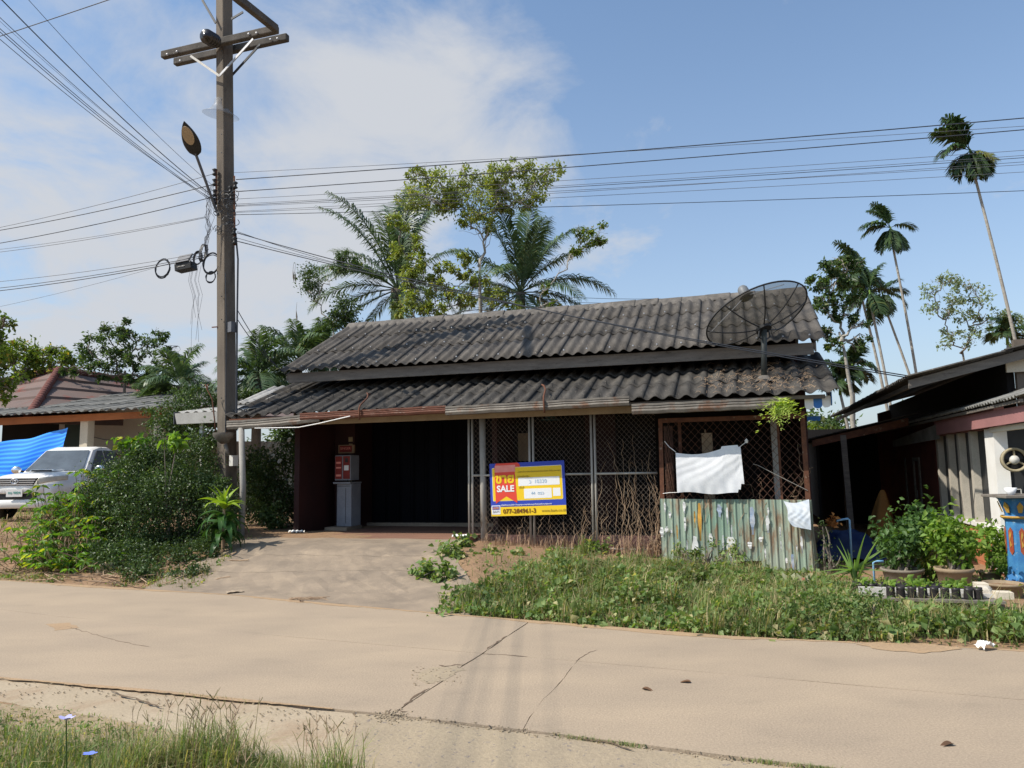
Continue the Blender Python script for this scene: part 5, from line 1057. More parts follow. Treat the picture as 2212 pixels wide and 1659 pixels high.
# litter
for nm, lb, x, y, sx, m_ in (('crumpled_wrapper', 'crumpled pink and white wrapper lying at the right road edge', 2128, 1398, .15, 'paper'), ('plastic_scrap', 'clear plastic bag caught in the creeping plants left of the mesh', 998, 1212, .2, 'film'), ('stone_chip', 'flat pale concrete chip lying at the driveway foot', 508, 1278, .22, 'conc'), ('paper_scrap', 'white paper scrap on the ground below the mesh screen', 1375, 1192, .2, 'paper')):
    p = gz(x, y, .02 if y > 1250 else .12); p[2] = max(float(zt(p[0], p[1])), 0) + .015; t = thing(nm, lb, 'litter', p, .4)
    k_ = .3 if nm == 'stone_chip' else 1; part('scrap', MB().grid(lambda a, b: ((a - .5) * sx, (b - .5) * sx * .6, (.03 * abs(math.sin(8 * a + 5 * b)) + .03 * math.sin(PI * a)) * k_), 9, 7, (0, 0, .004)), M[m_], t)
sb2 = thing('straw_bundle', 'small heap of dry husk fibres on the road edge below the driveway', 'straw', gz(655, 1296, 0)); r = random.Random(3); mb = MB()
for k in range(70): a = r.gauss(0, .25); x = r.uniform(-.2, .2); y = r.gauss(0, .03); L = r.uniform(.05, .2); mb.tube([(x, y, r.uniform(0, .02)), (x + L * .5 * math.cos(a), y + L * .5 * math.sin(a), .03), (x + L * math.cos(a), y + L * math.sin(a), .01)], .003, 3, False)
part('fibres', mb, M['twig'], sb2)
lf_ = mat('dead_brown_leaf', (.14, .075, .04), (.09, .05, .03), 8, rough=.9)
for x, y in ((1492, 1474), (1388, 1488), (2058, 1607), (652, 1298)): 
    p = gz(x, y, .004); t = thing('dead_leaf', {1492: 'curled dark brown leaf alone on the right half of the road', 1388: 'thin green brown leaf sliver on the road right of the cracked joint', 2058: 'small dark leaf near the bottom right of the road', 652: 'brown leaf among husk fibres at the road edge'}[x], 'leaf', p, x * 1.0); part('leaf', blade_leaf(.11, .045, .6), lf_, t)

# ------------------------------------------------------------------ left neighbour: carport, hip roof, tarp
VC = 4.5
cp = hthing('carport', 'grey corrugated carport roof on an orange beam with cream column, left of the pole', 'carport')
ul = fac(-110, 905, VC)[0]; ur = -12.2
zl0 = fac(0, 912, VC)[1]; zr0 = fac(342, 895, VC)[1]
part('fascia_beam', MB().poly([(ul, VC, zl0 - .10), (ul, VC, zl0 + .12), (ur, VC, zr0 + .10), (ur, VC, zr0 - .08)], (0, .08, 0)), M['orange'], cp)
ro = part('carport_roof', MB().b2((ul + .1, VC + .3, zl0 + .05), (ur, VC + .36, zl0 + .11)), M['orange'], cp)
sheets(ro, ul - .1, -7.6, VC - .35, zl0 + .17, 9.9, 4.60, 4, .28, 2, .032, M['roof_grey'])
uc = fac(171, 960, VC + .1)[0]; uc2 = fac(188, 960, VC + .1)[0]
part('column', MB().b2((uc, VC + .1, .3), (uc2, VC + .34, zl0 - .02)), M['cream'], cp, bevel=.01)
part('column', MB().b2((ur - .3, VC + .1, .3), (ur - .05, VC + .34, zl0 - .02)), M['cream'], cp)
wl_, wr_ = fac(190, 930, VC + 2.5)[0], fac(360, 930, VC + 2.5)[0]
part('house_wall', MB().b2((wl_, VC + 2.5, .3), (wr_ + .1, VC + 2.62, 3.9)), M['cream'], cp)
part('shelf_ledge', MB().b2((wl_, VC + 2.3, 2.22), (wr_, VC + 2.49, 2.28)), M['fascia'], cp)
part('green_panel', MB().b2((wl_ - 1.4, VC + 2.9, .3), (wl_ - .02, VC + 3.0, 3.8)), mat('dark_green_panel', (.05, .085, .07), (.035, .06, .05), 2, rough=.6), cp)
part('dark_wall', MB().b2((ul - 2, VC + 3.4, .3), (wl_ - 1.42, VC + 3.5, 3.8)), M['darkin'], cp)
part('pale_pillar', MB().b2((wl_ - 1.75, VC + 3.0, .3), (wl_ - 1.44, VC + 3.2, 3.8)), M['offwhite'], cp)
part('hanging_line', MB().tube([(wl_ + .1, VC + 2.2, 2.9), (wl_ + 1.0, VC + 2.2, 2.72), (wl_ + 1.9, VC + 2.2, 2.66), (wl_ + 2.6, VC + 2.2, 2.68)], .012, 4), M['cable2'], cp)
# hip roof house behind
ZA = 5.35
hA = at(127, 801, 27.5); hB = gz(470, 834, hA[2]) if False else at(470, 835, 34.0); hC = at(60, 905, 22.5); hE = at(-120, 880, 27.5)
hB[2] = hA[2] - .35
hip = thing('hip_roof_house', 'house with faded red hip roof and red ridge tiles behind the carport', 'house', (hA[0], hA[1], .55))
def Lh(p): return tuple(np.array(p) - np.array(hip.location))
eR = np.array([hC[0] + 9.5, hC[1] + 8.0, hC[2]]); eR2 = np.array([hB[0] + 3, hB[1] + 2, hC[2]])
def course(P0_, P1_, P2_, P3_, n, nm):
    """tiled slope: eave P0->P1, top P3->P2, n stepped courses, each course a part"""
    for k in range(n):
        t0, t1 = k / n, (k + 1) / n
        a = np.array(P0_) * (1 - t0) + np.array(P3_) * t0; b = np.array(P1_) * (1 - t0) + np.array(P2_) * t0
        c = np.array(P1_) * (1 - t1) + np.array(P2_) * t1; d_ = np.array(P0_) * (1 - t1) + np.array(P3_) * t1
        part(nm, MB().poly([Lh(a + [0, 0, .06]), Lh(b + [0, 0, .06]), Lh(c + [0, 0, -.02]), Lh(d_ + [0, 0, -.02])], (0, 0, -.20)), M['redroof'], hip)
course(hC, eR, hB, hA, 5, 'roof_course'); course(hE + np.array([0, -2.5, hC[2] - hE[2]]) , hC, hA, hA + np.array([-3.8, 2.5, -.1]), 5, 'roof_course')
rt = MB().lathe([(.0, -.02), (.12, 0), (.135, .10), (.11, .24), (.10, .28)], 10).mesh('ridge_tile', M['redcap'], True)
def tiles(a, b, n):
    a, b = np.array(a), np.array(b); q = Vector((0, 0, 1)).rotation_difference(Vector(tuple(b - a)))
    for k in range(n): o = obj('ridge_tile', rt, hip, Lh(a + (b - a) * k / n + [0, 0, .05])); o.rotation_euler = q.to_euler(); o.scale = (1, 1, np.linalg.norm(b - a) / n / .25)
tiles(hC, hA, 24); tiles(hB, hA, 52); tiles(hA + np.array([-3.8, 2.5, -.1]), hA, 12)
part('wall', MB().box((2.0, 6.2, 1.2), (9, 5, 2.4), .6), M['cream'], hip)
# tarp
ta = hthing('blue_tarp', 'bright blue striped tarpaulin hung from the carport beam behind the pickup', 'tarp')
M['tarp'] = bpy.data.materials.new('blue_striped_tarp'); M['tarp'].use_nodes = True; t_ = NT(M['tarp']); b_ = t_.n['Principled BSDF']; b_.inputs['Roughness'].default_value = .45
at_ = t_.new('ShaderNodeAttribute'); at_.attribute_name = 'stripe'; wv = t_.math('SINE', t_.math('MULTIPLY', at_.outputs['Fac'], 2 * PI)); f_ = t_.ramp(wv, -.4, .9)
t_.l.new(t_.mix(f_, (.0, .17, .90, 1), (.04, .36, .95, 1)), b_.inputs['Base Color'])
uR_, zR_ = fac(145, 922, VC - .06); uL_ = uR_ - 5.2
def taf(a, b):
    u = uL_ + (uR_ - uL_) * a; top = zR_ - .36 * math.sin(PI * (1 - a)) ** .8; z = top - 1.7 * b * (1 - .12 * a)
    return (u, VC - .06 - .12 * math.sin(PI * b) - .03 * math.sin(a * 17 + b * 5), z + .02 * math.sin(a * 23 + b * 3))
me = MB().grid(taf, 48, 20).mesh('tarp_sheet', M['tarp'], True); atr = me.attributes.new('stripe', 'FLOAT', 'POINT'); atr.data.foreach_set('value', [j / 20 * 13 for j in range(21) for i in range(49)]); obj('tarp_sheet', me, ta)
# white gutter lean-to left of the pole
M['awn'] = mat('dusty_grey_white_sheet', (.40, .39, .37), (.30, .29, .27), 3, rough=.7)
aw = hthing('white_awning', 'low white metal lean-to roof with boxed gutter on a white post left of the pole', 'awning')
ua, za = fac(377, 893, -.3); ub, zb = fac(385, 916, -.3)
part('gutter', MB().poly([(ua, -.3, za), (ua + .06, -.3, zb), (-5.95, -.3, zb), (-5.95, -.3, za)], (0, .14, 0)), M['awn'], aw)
part('roof_sheet', MB().grid(lambda a, b: (ua + .05 + (-5.95 - ua) * a, -.25 + 1.5 * b, za + .02 + .24 * b + .018 * math.cos(2 * PI * a * 8)), 64, 2, (0, 0, .01)), M['awn'], aw, True)
u_, z_ = fac(434, 925, -.15); part('post', MB().b2((u_ - .035, -.15, .3), (u_ + .035, -.09, zb)), M['white'], aw)
part('gutter_end', MB().b2((ua - .012, -.31, zb - .0), (ua - .002, -.14, za + .03)), M['cable2'], aw)

# ------------------------------------------------------------------ pickup
CP = np.array([-11.62, 17.75, float(zt(-11.6, 18))]); car = thing('pickup_truck', 'dusty white pickup truck parked nose out in front of the blue tarpaulin', 'pickup truck', CP, math.radians(3))
M['car'] = mat('dusty_white_car_paint', (.82, .81, .78), (.78, .76, .72), 2, rough=.3, spec=.5, fine=0, c3=(.66, .62, .55), lo=.6, hi=.9, s3=2); M['chrome'] = mat('chrome', (.75, .75, .77), (.7, .7, .72), 3, rough=.15, metal=.9, fine=0)
M['carglass'] = mat('windscreen_glass', (.10, .12, .14), (.06, .07, .08), 2, rough=.08, spec=.8, fine=0); M['lampglass'] = mat('headlight_glass', (.62, .62, .55), (.5, .5, .45), 9, rough=.1, spec=.8, fine=0); M['tyre'] = mat('tyre_rubber', (.02, .02, .02), (.03, .028, .026), 8, rough=.9)
# stations along y (0 = bumper face): half width, top z, shoulder z, bottom z
def carloft(name, st, m_, n=10):
    rows = []
    for (y, wb, wm, wt, zb_, zs, zt2) in st:
        half = [(0, zb_), (wb * .92, zb_), (wb, zb_ + .06), (wm, (zb_ + zs) / 2), (wm, zs - .06), (wt * .985, zs + .0), (wt * .90, zt2 - .035), (wt * .6, zt2 - .008), (0, zt2)]
        ring = [(x, y, z) for x, z in half] + [(-x, y, z) for x, z in half[::-1][1:-1]]; rows.append(ring)
    k = len(rows[0]); vs = sum(rows, []); fs = [(i * k + j, i * k + (j + 1) % k, (i + 1) * k + (j + 1) % k, (i + 1) * k + j) for i in range(len(rows) - 1) for j in range(k)] + [tuple(range(k)), tuple((len(rows) - 1) * k + j for j in range(k))[::-1]]
    o = part(name, MB().add(vs, fs), m_, car, True); s = o.modifiers.new('s', 'SUBSURF'); s.levels = s.render_levels = 1; return o
carloft('body', [(.0, .62, .70, .60, .38, .80, .93), (.05, .74, .80, .66, .33, .84, 1.0), (.22, .84, .87, .78, .32, .88, 1.06), (.6, .88, .89, .82, .34, .92, 1.11), (1.2, .88, .90, .84, .34, .97, 1.15), (1.62, .88, .90, .84, .34, 1.0, 1.17), (2.2, .88, .91, .86, .34, 1.02, 1.12), (3.6, .88, .91, .86, .34, 1.03, 1.12), (3.7, .88, .91, .88, .4, 1.06, 1.14), (5.2, .86, .90, .88, .45, 1.08, 1.16)], M['car'])
def cab(y, w0, w1, z0, z1): return y, w0, w1, z0, z1
# cabin shell
cv = [(-.80, 1.50, 1.12), (.80, 1.50, 1.12), (.62, 2.22, 1.72), (-.62, 2.22, 1.72), (-.80, 3.62, 1.12), (.80, 3.62, 1.12), (.64, 3.35, 1.72), (-.64, 3.35, 1.72), (-.60, 2.6, 1.80), (.60, 2.6, 1.80), (.60, 3.1, 1.80), (-.60, 3.1, 1.80)]
cbo = part('cabin', MB().add(cv, [(0, 1, 2, 3), (5, 4, 7, 6), (1, 5, 6, 10, 9, 2), (4, 0, 3, 8, 11, 7), (3, 2, 9, 8), (8, 9, 10, 11), (11, 10, 6, 7)]), M['car'], car, bevel=.09)
def lerp4(a, b, c, d, s, t): a, b, c, d = map(np.array, (a, b, c, d)); return tuple((a * (1 - s) + b * s) * (1 - t) + (d * (1 - s) + c * s) * t)
q = [(-.80, 1.50, 1.12), (.80, 1.50, 1.12), (.62, 2.22, 1.72), (-.62, 2.22, 1.72)]
part('windscreen', MB().poly([tuple(np.array(lerp4(*q, s, t)) + [0, -.02, .015]) for s, t in ((.05, .07), (.95, .07), (.93, .94), (.07, .94))], (0, .012, -.01)), M['carglass'], car)
for sx in (-1, 1):
    part('side_window', MB().poly([(sx * .812, 1.78, 1.16), (sx * .815, 2.62, 1.16), (sx * .655, 2.62, 1.70), (sx * .658, 2.32, 1.69)], (sx * -.012, 0, 0)), M['black'], car)
    part('side_window', MB().poly([(sx * .815, 2.70, 1.16), (sx * .812, 3.45, 1.18), (sx * .66, 3.28, 1.70), (sx * .655, 2.70, 1.70)], (sx * -.012, 0, 0)), M['black'], car)
    part('headlight', MB().grid(lambda a, b, sx=sx: (sx * (.46 + .41 * a), -.02 + .06 * a + .50 * a ** 3, .84 + .10 * a + (.16 - .02 * a) * b * (1 - .2 * a) ), 10, 4, (0, -.01, 0)), M['lampglass'], car, True)
    part('mirror', MB().grid(lambda a, b, sx=sx: (sx * (1.04 + .13 * math.cos(2 * PI * a) * math.sin(PI * b)), 1.72 + .05 * math.sin(2 * PI * a) * math.sin(PI * b), 1.20 + .095 * math.cos(PI * b)), 14, 8), M['chrome'], car, True)
    part('mirror_arm', MB().beam((sx * .84, 1.76, 1.16), (sx * .98, 1.75, 1.17), .05, .05), M['black'], car)
    part('fog_lamp', MB().lathe([(0, -.02), (.06, -.02), (.075, 0), (.08, .03)], 14, (sx * .62, .03, .56), (0, -1, 0)), M['lampglass'], car, True)
    for y in (.95, 4.0):
        wk = part('wheel', MB().lathe([(.22, -.11), (.34, -.12), (.38, -.09), (.385, 0), (.38, .09), (.34, .12), (.22, .11)], 26, (sx * .80, y, .385), (1, 0, 0)), M['tyre'], car, True)
        part('rim', MB().lathe([(0, .09), (.06, .10), (.20, .06), (.225, .10), (.23, .0)], 16, (sx * .80, y, .385), (sx, 0, 0)), M['galv'], wk, True)
part('door_seam', MB().beam((.905, 1.70, .45), (.895, 1.70, 1.05), .008, .008).beam((.905, 2.66, .45), (.895, 2.66, 1.05), .008, .008), M['black'], car)
part('bumper', MB().grid(lambda a, b: (-.84 + 1.68 * a, -.07 + .28 * abs(2 * a - 1) ** 4 - .03 * math.sin(PI * b), .30 + .20 * b), 24, 6, (0, -.10, 0)), M['car'], car, True)
part('bumper', MB().grid(lambda a, b: (-.80 + 1.60 * a, -.075 + .30 * abs(2 * a - 1) ** 4 - .02 * math.sin(PI * b), .64 + .19 * b), 24, 6, (0, -.08, 0)), M['car'], car, True)
part('intake', MB().b2((-.46, -.055, .51), (.46, .0, .635)), M['black'], car)
part('grille_frame', MB().poly([(-.50, -.065, 1.0), (.50, -.065, 1.0), (.40, -.075, .83), (-.40, -.075, .83)], (0, .03, 0)), M['black'], car)
for k in range(4): wv_ = .49 - .028 * k; part('grille_bar', MB().beam((-wv_, -.09, .992 - k * .047), (wv_, -.09, .992 - k * .047), .03, .020), M['chrome'], car)
em = part('emblem', MB().tube([(.085 * math.cos(t), -.115, .925 + .058 * math.sin(t)) for t in np.linspace(0, 2 * PI, 25)], .010, 5, False).tube([(.035 * math.cos(t), -.115, .925 + .055 * math.sin(t)) for t in np.linspace(0, 2 * PI, 19)], .008, 5, False).tube([(.06 * math.cos(t), -.115, .955 + .02 * math.sin(t)) for t in np.linspace(0, 2 * PI, 19)], .007, 5, False), M['chrome'], car, True)
pl_ = part('number_plate', MB().box((.02, -.12, .655), (.36, .02, .17)), M['white'], car); fit(text('กน 9804', .1, mat('plate_green', (.12, .35, .30), (.12, .35, .3), 3), car, (.02, -.134, .66), bold=.002), .28)
part('hood_scoop', MB().poly([(-.30, .98, 1.145), (.30, .98, 1.145), (.28, .99, 1.20), (-.28, .99, 1.20)], (0, .5, .0)), M['car'], car, bevel=.015); part('scoop_mouth', MB().b2((-.24, .965, 1.155), (.24, .985, 1.19)), M['black'], car)
part('wiper', MB().tube([(-.6, 1.52, 1.16), (-.1, 1.62, 1.23)], .008, 4).tube([(.1, 1.52, 1.16), (.6, 1.6, 1.22)], .008, 4), M['black'], car)

# ------------------------------------------------------------------ trees and palms
FR = {}
def frond_mesh(e0, L, nl, ll, m, bend=1.6, key='', droop=.9, w_=.05):
    k = (round(e0, 2), L, nl, ll, m.name, bend, key)
    if k in FR: return FR[k]
    n = 24; pts = []; p = np.zeros(3); 
    for i in range(n + 1):
        t = i / n; a = e0 - bend * t ** (1.4 if e0 < 1.0 else 2.0) * (1 if e0 > -.3 else .5) * (1 if e0 < .8 else .7); a = max(a, -1.45); pts.append((p.copy(), a)); p = p + np.array([math.cos(a), 0, math.sin(a)]) * L / n
    V, F = [], []; r = random.Random(int(e0 * 50) + nl)
    rr = .022 * L / 4 + .004
    mb = MB().tube([q[0] for q in pts], [rr * (1.3 - i / n) for i in range(n + 1)], 4, False); V = list(mb.v); F = [f for f in mb.f]
    F = [(f[0], f[1], f[2]) for f in F] + [(f[0], f[2], f[3]) for f in F]
    for i in range(nl):
        t = .12 + .88 * (i + .5) / nl; k_ = t * n; j = min(n - 1, int(k_)); q = pts[j][0] * (1 - (k_ - j)) + pts[j + 1][0] * (k_ - j); a = pts[j][1]
        fw = np.array([math.cos(a), 0, math.sin(a)]); upv = np.array([-math.sin(a), 0, math.cos(a)])
        l = ll * (math.sin(PI * (.12 + .80 * t)) ** .7) * r.uniform(.85, 1.1)
        for s in (-1, 1):
            ang = .75 + .25 * t + r.gauss(0, .08); d = fw * math.cos(ang) + np.array([0, s, 0]) * math.sin(ang) + upv * r.uniform(-.05, .30); d /= np.linalg.norm(d)
            d2 = d + np.array([0, 0, -droop * r.uniform(.7, 1.3)]); d2 /= np.linalg.norm(d2); sdv_ = np.cross(d, upv); sdv_ /= max(.01, np.linalg.norm(sdv_)); wd = w_ * r.uniform(.7, 1.1) * (l / ll)
            m1 = q + d * l * .5; tp = m1 + d2 * l * .5; o_ = len(V)
            V += [tuple(q - fw * wd * .3), tuple(q + fw * wd * .3), tuple(m1 + sdv_ * wd * .5), tuple(m1 - sdv_ * wd * .5), tuple(tp)]; F += [(o_, o_ + 1, o_ + 2), (o_, o_ + 2, o_ + 3), (o_ + 3, o_ + 2, o_ + 4)]
    FR[k] = npmesh('frond', V, F, m); return FR[k]
def palm(name, label, crownp, base, L, specs, nl=46, ll=.75, m_='palm', tr=(.16, .12), cat='palm tree', group=None, bend=1.6, droop=.9, trunk='bark', lean=0.0, w_=.05, shaft=0):
    t = thing(name, label, cat, base, 0, group); c = np.array(crownp) - np.array(base)
    n = 16; pts = [np.array([c[0] * (i / n) + lean * math.sin(PI * i / n), c[1] * i / n, c[2] * i / n]) for i in range(n + 1)]
    part('trunk', MB().tube(pts, [tr[0] * (1 - i / n) + tr[1] * i / n for i in range(n + 1)], 9), M[trunk], t, True)
    if shaft: part('crownshaft', MB().tube([c - [0, 0, .05], c + [0, 0, shaft]], [tr[1] * 1.3, tr[1] * .7], 8), M['potleaf'], t, True)
    for k, sp in enumerate(specs):
        yaw, e0, s = sp[:3]; mm = sp[3] if len(sp) > 3 else m_
        obj('frond', frond_mesh(round(math.radians(e0) / .22) * .22, L, nl, ll, M[mm], bend, '', droop, w_), t, tuple(c + [0, 0, shaft * .9]), (random.gauss(0, .12), 0, math.radians(yaw)), s)
    return t
def spec(n, e_hi, e_lo, seed=1, smin=.85): r = random.Random(seed); return [(k * 137.5 + r.uniform(-15, 15), e_hi + (e_lo - e_hi) * (k / n) + r.uniform(-8, 8), r.uniform(smin, 1.05)) for k in range(n)]
def gnd(x, y, Y, z=.5): p = at(x, y, Y); return np.array([p[0], p[1], z])
def oil(name, label, x, y, Y, L, sp, **k):
    c = at(x, y, Y); return palm(name, label, c, (c[0], c[1], .5), L, sp, **k)
oil('oil_palm', 'big dark oil palm with long arching fronds behind the house ridge', 858, 625, 27, 4.7,
    [(182, 62, .88), (176, 40, .80), (190, 18, .74), (172, -4, .74), (200, -22, .72), (120, 78, 1.0), (95, 86, 1.05), (60, 82, 1.0), (20, 70, .95), (35, 74, .95), (5, 46, .62), (-15, 5, .6), (-5, -20, .6), (-60, 15, .8), (-100, 45, .8), (-130, 20, .8), (80, 30, .8), (150, 50, .85), (-150, 66, .9), (215, 30, .7), (-80, -25, .7), (-40, -30, .6), (160, -35, .55)], nl=74, ll=1.05, tr=(.28, .24), w_=.075, bend=1.25)
oil('coconut_palm', 'dark coconut palm with upright spear fronds behind the ridge, right of the vine tree', 1124, 632, 26, 3.7,
    [(90, 84, 1.05), (170, 70, 1.0), (15, 66, .9), (5, 48, .8), (185, 45, .8), (178, 22, .7), (0, 22, .95), (-10, 2, .82), (10, -18, .8), (190, -2, .8), (175, -25, .8), (60, 60, .9), (-60, 60, .8), (-110, 30, .9), (120, 25, .8), (-45, 15, .8), (40, 0, .8), (-140, 70, .9), (-80, -20, .8), (-20, -35, .8), (200, -38, .8), (75, 75, 1.0)], nl=74, ll=.95, tr=(.22, .17), w_=.075, bend=1.2)
for i, (x, y, Y, L, n, lb) in enumerate(((645, 785, 24, 1.8, 18, 'coconut palm with pale feathery fronds low behind the upper roof left end'), (556, 815, 22, 1.6, 16, 'small coconut palm right beside the concrete pole above the carport roof'), (392, 835, 25, 1.6, 15, 'small coconut palm left of the pole behind the climbing bushes'), (700, 765, 25, 1.5, 14, 'short coconut palm hidden behind the roof slope left corner'), (345, 860, 26, 1.2, 10, 'tiny coconut palm peeping over the carport roof'))):
    oil('coconut_palm', lb, x, y, Y, L, spec(n, 80, -15, i + 3), nl=56, ll=.62, tr=(.16, .12), w_=.06)
# areca palms
ar = [(2098, 352, 25, 1.75, 2200, 800, 'tall areca palm leaning left at the right edge, its crown cut by the wires', [(178, 70, 1.2), (184, 45, 1.15), (190, 18, 1.1), (160, 60, 1.0), (150, 80, 1.1), (200, -40, .9), (250, -50, .95), (300, -55, .95), (0, -48, .9), (60, -50, .85), (120, -45, .85), (-20, -20, .75, 'palm_y'), (-60, -30, .8, 'palm_y'), (20, -35, .8, 'palm_y')]),
      (1925, 515, 30, 1.9, 1978, 840, 'middle areca palm with drooping crown standing left of the tallest one', [(175, 75, .95), (185, 30, 1.0), (170, 10, .9), (5, 30, .85), (100, 80, 1.0), (200, -45, .8), (300, -50, .85), (250, -55, .85), (40, -48, .8), (120, -50, .8), (0, -60, .75), (140, 60, .9)]),
      (1853, 610, 29, 2.1, 1903, 850, 'leftmost areca palm of the clump behind the neighbour roof', [(175, 70, 1.0), (180, 40, 1.0), (120, 80, 1.0), (160, 10, .9), (230, 0, .9), (-20, -30, .8), (60, -30, .8), (200, -40, .9), (300, -45, .8), (90, 60, 1)]),
      (1880, 655, 28, 2.0, 1912, 850, 'areca palm in the clump with thick green crown', [(100, 80, 1.0), (60, 60, 1.0), (170, 35, .9), (10, 30, .8), (200, -30, .9), (270, -40, .9), (330, -35, .85), (40, -45, .9), (150, -50, .8), (0, 75, .9)]),
      (1908, 655, 31, 1.9, 1970, 845, 'right areca palm of the clump with thin leaning trunk', [(20, 55, .9), (0, 25, .85), (180, 45, .9), (170, 10, .9), (200, -30, .8), (330, -15, .9), (250, -55, .8), (100, 60, .9), (300, -60, .8), (60, -40, .8)]),
      (1815, 850, 24, 1.0, 1822, 905, 'small areca palm in the gap right of the house roof corner', spec(9, 80, -30, 5)), (1843, 818, 25, 1.1, 1838, 900, 'small areca palm behind the one in the roof gap', spec(9, 80, -40, 6)), (2176, 742, 30, 1.2, 2178, 790, 'small palm crown peeking over the neighbour roof at far right', spec(9, 80, -20, 7))]
for x, y, Y, L, bx_, by_, lb, sp in ar:
    c = at(x, y, Y); b = at(bx_, by_, Y); b = c + (b - c) * (c[2] - .3) / (c[2] - b[2]); palm('areca_palm', lb, c, b, L * .72, sp, nl=34, ll=.62, m_='areca', tr=(.065, .042), bend=1.3, droop=.9, trunk='palebark', w_=.10, shaft=.5, cat='palm tree', lean=.12)
# leafy trees
def tree(name, label, base, fork, tips, m_, dens, size, tr=.12, bark='bark', cat='tree', sub=.28, group=None, extra=0, droop=.2, aspect=.5, up=.45, outw=.5):
    t = thing(name, label, cat, base, 0, group); base = np.array(base, float); r = random.Random(int(abs(base[0]) * 31)); f = np.array(fork) - base
    part('trunk', MB().tube(wobble((0, 0, 0), f, 8, .05, r), [tr * (1 - .68 * i / 8) for i in range(9)], 8), M[bark], t, True)
    bl = []; nodes = [(f * .97, tr * .42)]
    for c, rad in sorted(tips, key=lambda q: float(np.linalg.norm(np.array(q[0]) - base - f))):
        c = np.array(c) - base; mb = MB(); cand = [q for q in nodes if q[0][2] < c[2] - .15 and np.linalg.norm(c - q[0]) > .25] or nodes[:1]
        start, k = min(cand, key=lambda q: float(np.linalg.norm(c - q[0])) + .35 * float(np.linalg.norm(q[0] - f))); k = max(k * .85, tr * .22)
        main = wobble(start, c, 7, .07, r); mb.tube(main, [k * (1 - .75 * i / 8) + .006 for i in range(8)], 6); nodes += [(main[i], k * (1 - .75 * i / 8)) for i in (2, 3, 4, 5)]
        rr_ = np.array(rad if hasattr(rad, '__len__') else (rad,) * 3)
        for q in range(7 + extra):
            a = main[r.randrange(3, 8)]; e = c + np.array([r.uniform(-1, 1), r.uniform(-1, 1), r.uniform(-.7, 1)]) * rr_ * .85; mb.tube(wobble(a, e, 4, .05, r), [k * .35, k * .25, k * .18, k * .12, .006], 4, False)
        part('branch', mb, M[bark], t, True); bl.append((c, rr_))
    crown('foliage', bl, dens, size, M[m_], t, aspect, up, droop, sub, outw=outw); return t
YT = 24.5
tb = at(1035, 700, YT); tb = np.array([tb[0], tb[1], .4]); fk = at(1034, 560, YT)
def T(x, y, rx, ry=None, dy=0.0): k = YT / FPX * 1.22; ry = ry or rx; return (at(x, y, YT + dy), (rx * k, rx * k, ry * k))
tree('vine_draped_tree', 'slender forked tree draped with yellow green climbers between the two dark palms', tb, fk,
     [T(905, 380, 26, 16), T(880, 425, 22, 30, -.5), T(955, 400, 34, 26), T(960, 435, 26, 24), T(1020, 400, 30, 22, .4), T(1062, 380, 34, 20), T(1090, 400, 30, 22), T(1120, 360, 30, 18), T(1155, 390, 30, 24, .5), T(1192, 372, 24, 22), T(1030, 445, 30, 30, -.3), T(1050, 480, 22, 22), T(1160, 425, 18, 18), T(1002, 372, 10, 18), T(985, 425, 26, 22), T(1130, 430, 26, 20), T(1095, 440, 22, 18), T(930, 430, 22, 24), T(1075, 430, 22, 22), T(1000, 480, 14, 20)], 'leaf_vine', 220, .105, .13, 'palebark', sub=.26, extra=3, droop=.6)
tree('bare_limbed_tree', 'thin pale limbed sapling slanting right with a tuft of yellow leaves at its top', at(1040, 700, 24) * [1, 1, 0] + [0, 0, .4], at(1085, 700, 24), [(at(1268, 510, 24), (.42, .4, .40)), (at(1300, 505, 24), (.24, .3, .38)), (at(1238, 548, 24), (.28, .25, .22)), (at(1178, 625, 24), (.22, .2, .16)), (at(1195, 660, 24), (.25, .2, .16))], 'leaf_yel', 300, .10, .10, 'palebark', sub=.2, extra=3, droop=.5)
tree('climber_mass', 'mass of bright green climber leaves hanging over the oil palm trunk and lower fronds', at(905, 700, 23.5) * [1, 1, 0] + [0, 0, .4], at(905, 690, 23.5), [(at(x, y, 23.3), (rx * .0145, .35, ry * .0145)) for x, y, rx, ry in ((900, 570, 26, 30), (895, 610, 26, 26), (925, 585, 26, 20), (965, 585, 26, 20), (1000, 560, 24, 16), (905, 650, 34, 26), (950, 620, 30, 22), (860, 540, 16, 30), (935, 665, 34, 20), (870, 670, 22, 22), (868, 490, 12, 18), (850, 470, 14, 14), (1010, 590, 24, 12), (1035, 610, 24, 22), (1070, 640, 26, 24), (1010, 650, 26, 20), (985, 640, 22, 20), (880, 600, 18, 30), (905, 530, 16, 26), (1110, 660, 20, 16))], 'leaf_vine', 190, .12, .06, 'bark', sub=.25, droop=.6)
tree('dense_bush_tree', 'small very dark leafy tree at the left end of the roof ridge', at(745, 760, 23) * [1, 1, 0] + [0, 0, .5], at(745, 720, 23), [(at(745, 665, 23), (.42, .4, .42)), (at(728, 690, 23), (.35, .35, .3)), (at(755, 700, 23), (.3, .3, .25))], 'leaf_bush', 420, .09, .08)
pt_ = tree('pod_tree', 'small feathery leaved tree with long brown pods left of the oil palm', at(700, 790, 23) * [1, 1, 0] + [0, 0, .5], at(715, 690, 23), [(at(676, 600, 23), (.50, .4, .40)), (at(672, 628, 23), (.35, .3, .25)), (at(745, 560, 23), (.45, .4, .22)), (at(735, 585, 23), (.3, .3, .18)), (at(772, 570, 23), (.3, .3, .2))], 'leaf_tree', 420, .075, .05, 'palebark', sub=.3)
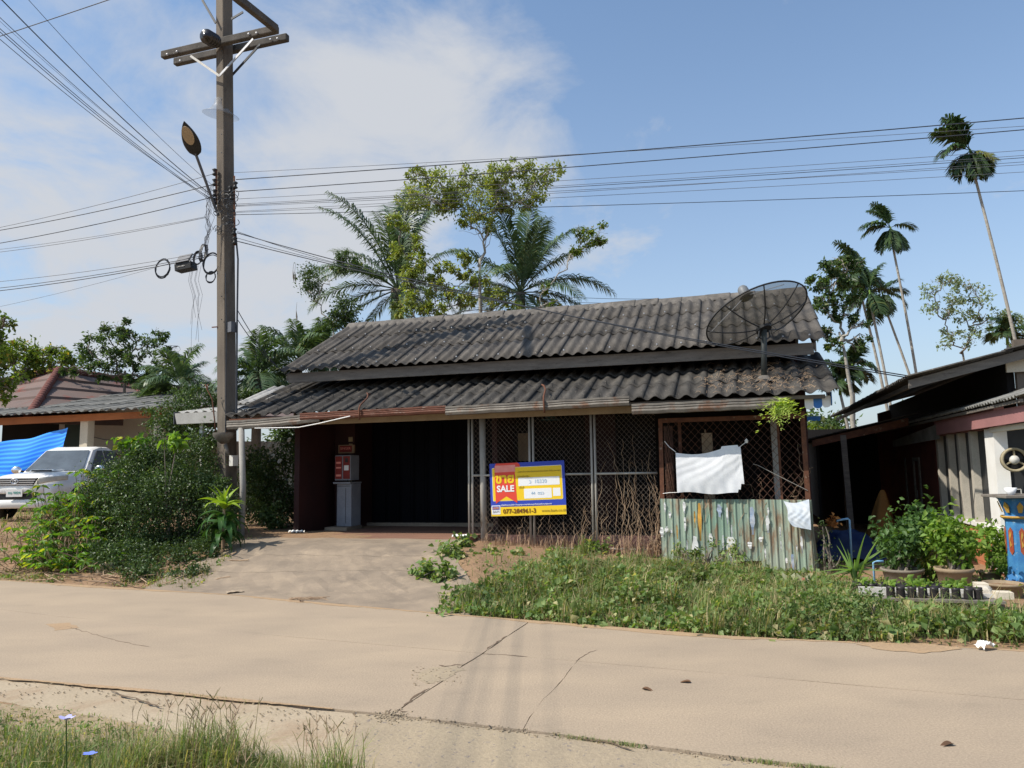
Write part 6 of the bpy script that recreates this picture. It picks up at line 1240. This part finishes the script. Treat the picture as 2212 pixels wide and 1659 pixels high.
for x, y in ((638, 600), (634, 598), (641, 684), (1252, 600)):
    p = at(x, y, 23) - np.array(pt_.location); part('pod', MB().tube([p + [0, 0, .45], p + [-.02, 0, .2], p, p + [.02, 0, -.18]], [.004, .006, .028, .004], 5), M['bark'], pt_) if x < 1000 else None
Yl = 26
def TL(x, y, rx, ry=None, Y_=26.0): k = Y_ / FPX; ry = ry or rx; return (at(x, y, Y_), (rx * k, rx * k, ry * k))
tree('leafy_tree', 'airy dark green tree with visible twigs behind the hip roof', at(268, 830, 27) * [1, 1, 0] + [0, 0, .5], at(268, 800, 27), [TL(*q, 27) for q in ((262, 705, 26, 14), (235, 725, 40, 20), (285, 735, 30, 22), (200, 750, 30, 22), (335, 740, 26, 20), (345, 720, 18, 12), (370, 760, 22, 12), (300, 770, 40, 24), (245, 775, 40, 22), (350, 790, 30, 18), (185, 785, 26, 18), (230, 800, 40, 20), (300, 810, 50, 16), (330, 830, 40, 14), (150, 800, 22, 14))], 'leaf_tree', 130, .13, .12, 'bark', sub=.24)
tree('yellow_tree', 'yellowish green bushy tree at the left edge above the hip roof', at(40, 830, 28) * [1, 1, 0] + [0, 0, .5], at(40, 800, 28), [TL(*q, 28) for q in ((40, 765, 50, 26), (0, 780, 40, 30), (95, 770, 34, 22), (130, 790, 30, 22), (70, 800, 50, 22), (-40, 760, 50, 40), (160, 770, 22, 14), (120, 752, 20, 12))], 'leaf_yel', 150, .15, .14, 'bark', sub=.28)
tree('overhanging_tree', 'branch tips of a near tree with brownish leaves entering at the left edge', np.array([-16.5, 17.5, .5]), np.array([-15.5, 17.8, 4.4]), [TL(*q, 18) for q in ((0, 738, 10, 9), (18, 697, 14, 9), (-20, 690, 30, 20), (-50, 720, 50, 40), (10, 835, 22, 14), (0, 858, 20, 12), (-30, 830, 44, 30), (-60, 790, 40, 40), (40, 815, 18, 10), (-25, 775, 40, 24))], 'leaf_yel', 200, .12, .14, 'bark', sub=.3)
tree('roadside_tree', 'straight pale trunked tree with clumped dark crown just right of the satellite dish', at(1842, 880, 22) * [1, 1, 0] + [0, 0, .2], at(1818, 715, 22), [TL(*q, 22) for q in ((1790, 575, 30, 18), (1815, 560, 26, 12), (1765, 612, 26, 16), (1800, 610, 30, 18), (1830, 600, 22, 24), (1850, 570, 20, 14), (1790, 650, 34, 18), (1850, 650, 24, 20), (1770, 665, 20, 14), (1825, 680, 34, 14), (1780, 720, 24, 16), (1800, 745, 22, 10), (1855, 700, 20, 10), (1865, 735, 20, 12), (1855, 750, 18, 8))], 'leaf_tree', 260, .12, .11, 'palebark', sub=.24)
tree('pale_airy_tree', 'pale thin leaved tree with see-through crown left of the tallest areca', at(2085, 800, 34) * [1, 1, 0] + [0, 0, .2], at(2078, 755, 34), [TL(*q, 34) for q in ((2040, 605, 30, 16), (2090, 610, 28, 18), (2010, 630, 24, 16), (2060, 640, 34, 18), (2115, 640, 26, 18), (2030, 670, 30, 16), (2085, 680, 30, 16), (2130, 680, 26, 12), (2160, 690, 26, 14), (2010, 665, 20, 12), (2050, 720, 26, 14), (2095, 735, 24, 14), (2120, 710, 24, 12), (2040, 745, 18, 10))], 'leaf_pale', 55, .15, .12, 'bark', sub=.34)
tree('pale_airy_tree', 'second pale tree at the right edge behind the leaning areca trunk', at(2205, 800, 36) * [1, 1, 0] + [0, 0, .2], at(2205, 770, 36), [TL(*q, 36) for q in ((2190, 690, 24, 14), (2215, 700, 26, 16), (2205, 740, 30, 14), (2240, 710, 30, 24), (2180, 720, 22, 12))], 'leaf_pale', 60, .16, .10, 'bark', sub=.32)
tree('banana_clump', 'green thicket beyond the gap between the two houses', at(1765, 1050, 24) * [1, 1, 0] + [0, 0, 0], at(1765, 960, 24), [TL(*q, 23) for q in ((1770, 935, 26, 18), (1800, 935, 20, 10), (1762, 975, 20, 20), (1778, 1020, 24, 22), (1770, 1055, 26, 18))], 'leaf_yel', 220, .15, .1, 'bark')
# far belt of trees closing the horizon: one mass
fb = thing('far_treeline', 'distant belt of green trees behind the houses', 'woods', kind='stuff'); bl = []
for k in range(26):
    x = -62 + k * 5.0; Y_ = 52 + 6 * math.sin(k * 2.3); h = 2.6 + 1.6 * abs(math.sin(k * 1.7))
    bl += [((x + random.gauss(0, 1.2), Y_ + random.gauss(0, 1), h * random.uniform(.4, 1)), (random.uniform(1.8, 2.8), 1.8, random.uniform(1.0, 1.6))) for _ in range(4)]
crown('foliage', bl, 26, .3, M['leaf_tree'], fb)['kind'] = 'stuff'

# ------------------------------------------------------------------ bushes on the left
def bush(name, label, base, blobs, m_, dens, size, **k): return shrub(name, label, base, blobs, M[m_] if isinstance(m_, str) else m_, dens, size, **k)
bb = gz(330, 1235, 0); Yb = bb[1] + .9
def B(x, y, rx, ry, Y_): k = Y_ / FPX; return (at(x, y, Y_), (rx * k, rx * k * .9, ry * k))
bush('round_bush', 'large round dark small-leaved bush at the foot of the concrete pole', bb + np.array([0, .9, 0]), [B(300, 1110, 95, 100, Yb), B(390, 1100, 85, 110, Yb + .3), B(250, 1060, 70, 65, Yb + .3), B(330, 1020, 90, 60, Yb + .8), B(420, 1010, 60, 70, Yb + .9), B(300, 1190, 80, 50, Yb - .2), B(400, 1190, 70, 45, Yb - .1), B(450, 1100, 45, 90, Yb + .4), B(225, 1120, 40, 60, Yb), B(478, 1120, 38, 70, 13.5), B(470, 1180, 45, 40, 13.1), B(300, 1000, 40, 30, Yb + .8), B(480, 1060, 28, 30, 13.7), B(355, 985, 40, 26, Yb + 1), B(270, 1205, 70, 34, 12.5), B(350, 1210, 80, 34, 12.5), B(430, 1200, 60, 34, 12.7), B(215, 1190, 30, 30, 12.6)], 'leaf_bush', 1500, .044, stems=14, sub=.22, droop=.3)
bush('tall_bush', 'tall tangled bush climbing over the carport roof end and white awning', np.array([-7.6, 15.2, .5]), [B(380, 900, 50, 55, 15.5), B(365, 950, 48, 50, 15.3), B(430, 860, 46, 26, 16), B(400, 850, 30, 22, 16.2), B(450, 945, 40, 60, 14.9), B(330, 900, 26, 20, 15.6), B(310, 995, 26, 20, 14.9), B(530, 850, 36, 12, 16.5), B(460, 880, 20, 20, 16)], 'leaf_bush', 700, .055, stems=12, sub=.25)
bush('wall_climber', 'dark climber hanging behind the grey eave post with white flowers', W(-5.9, 1.5, .4), [(W(-6.1, 1.4, 2.0), (.35, .5, .5)), (W(-5.5, 2.1, 1.9), (.30, .3, .7)), (W(-6.2, 1.2, 1.0), (.4, .6, .5)), (W(-5.9, .6, .75), (.25, .3, .35)), (W(-5.5, 1.6, 1.3), (.28, .3, .4)), (W(-5.75, .4, .6), (.18, .2, .2)), (W(-6.4, .8, 1.6), (.3, .5, .6)), (W(-6.9, 1.6, 1.2), (.5, .6, .8)), (W(-5.4, 1.9, .7), (.3, .3, .3))], 'leaf_bush', 800, .065, stems=10, sub=.3)
bush('variegated_plant', 'pale edged leafy plant with white flowers glowing in the gap left of the maroon wall', W(-5.55, 1.1, .4), [(W(-5.45, 1.2, 1.15), (.16, .2, .28)), (W(-5.40, 1.3, 1.5), (.12, .15, .2))], M['potleaf'], 600, .09, stems=4)
fl = MB()
for x, y in ((582, 962), (604, 996), (590, 985), (625, 950), (648, 1000)): p = p3(x, y, .9); fl.lathe([(.0, 0), (.05, .02), (.06, .0)], 6, tuple(p), (-.5, -.7, .5))
tag(part('white_flower', fl, M['white'], thing('white_flowers', 'white flowers on the climber in the gap left of the maroon wall', 'flowers')), kind='stuff')
# cassava-like patch
cb = gz(150, 1215, .0)
def cass(k, x, y, Y_, n, lb):
    c = at(x, y, Y_); b = np.array([c[0], c[1], float(zt(c[0], c[1]))]); t = thing('cassava_plant', lb, 'plant', b, 0, 'yellow green palmate plants in front of the pickup'); r = random.Random(k); V = []; F = []; mb = MB()
    for s in range(n):
        dx, dy = r.gauss(0, .22), r.gauss(0, .2); h = max(.15, c[2] - b[2] + r.uniform(-.45, .12)); e = np.array([dx, dy, h]); mb.tube(wobble((dx * .3, dy * .3, 0), e, 4, .02, r), .006, 4, False)
        yaw = r.uniform(0, 6); tilt = np.array([r.gauss(0, .35), r.gauss(0, .35) - .2, 1]); tilt /= np.linalg.norm(tilt); ax_ = np.cross(tilt, [1, 0, 0]); ax_ /= np.linalg.norm(ax_); ay = np.cross(tilt, ax_); sz = r.uniform(.10, .16)
        o_ = len(V)
        for q in range(6):
            a = yaw + q * .85; d = ax_ * math.cos(a) + ay * math.sin(a); s2 = np.cross(tilt, d); o2 = len(V)
            V += [e, e + d * sz * .55 + s2 * sz * .16 + tilt * .01, e + d * sz - tilt * sz * .35, e + d * sz * .55 - s2 * sz * .16 + tilt * .01]; F += [(o2, o2 + 1, o2 + 2), (o2, o2 + 2, o2 + 3)]
    obj('leaves', npmesh('leaves', V, F, M['leaf_cass']), t); part('stem', mb, M['twig'], t)
r = random.Random(77)
for k, (x, y) in enumerate(sorted(((90, 1135), (130, 1100), (120, 1160), (165, 1075), (170, 1130), (200, 1055), (185, 1100), (150, 1190), (165, 1160), (215, 1090), (195, 1150), (235, 1040), (60, 1165), (100, 1185), (180, 1200), (150, 1215), (140, 1060), (210, 1030), (115, 1080), (230, 1195), (75, 1150), (265, 1025)))):
    cass(k, x, y, 13.9 - (y - 1030) * .0085, 16, 'yellow green palmate plant, ' + ORD[k] + ' from the left in the patch before the pickup')
for k, (x, y, Y_, m_) in enumerate(((278, 955, 14.2, 'leaf_cass'), (370, 950, 13.6, 'potleaf'))):
    bush('bright_sprig', ('yellow green drooping sprig above the round bush left side', 'fresh green sprig on top of the round bush near the white post')[k], at(x, y, Y_) * [1, 1, 0] + [0, 0, .5], [B(x, y, 20, 20, Y_), B(x + 18, y + 6, 14, 14, Y_)], m_, 260, .13, stems=2, sub=.4, droop=.8)
# dracaena beside the post
db = gz(481, 1203, .22); dr = thing('dracaena', 'dracaena with bright yellow green top leaves beside the driveway post', 'dracaena', db); r = random.Random(21)
hd = at(480, 1095, db[1])[2] - db[2]
lt1 = blade_leaf(.50, .13, 1.5, .25, 8, .5).mesh('leaf', M['drac'], True); lt2 = blade_leaf(.60, .14, 2.4, .25, 8, .5).mesh('leaf', M['dracdk'], True); lt3 = blade_leaf(.42, .11, .5, .25, 8, .5).mesh('leaf', M['drac'], True)
part('stem', MB().tube([(0, 0, 0), (0, .02, hd * .6), (0, 0, hd)], [.03, .025, .02], 7), M['twig'], dr)
for k in range(9): obj('leaf', lt1, dr, (0, 0, hd * r.uniform(.92, 1.0)), (r.gauss(0, .2), -r.uniform(.5, 1.0), k * 2.4), r.uniform(.8, 1.05))
for k in range(5): obj('leaf', lt3, dr, (0, 0, hd), (r.gauss(0, .2), -r.uniform(1.0, 1.4), k * 2.4 + 1), r.uniform(.8, 1.1))
for k in range(30): obj('leaf', lt2, dr, (0, 0, hd * r.uniform(.35, .9)), (r.gauss(0, .2), -r.uniform(-.1, .7), k * 2.4 + .5), r.uniform(.7, 1.0))
# stones, ring, sticks on the left verge
ty = thing('concrete_ring', 'old grey concrete ring half buried in the verge left of the leafy patch', 'ring', gz(103, 1204, .1)); part('ring', MB().lathe([(.20, .0), (.26, .0), (.27, .13), (.24, .16), (.19, .15), (.18, .04)], 24), M['cring'], ty, True)
stn = thing('broken_block', 'pale broken concrete block below the round bush at the road edge', 'block', gz(228, 1243, 0), .5); part('block', MB().add([(-.16, -.1, 0), (.14, -.12, 0), (.16, .1, 0), (-.14, .12, 0), (-.10, -.07, .20), (.10, -.08, .25), (.12, .06, .23), (-.09, .08, .17)], [(0, 3, 2, 1), (4, 5, 6, 7), (0, 1, 5, 4), (1, 2, 6, 5), (2, 3, 7, 6), (3, 0, 4, 7)]), mat('sandy_block', (.42, .33, .22), (.34, .27, .18), 10, rough=.95, bump=.6, bscale=30), stn, bevel=.03)
mb = MB(); r = random.Random(14)
for k in range(420):
    x = r.uniform(-10.5, -4.6); d = abs(r.gauss(.9, .8)); y = float(yfar(x)) + .1 + d; L = r.uniform(.08, .7); a = r.uniform(0, 2 * PI); z = float(zt(x, y)); e = (x + L * math.cos(a), y + L * math.sin(a) * .6, z + r.uniform(0, .12)); mb.tube(wobble((x, y, z + .01), e, 3, .015, r), r.uniform(.003, .009), 4, False)
for k in range(70):
    c = gz(45, 1175, .3); x, y = c[0] + r.gauss(0, .7), c[1] + r.gauss(0, .35); z = float(zt(x, y)); mb.tube(wobble((x, y, z), (x + r.gauss(0, .5), y + r.gauss(0, .3), z + r.uniform(.1, .55)), 6, .05, r), r.uniform(.003, .008), 4, False)
tag(part('sticks', mb, M['twig'], thing('brush_litter', 'dry sticks and cut branches strewn over the left verge', 'sticks', kind='stuff')), kind='stuff')

# ------------------------------------------------------------------ verge weeds and grass
def scatter(n, x0, x1, f, seed=0):
    rg = np.random.default_rng(seed); x = rg.uniform(x0, x1, n); d = rg.uniform(0, 1, n); u = rg.uniform(0, 1, n); return x, d, u
def verge(n, seed, patchy=.0):
    rg = np.random.default_rng(seed); x = rg.uniform(-.9, 9.0, n); d = rg.uniform(.04, 4.6, n); y = yfar(x) + d
    q = (np.stack([x, y], 1) - O[:2]); u = q @ UU[:2]; v = q @ VV[:2]
    dens = np.where(v < np.where(u < 1.75, -1.75, -.9), 1.0, .16) * np.where((x < .5) & (d > .55 + (x + .9) * 1.6), .06, 1) * np.clip((x + .9) * 1.6, .15, 1)
    dens = np.where((u > 4.25) & (v > -1.35), .25, dens); dens = np.where((u > 4.4) & (u < 6.6) & (v > -3.3) & (v < -1.3), .03, dens); dens = np.where((u > 4.4) & (d < .42) & (u < 5.6), .12, dens); dens = np.where(v > 0, 0, dens); dens *= (.45 + .45 * np.clip(.5 + hsh(x * 1.3, y * 1.3) * 1.4, 0, 1))
    k = rg.uniform(0, 1, n) < dens; x, y, d, u, v = x[k], y[k], d[k], u[k], v[k]
    # spread mounds
    m_ = .04 + .34 * np.clip(.4 + .5 * hsh(x * .9 + 3, y * .9) + .5 * hsh(x * 2.6, y * 2.6 + 1), 0, 1) * np.clip(d / .6, .35, 1) * np.where(v > -1.2, .35, 1) * np.clip((x + 1.1), .35, 1)
    m_ = m_ * np.interp(v, [-4.2, -2.4, -1.2], [.95, .62, .3])
    m_ = np.where((u > 4.2) & (u < 6.3) & (v > -4.4) & (v < -3.0), np.minimum(m_, .05), m_)
    return x, y, m_
wd_ = thing('verge_weeds', 'dense green creeping weeds and grass covering the verge below the mesh and green tin', 'weeds', kind='stuff')
x, y, m_ = verge(34000, 5); z = zt(x, y); 
blades(np.stack([x, y, z - .01], 1), m_ * 1.25 + .05, .0055, M['grass'], 'grass_blades', wd_, lean=.7, kind='stuff')
x, y, m_ = verge(95000, 6); z = zt(x, y) + m_ * np.sqrt(RNG.uniform(0, 1, len(x)))
V, F = leaves(np.stack([x, y, z], 1), .028 + .055 * RNG.uniform(0, 1, len(x)) ** 2, .8, .65, .1); o = obj('creeper_leaves', npmesh('creeper_leaves', V, F, M['leaf_weed']), wd_); o['kind'] = 'stuff'
x, y, m_ = verge(20000, 8); z = zt(x, y); blades(np.stack([x, y, z], 1), m_ * 1.4 + .08, .004, M['drygrass'], 'dry_blades', wd_, lean=.8, kind='stuff')
for q, (n_, sc_, sd_) in enumerate(((150, .07, 31), (70, .09, 32))):
    x, y, m_ = verge(n_ * 3, sd_); C_ = np.stack([x, y, zt(x, y) + m_ * .7], 1)[:n_]; w_ = np.repeat(np.arange(len(C_)), 34); P = C_[w_] + RNG.normal(size=(len(w_), 3)) * [.10, .10, .05]
    V, F = leaves(P, sc_, .8, .6, .1); o = obj('broad_leaves', npmesh('broad_leaves', V, F, M['leaf_weed']), wd_); o['kind'] = 'stuff'
rg = np.random.default_rng(44); x, y, m_ = verge(160, 41); w_ = np.repeat(np.arange(len(x)), 60); P = np.stack([x[w_], y[w_], zt(x[w_], y[w_])], 1) + rg.normal(size=(len(w_), 3)) * [.05, .05, 0]
blades(P, .30, .0045, M['grass'], 'grass_tufts', wd_, lean=.6, kind='stuff')
# mound of creeper at the tray, creeping plants by the fence post
bush('creeper_mound', 'rounded mound of creeping weeds at the road edge left of the seedling shelf', gz(1900, 1365, 0) + np.array([0, .35, -.02]), [B(1880, 1322, 70, 46, gz(1880, 1365, 0)[1] + .35), B(1925, 1338, 50, 34, gz(1900, 1365, 0)[1] + .25), B(1790, 1322, 70, 40, gz(1850, 1365, 0)[1] + .4)], 'leaf_weed', 900, .045, cat='weeds', stems=4, sub=.4)
bush('creeper_patch', 'sweet potato like creeper with broad leaves at the foot of the left mesh post', gz(960, 1230, .15) + np.array([0, .2, 0]), [(gz(980, 1205, .28), (.32, .35, .16)), (gz(935, 1240, .2), (.35, .3, .12)), (gz(1010, 1180, .35), (.28, .25, .16)), (gz(1060, 1200, .28), (.35, .3, .08)), (gz(905, 1250, .12), (.2, .2, .08)), (gz(1110, 1205, .25), (.35, .2, .06))], 'leaf_weed', 420, .085, cat='weeds', stems=8, sub=.5, aspect=.85, up=.6)
bush('creeper_patch', 'low tuft of broad green leaves at the foot of the third mesh post', W(.75, -.35, .2), [(W(.72, -.3, .30), (.22, .15, .12)), (W(.5, -.4, .24), (.15, .12, .07))], 'leaf_weed', 450, .075, cat='weeds', stems=3, sub=.5, aspect=.8)
bush('tin_weeds', 'leafy weeds climbing up the lower left of the green tin', W(2.5, -.42, .0), [(W(2.55, -.42, .28), (.55, .12, .16)), (W(2.05, -.4, .22), (.2, .12, .18)), (W(2.9, -.4, .25), (.3, .12, .14))], 'leaf_weed', 350, .055, cat='weeds', stems=8, sub=.4)
bush('sapling_weed', 'thin upright small leaved weed against the right edge of the green tin', W(4.25, -.3, -.05), [(W(4.22, -.3, .55), (.08, .08, .28)), (W(4.3, -.35, .2), (.2, .15, .2))], 'leaf_tree', 420, .04, cat='weeds', stems=5, sub=.5)
bush('low_creepers', 'dark trailing creeper spilling from under the round bush onto the driveway edge', gz(380, 1245, .05), [(gz(380, 1235, .12), (.7, .35, .12)), (gz(300, 1240, .1), (.4, .3, .14)), (gz(440, 1222, .12), (.35, .25, .10)), (gz(500, 1195, .25), (.25, .3, .10))], 'leaf_bush', 800, .045, cat='weeds', stems=8, sub=.45)
# left verge sparse plants
rg = np.random.default_rng(3); n = 5200; x = rg.uniform(-14, -4.5, n); d = np.abs(rg.normal(.9, .9, n)) + .12; y = yfar(x) + d; k = hsh(x * 1.5, y * 1.7) > -.05; x, y = x[k], y[k]
lv = thing('left_verge_weeds', 'sparse low weeds and dry grass over the soil in front of the pickup', 'weeds', kind='stuff'); P = np.stack([x, y, zt(x, y) + .02], 1)
V, F = leaves(P, .06, .6, .5, .1); o = obj('low_leaves', npmesh('low_leaves', V, F, M['leaf_weed']), lv); o['kind'] = 'stuff'; blades(P + rg.normal(size=P.shape) * [.05, .05, 0], .09, .004, M['drygrass'], 'dry_blades', lv, lean=.8, kind='stuff')
n = 9000; x = rg.uniform(-26, -9, n); y = yfar(x) + rg.uniform(1.0, 9, n); P = np.stack([x, y, zt(x, y)], 1); blades(P, .10, .008, M['grass'], 'yard_grass', lv, kind='stuff')
# foreground grass
BX = [gz(*p, 0) for p in [(-500, 1440), (0, 1512), (150, 1530), (330, 1560), (420, 1590), (480, 1610), (560, 1640), (610, 1659), (700, 1720)]]
bx_, by_ = [p[0] for p in BX], [p[1] for p in BX]
def fgs(n, seed, x0=-7.0, x1=-.35, ylo=.9):
    rg = np.random.default_rng(seed); x = rg.uniform(x0, x1, n); yb_ = np.interp(x, bx_, by_); y = ylo + (yb_ - ylo) * (1 - rg.uniform(0, 1, n) ** 1.0); e = (yb_ - y); k = (y < yb_) & (rg.uniform(0, 1, n) < np.clip(.12 + e * 1.6, 0, 1) * (.45 + .55 * np.clip(.5 + hsh(x * 2.2, y * 2.2) * 1.5, 0, 1)))
    return x[k], y[k], e[k]
fg = thing('foreground_grass', 'patchy green and dry roadside grass in the bottom left corner', 'grass', kind='stuff')
x, y, e = fgs(100000, 1); blades(np.stack([x, y, -.02 + 0 * x], 1), .03 + .15 * np.clip(e, 0, 1) * np.clip(.7 + hsh(x * 3, y * 3), .3, 1.5), .0028, M['grass'], 'grass_blades', fg, lean=.7, kind='stuff')
x, y, e = fgs(60000, 2); blades(np.stack([x, y, -.02 + 0 * x], 1), .025 + .05 * np.clip(e, 0, 1), .0024, M['drygrass'], 'dry_blades', fg, lean=1.1, kind='stuff')
x, y, e = fgs(26000, 3); V, F = leaves(np.stack([x, y, .0 + .05 * RNG.uniform(0, 1, len(x)) * np.clip(e, .1, 1)], 1), .035, .4, .5, .0); o = obj('low_leaves', npmesh('low_leaves', V, F, M['leaf_weed']), fg); o['kind'] = 'stuff'
part('turf_soil', MB().add([(-14, -1.0, -.014), (-.2, -1.0, -.014), (-.2, 1.4, -.014)] + [(float(p[0]), float(p[1]) - .05, -.0045) for p in BX[::-1]] + [(-14, float(BX[0][1]) + 1.5, -.014)], [tuple(range(3 + len(BX) + 1))]), mat('turf_soil', (.36, .27, .18), (.27, .205, .125), 5, (1, 1, 1), .95, 0, .6, 40, (.20, .17, .09), .55, .66, 12), fg)
def tuft(label, x, y, h, nb, ns, seed, spread=.07):
    p = gz(x, y, 0); t = thing('tall_grass', label, 'grass tuft', p); r = random.Random(seed); rg_ = np.random.default_rng(seed)
    P = rg_.normal(size=(nb, 3)) * [spread, spread, 0]; blades(P, h * .66, .0022, M['grass'], 'blade', t, lean=.6, seg=2, jit=.55); blades(P * 1.2, h * .5, .0018, M['drygrass'], 'blade', t, lean=.8, jit=.5)
    for k in range(ns):
        mb = MB(); a = r.uniform(0, 2 * PI); l = r.uniform(.05, .30) * h; hh = h * r.uniform(.65, 1.05); b0 = np.array([r.gauss(0, spread), r.gauss(0, spread), 0]); e = b0 + [l * math.cos(a), l * math.sin(a) * .5, hh]
        mb.tube([b0, b0 * .6 + e * .4 + [0, 0, .02], e], [.0022, .0018, .0014], 4, False)
        for q in range(r.randrange(2, 5)):
            b = r.uniform(0, 2 * PI); ln_ = r.uniform(.04, .075); mb.tube([e, e + np.array([math.cos(b) * .6, math.sin(b) * .4, .75]) * ln_], [.0018, .0012], 4, False)
        part('flower_stalk', mb, M['twig'] if k % 2 else M['drygrass'], t)
tuft('tall tuft of seeding grass in the middle of the foreground left', 425, 1665, .36, 560, 16, 4, .10); tuft('wiry grass tuft with upright seed heads nearest the road at bottom', 715, 1720, .36, 300, 16, 5, .07)
tuft('low bushy grass tuft between the two taller foreground tufts', 565, 1690, .17, 700, 5, 6, .09); tuft('leaning grass tuft right beside the tall middle tuft', 500, 1675, .33, 260, 10, 8, .07); tuft('small seeding grass tuft at the left of the foreground', 290, 1690, .34, 400, 8, 9, .09)
# two blue flowers
FB = [mat('pale_lilac_petal', (.36, .35, .62), (.44, .43, .68), 9, fine=0), mat('blue_petal', (.14, .20, .68), (.20, .28, .75), 9, fine=0)]
for k, (x, y, Y_, rad) in enumerate(((143, 1556, 2.55, .024), (194, 1628, 2.35, .019))):
    c = at(x, y, Y_); b = np.array([c[0] + .01, c[1] + .03, -.01]); t = thing('wild_flower', ('pale lilac trumpet flower on a tall stem in the foreground grass', 'small deep blue flower low in the bottom left grass')[k], 'flower', b); h = c - b
    part('stem', MB().tube([(0, 0, 0), tuple(h * .5 + [.01, 0, 0]), tuple(h)], .0022, 5), M['potleafdk'], t)
    for q in range(5):
        a = q * 2 * PI / 5 + .3; d = np.array([math.cos(a), math.sin(a) * .75, .45 if k == 0 else .1]); d2 = np.array([-math.sin(a), math.cos(a) * .75, 0])
        part('petal', MB().add([h, h + d * rad * .7 + d2 * rad * .5, h + d * rad * 1.15 + d2 * rad * .2, h + d * rad * 1.15 - d2 * rad * .2, h + d * rad * .7 - d2 * rad * .5], [(0, 1, 2), (0, 2, 3), (0, 3, 4)]), FB[k], t)
    V, F = leaves(np.array([[0, 0, .03 + .03 * i] for i in range(5)]) , .07, .5, .6, .2); obj('leaves', npmesh('leaves', V, F, M['potleafdk']), t)
# grass in the road crack
rg = np.random.default_rng(9); x = np.concatenate([rg.normal(m, s, 90) for m, s in ((.40, .10), (.62, .05), (1.32, .05), (1.5, .06), (1.62, .04), (-2.2, .15))]); y = np.interp(x, *LN) - .02 + rg.normal(0, .012, len(x))
cg = thing('crack_grass', 'tiny grass tufts growing along the crack across the near road', 'grass', kind='stuff'); blades(np.stack([x, y, 0 * x - .01], 1), .03, .0018, M['grass'], 'blade', cg, lean=.9, kind='stuff')
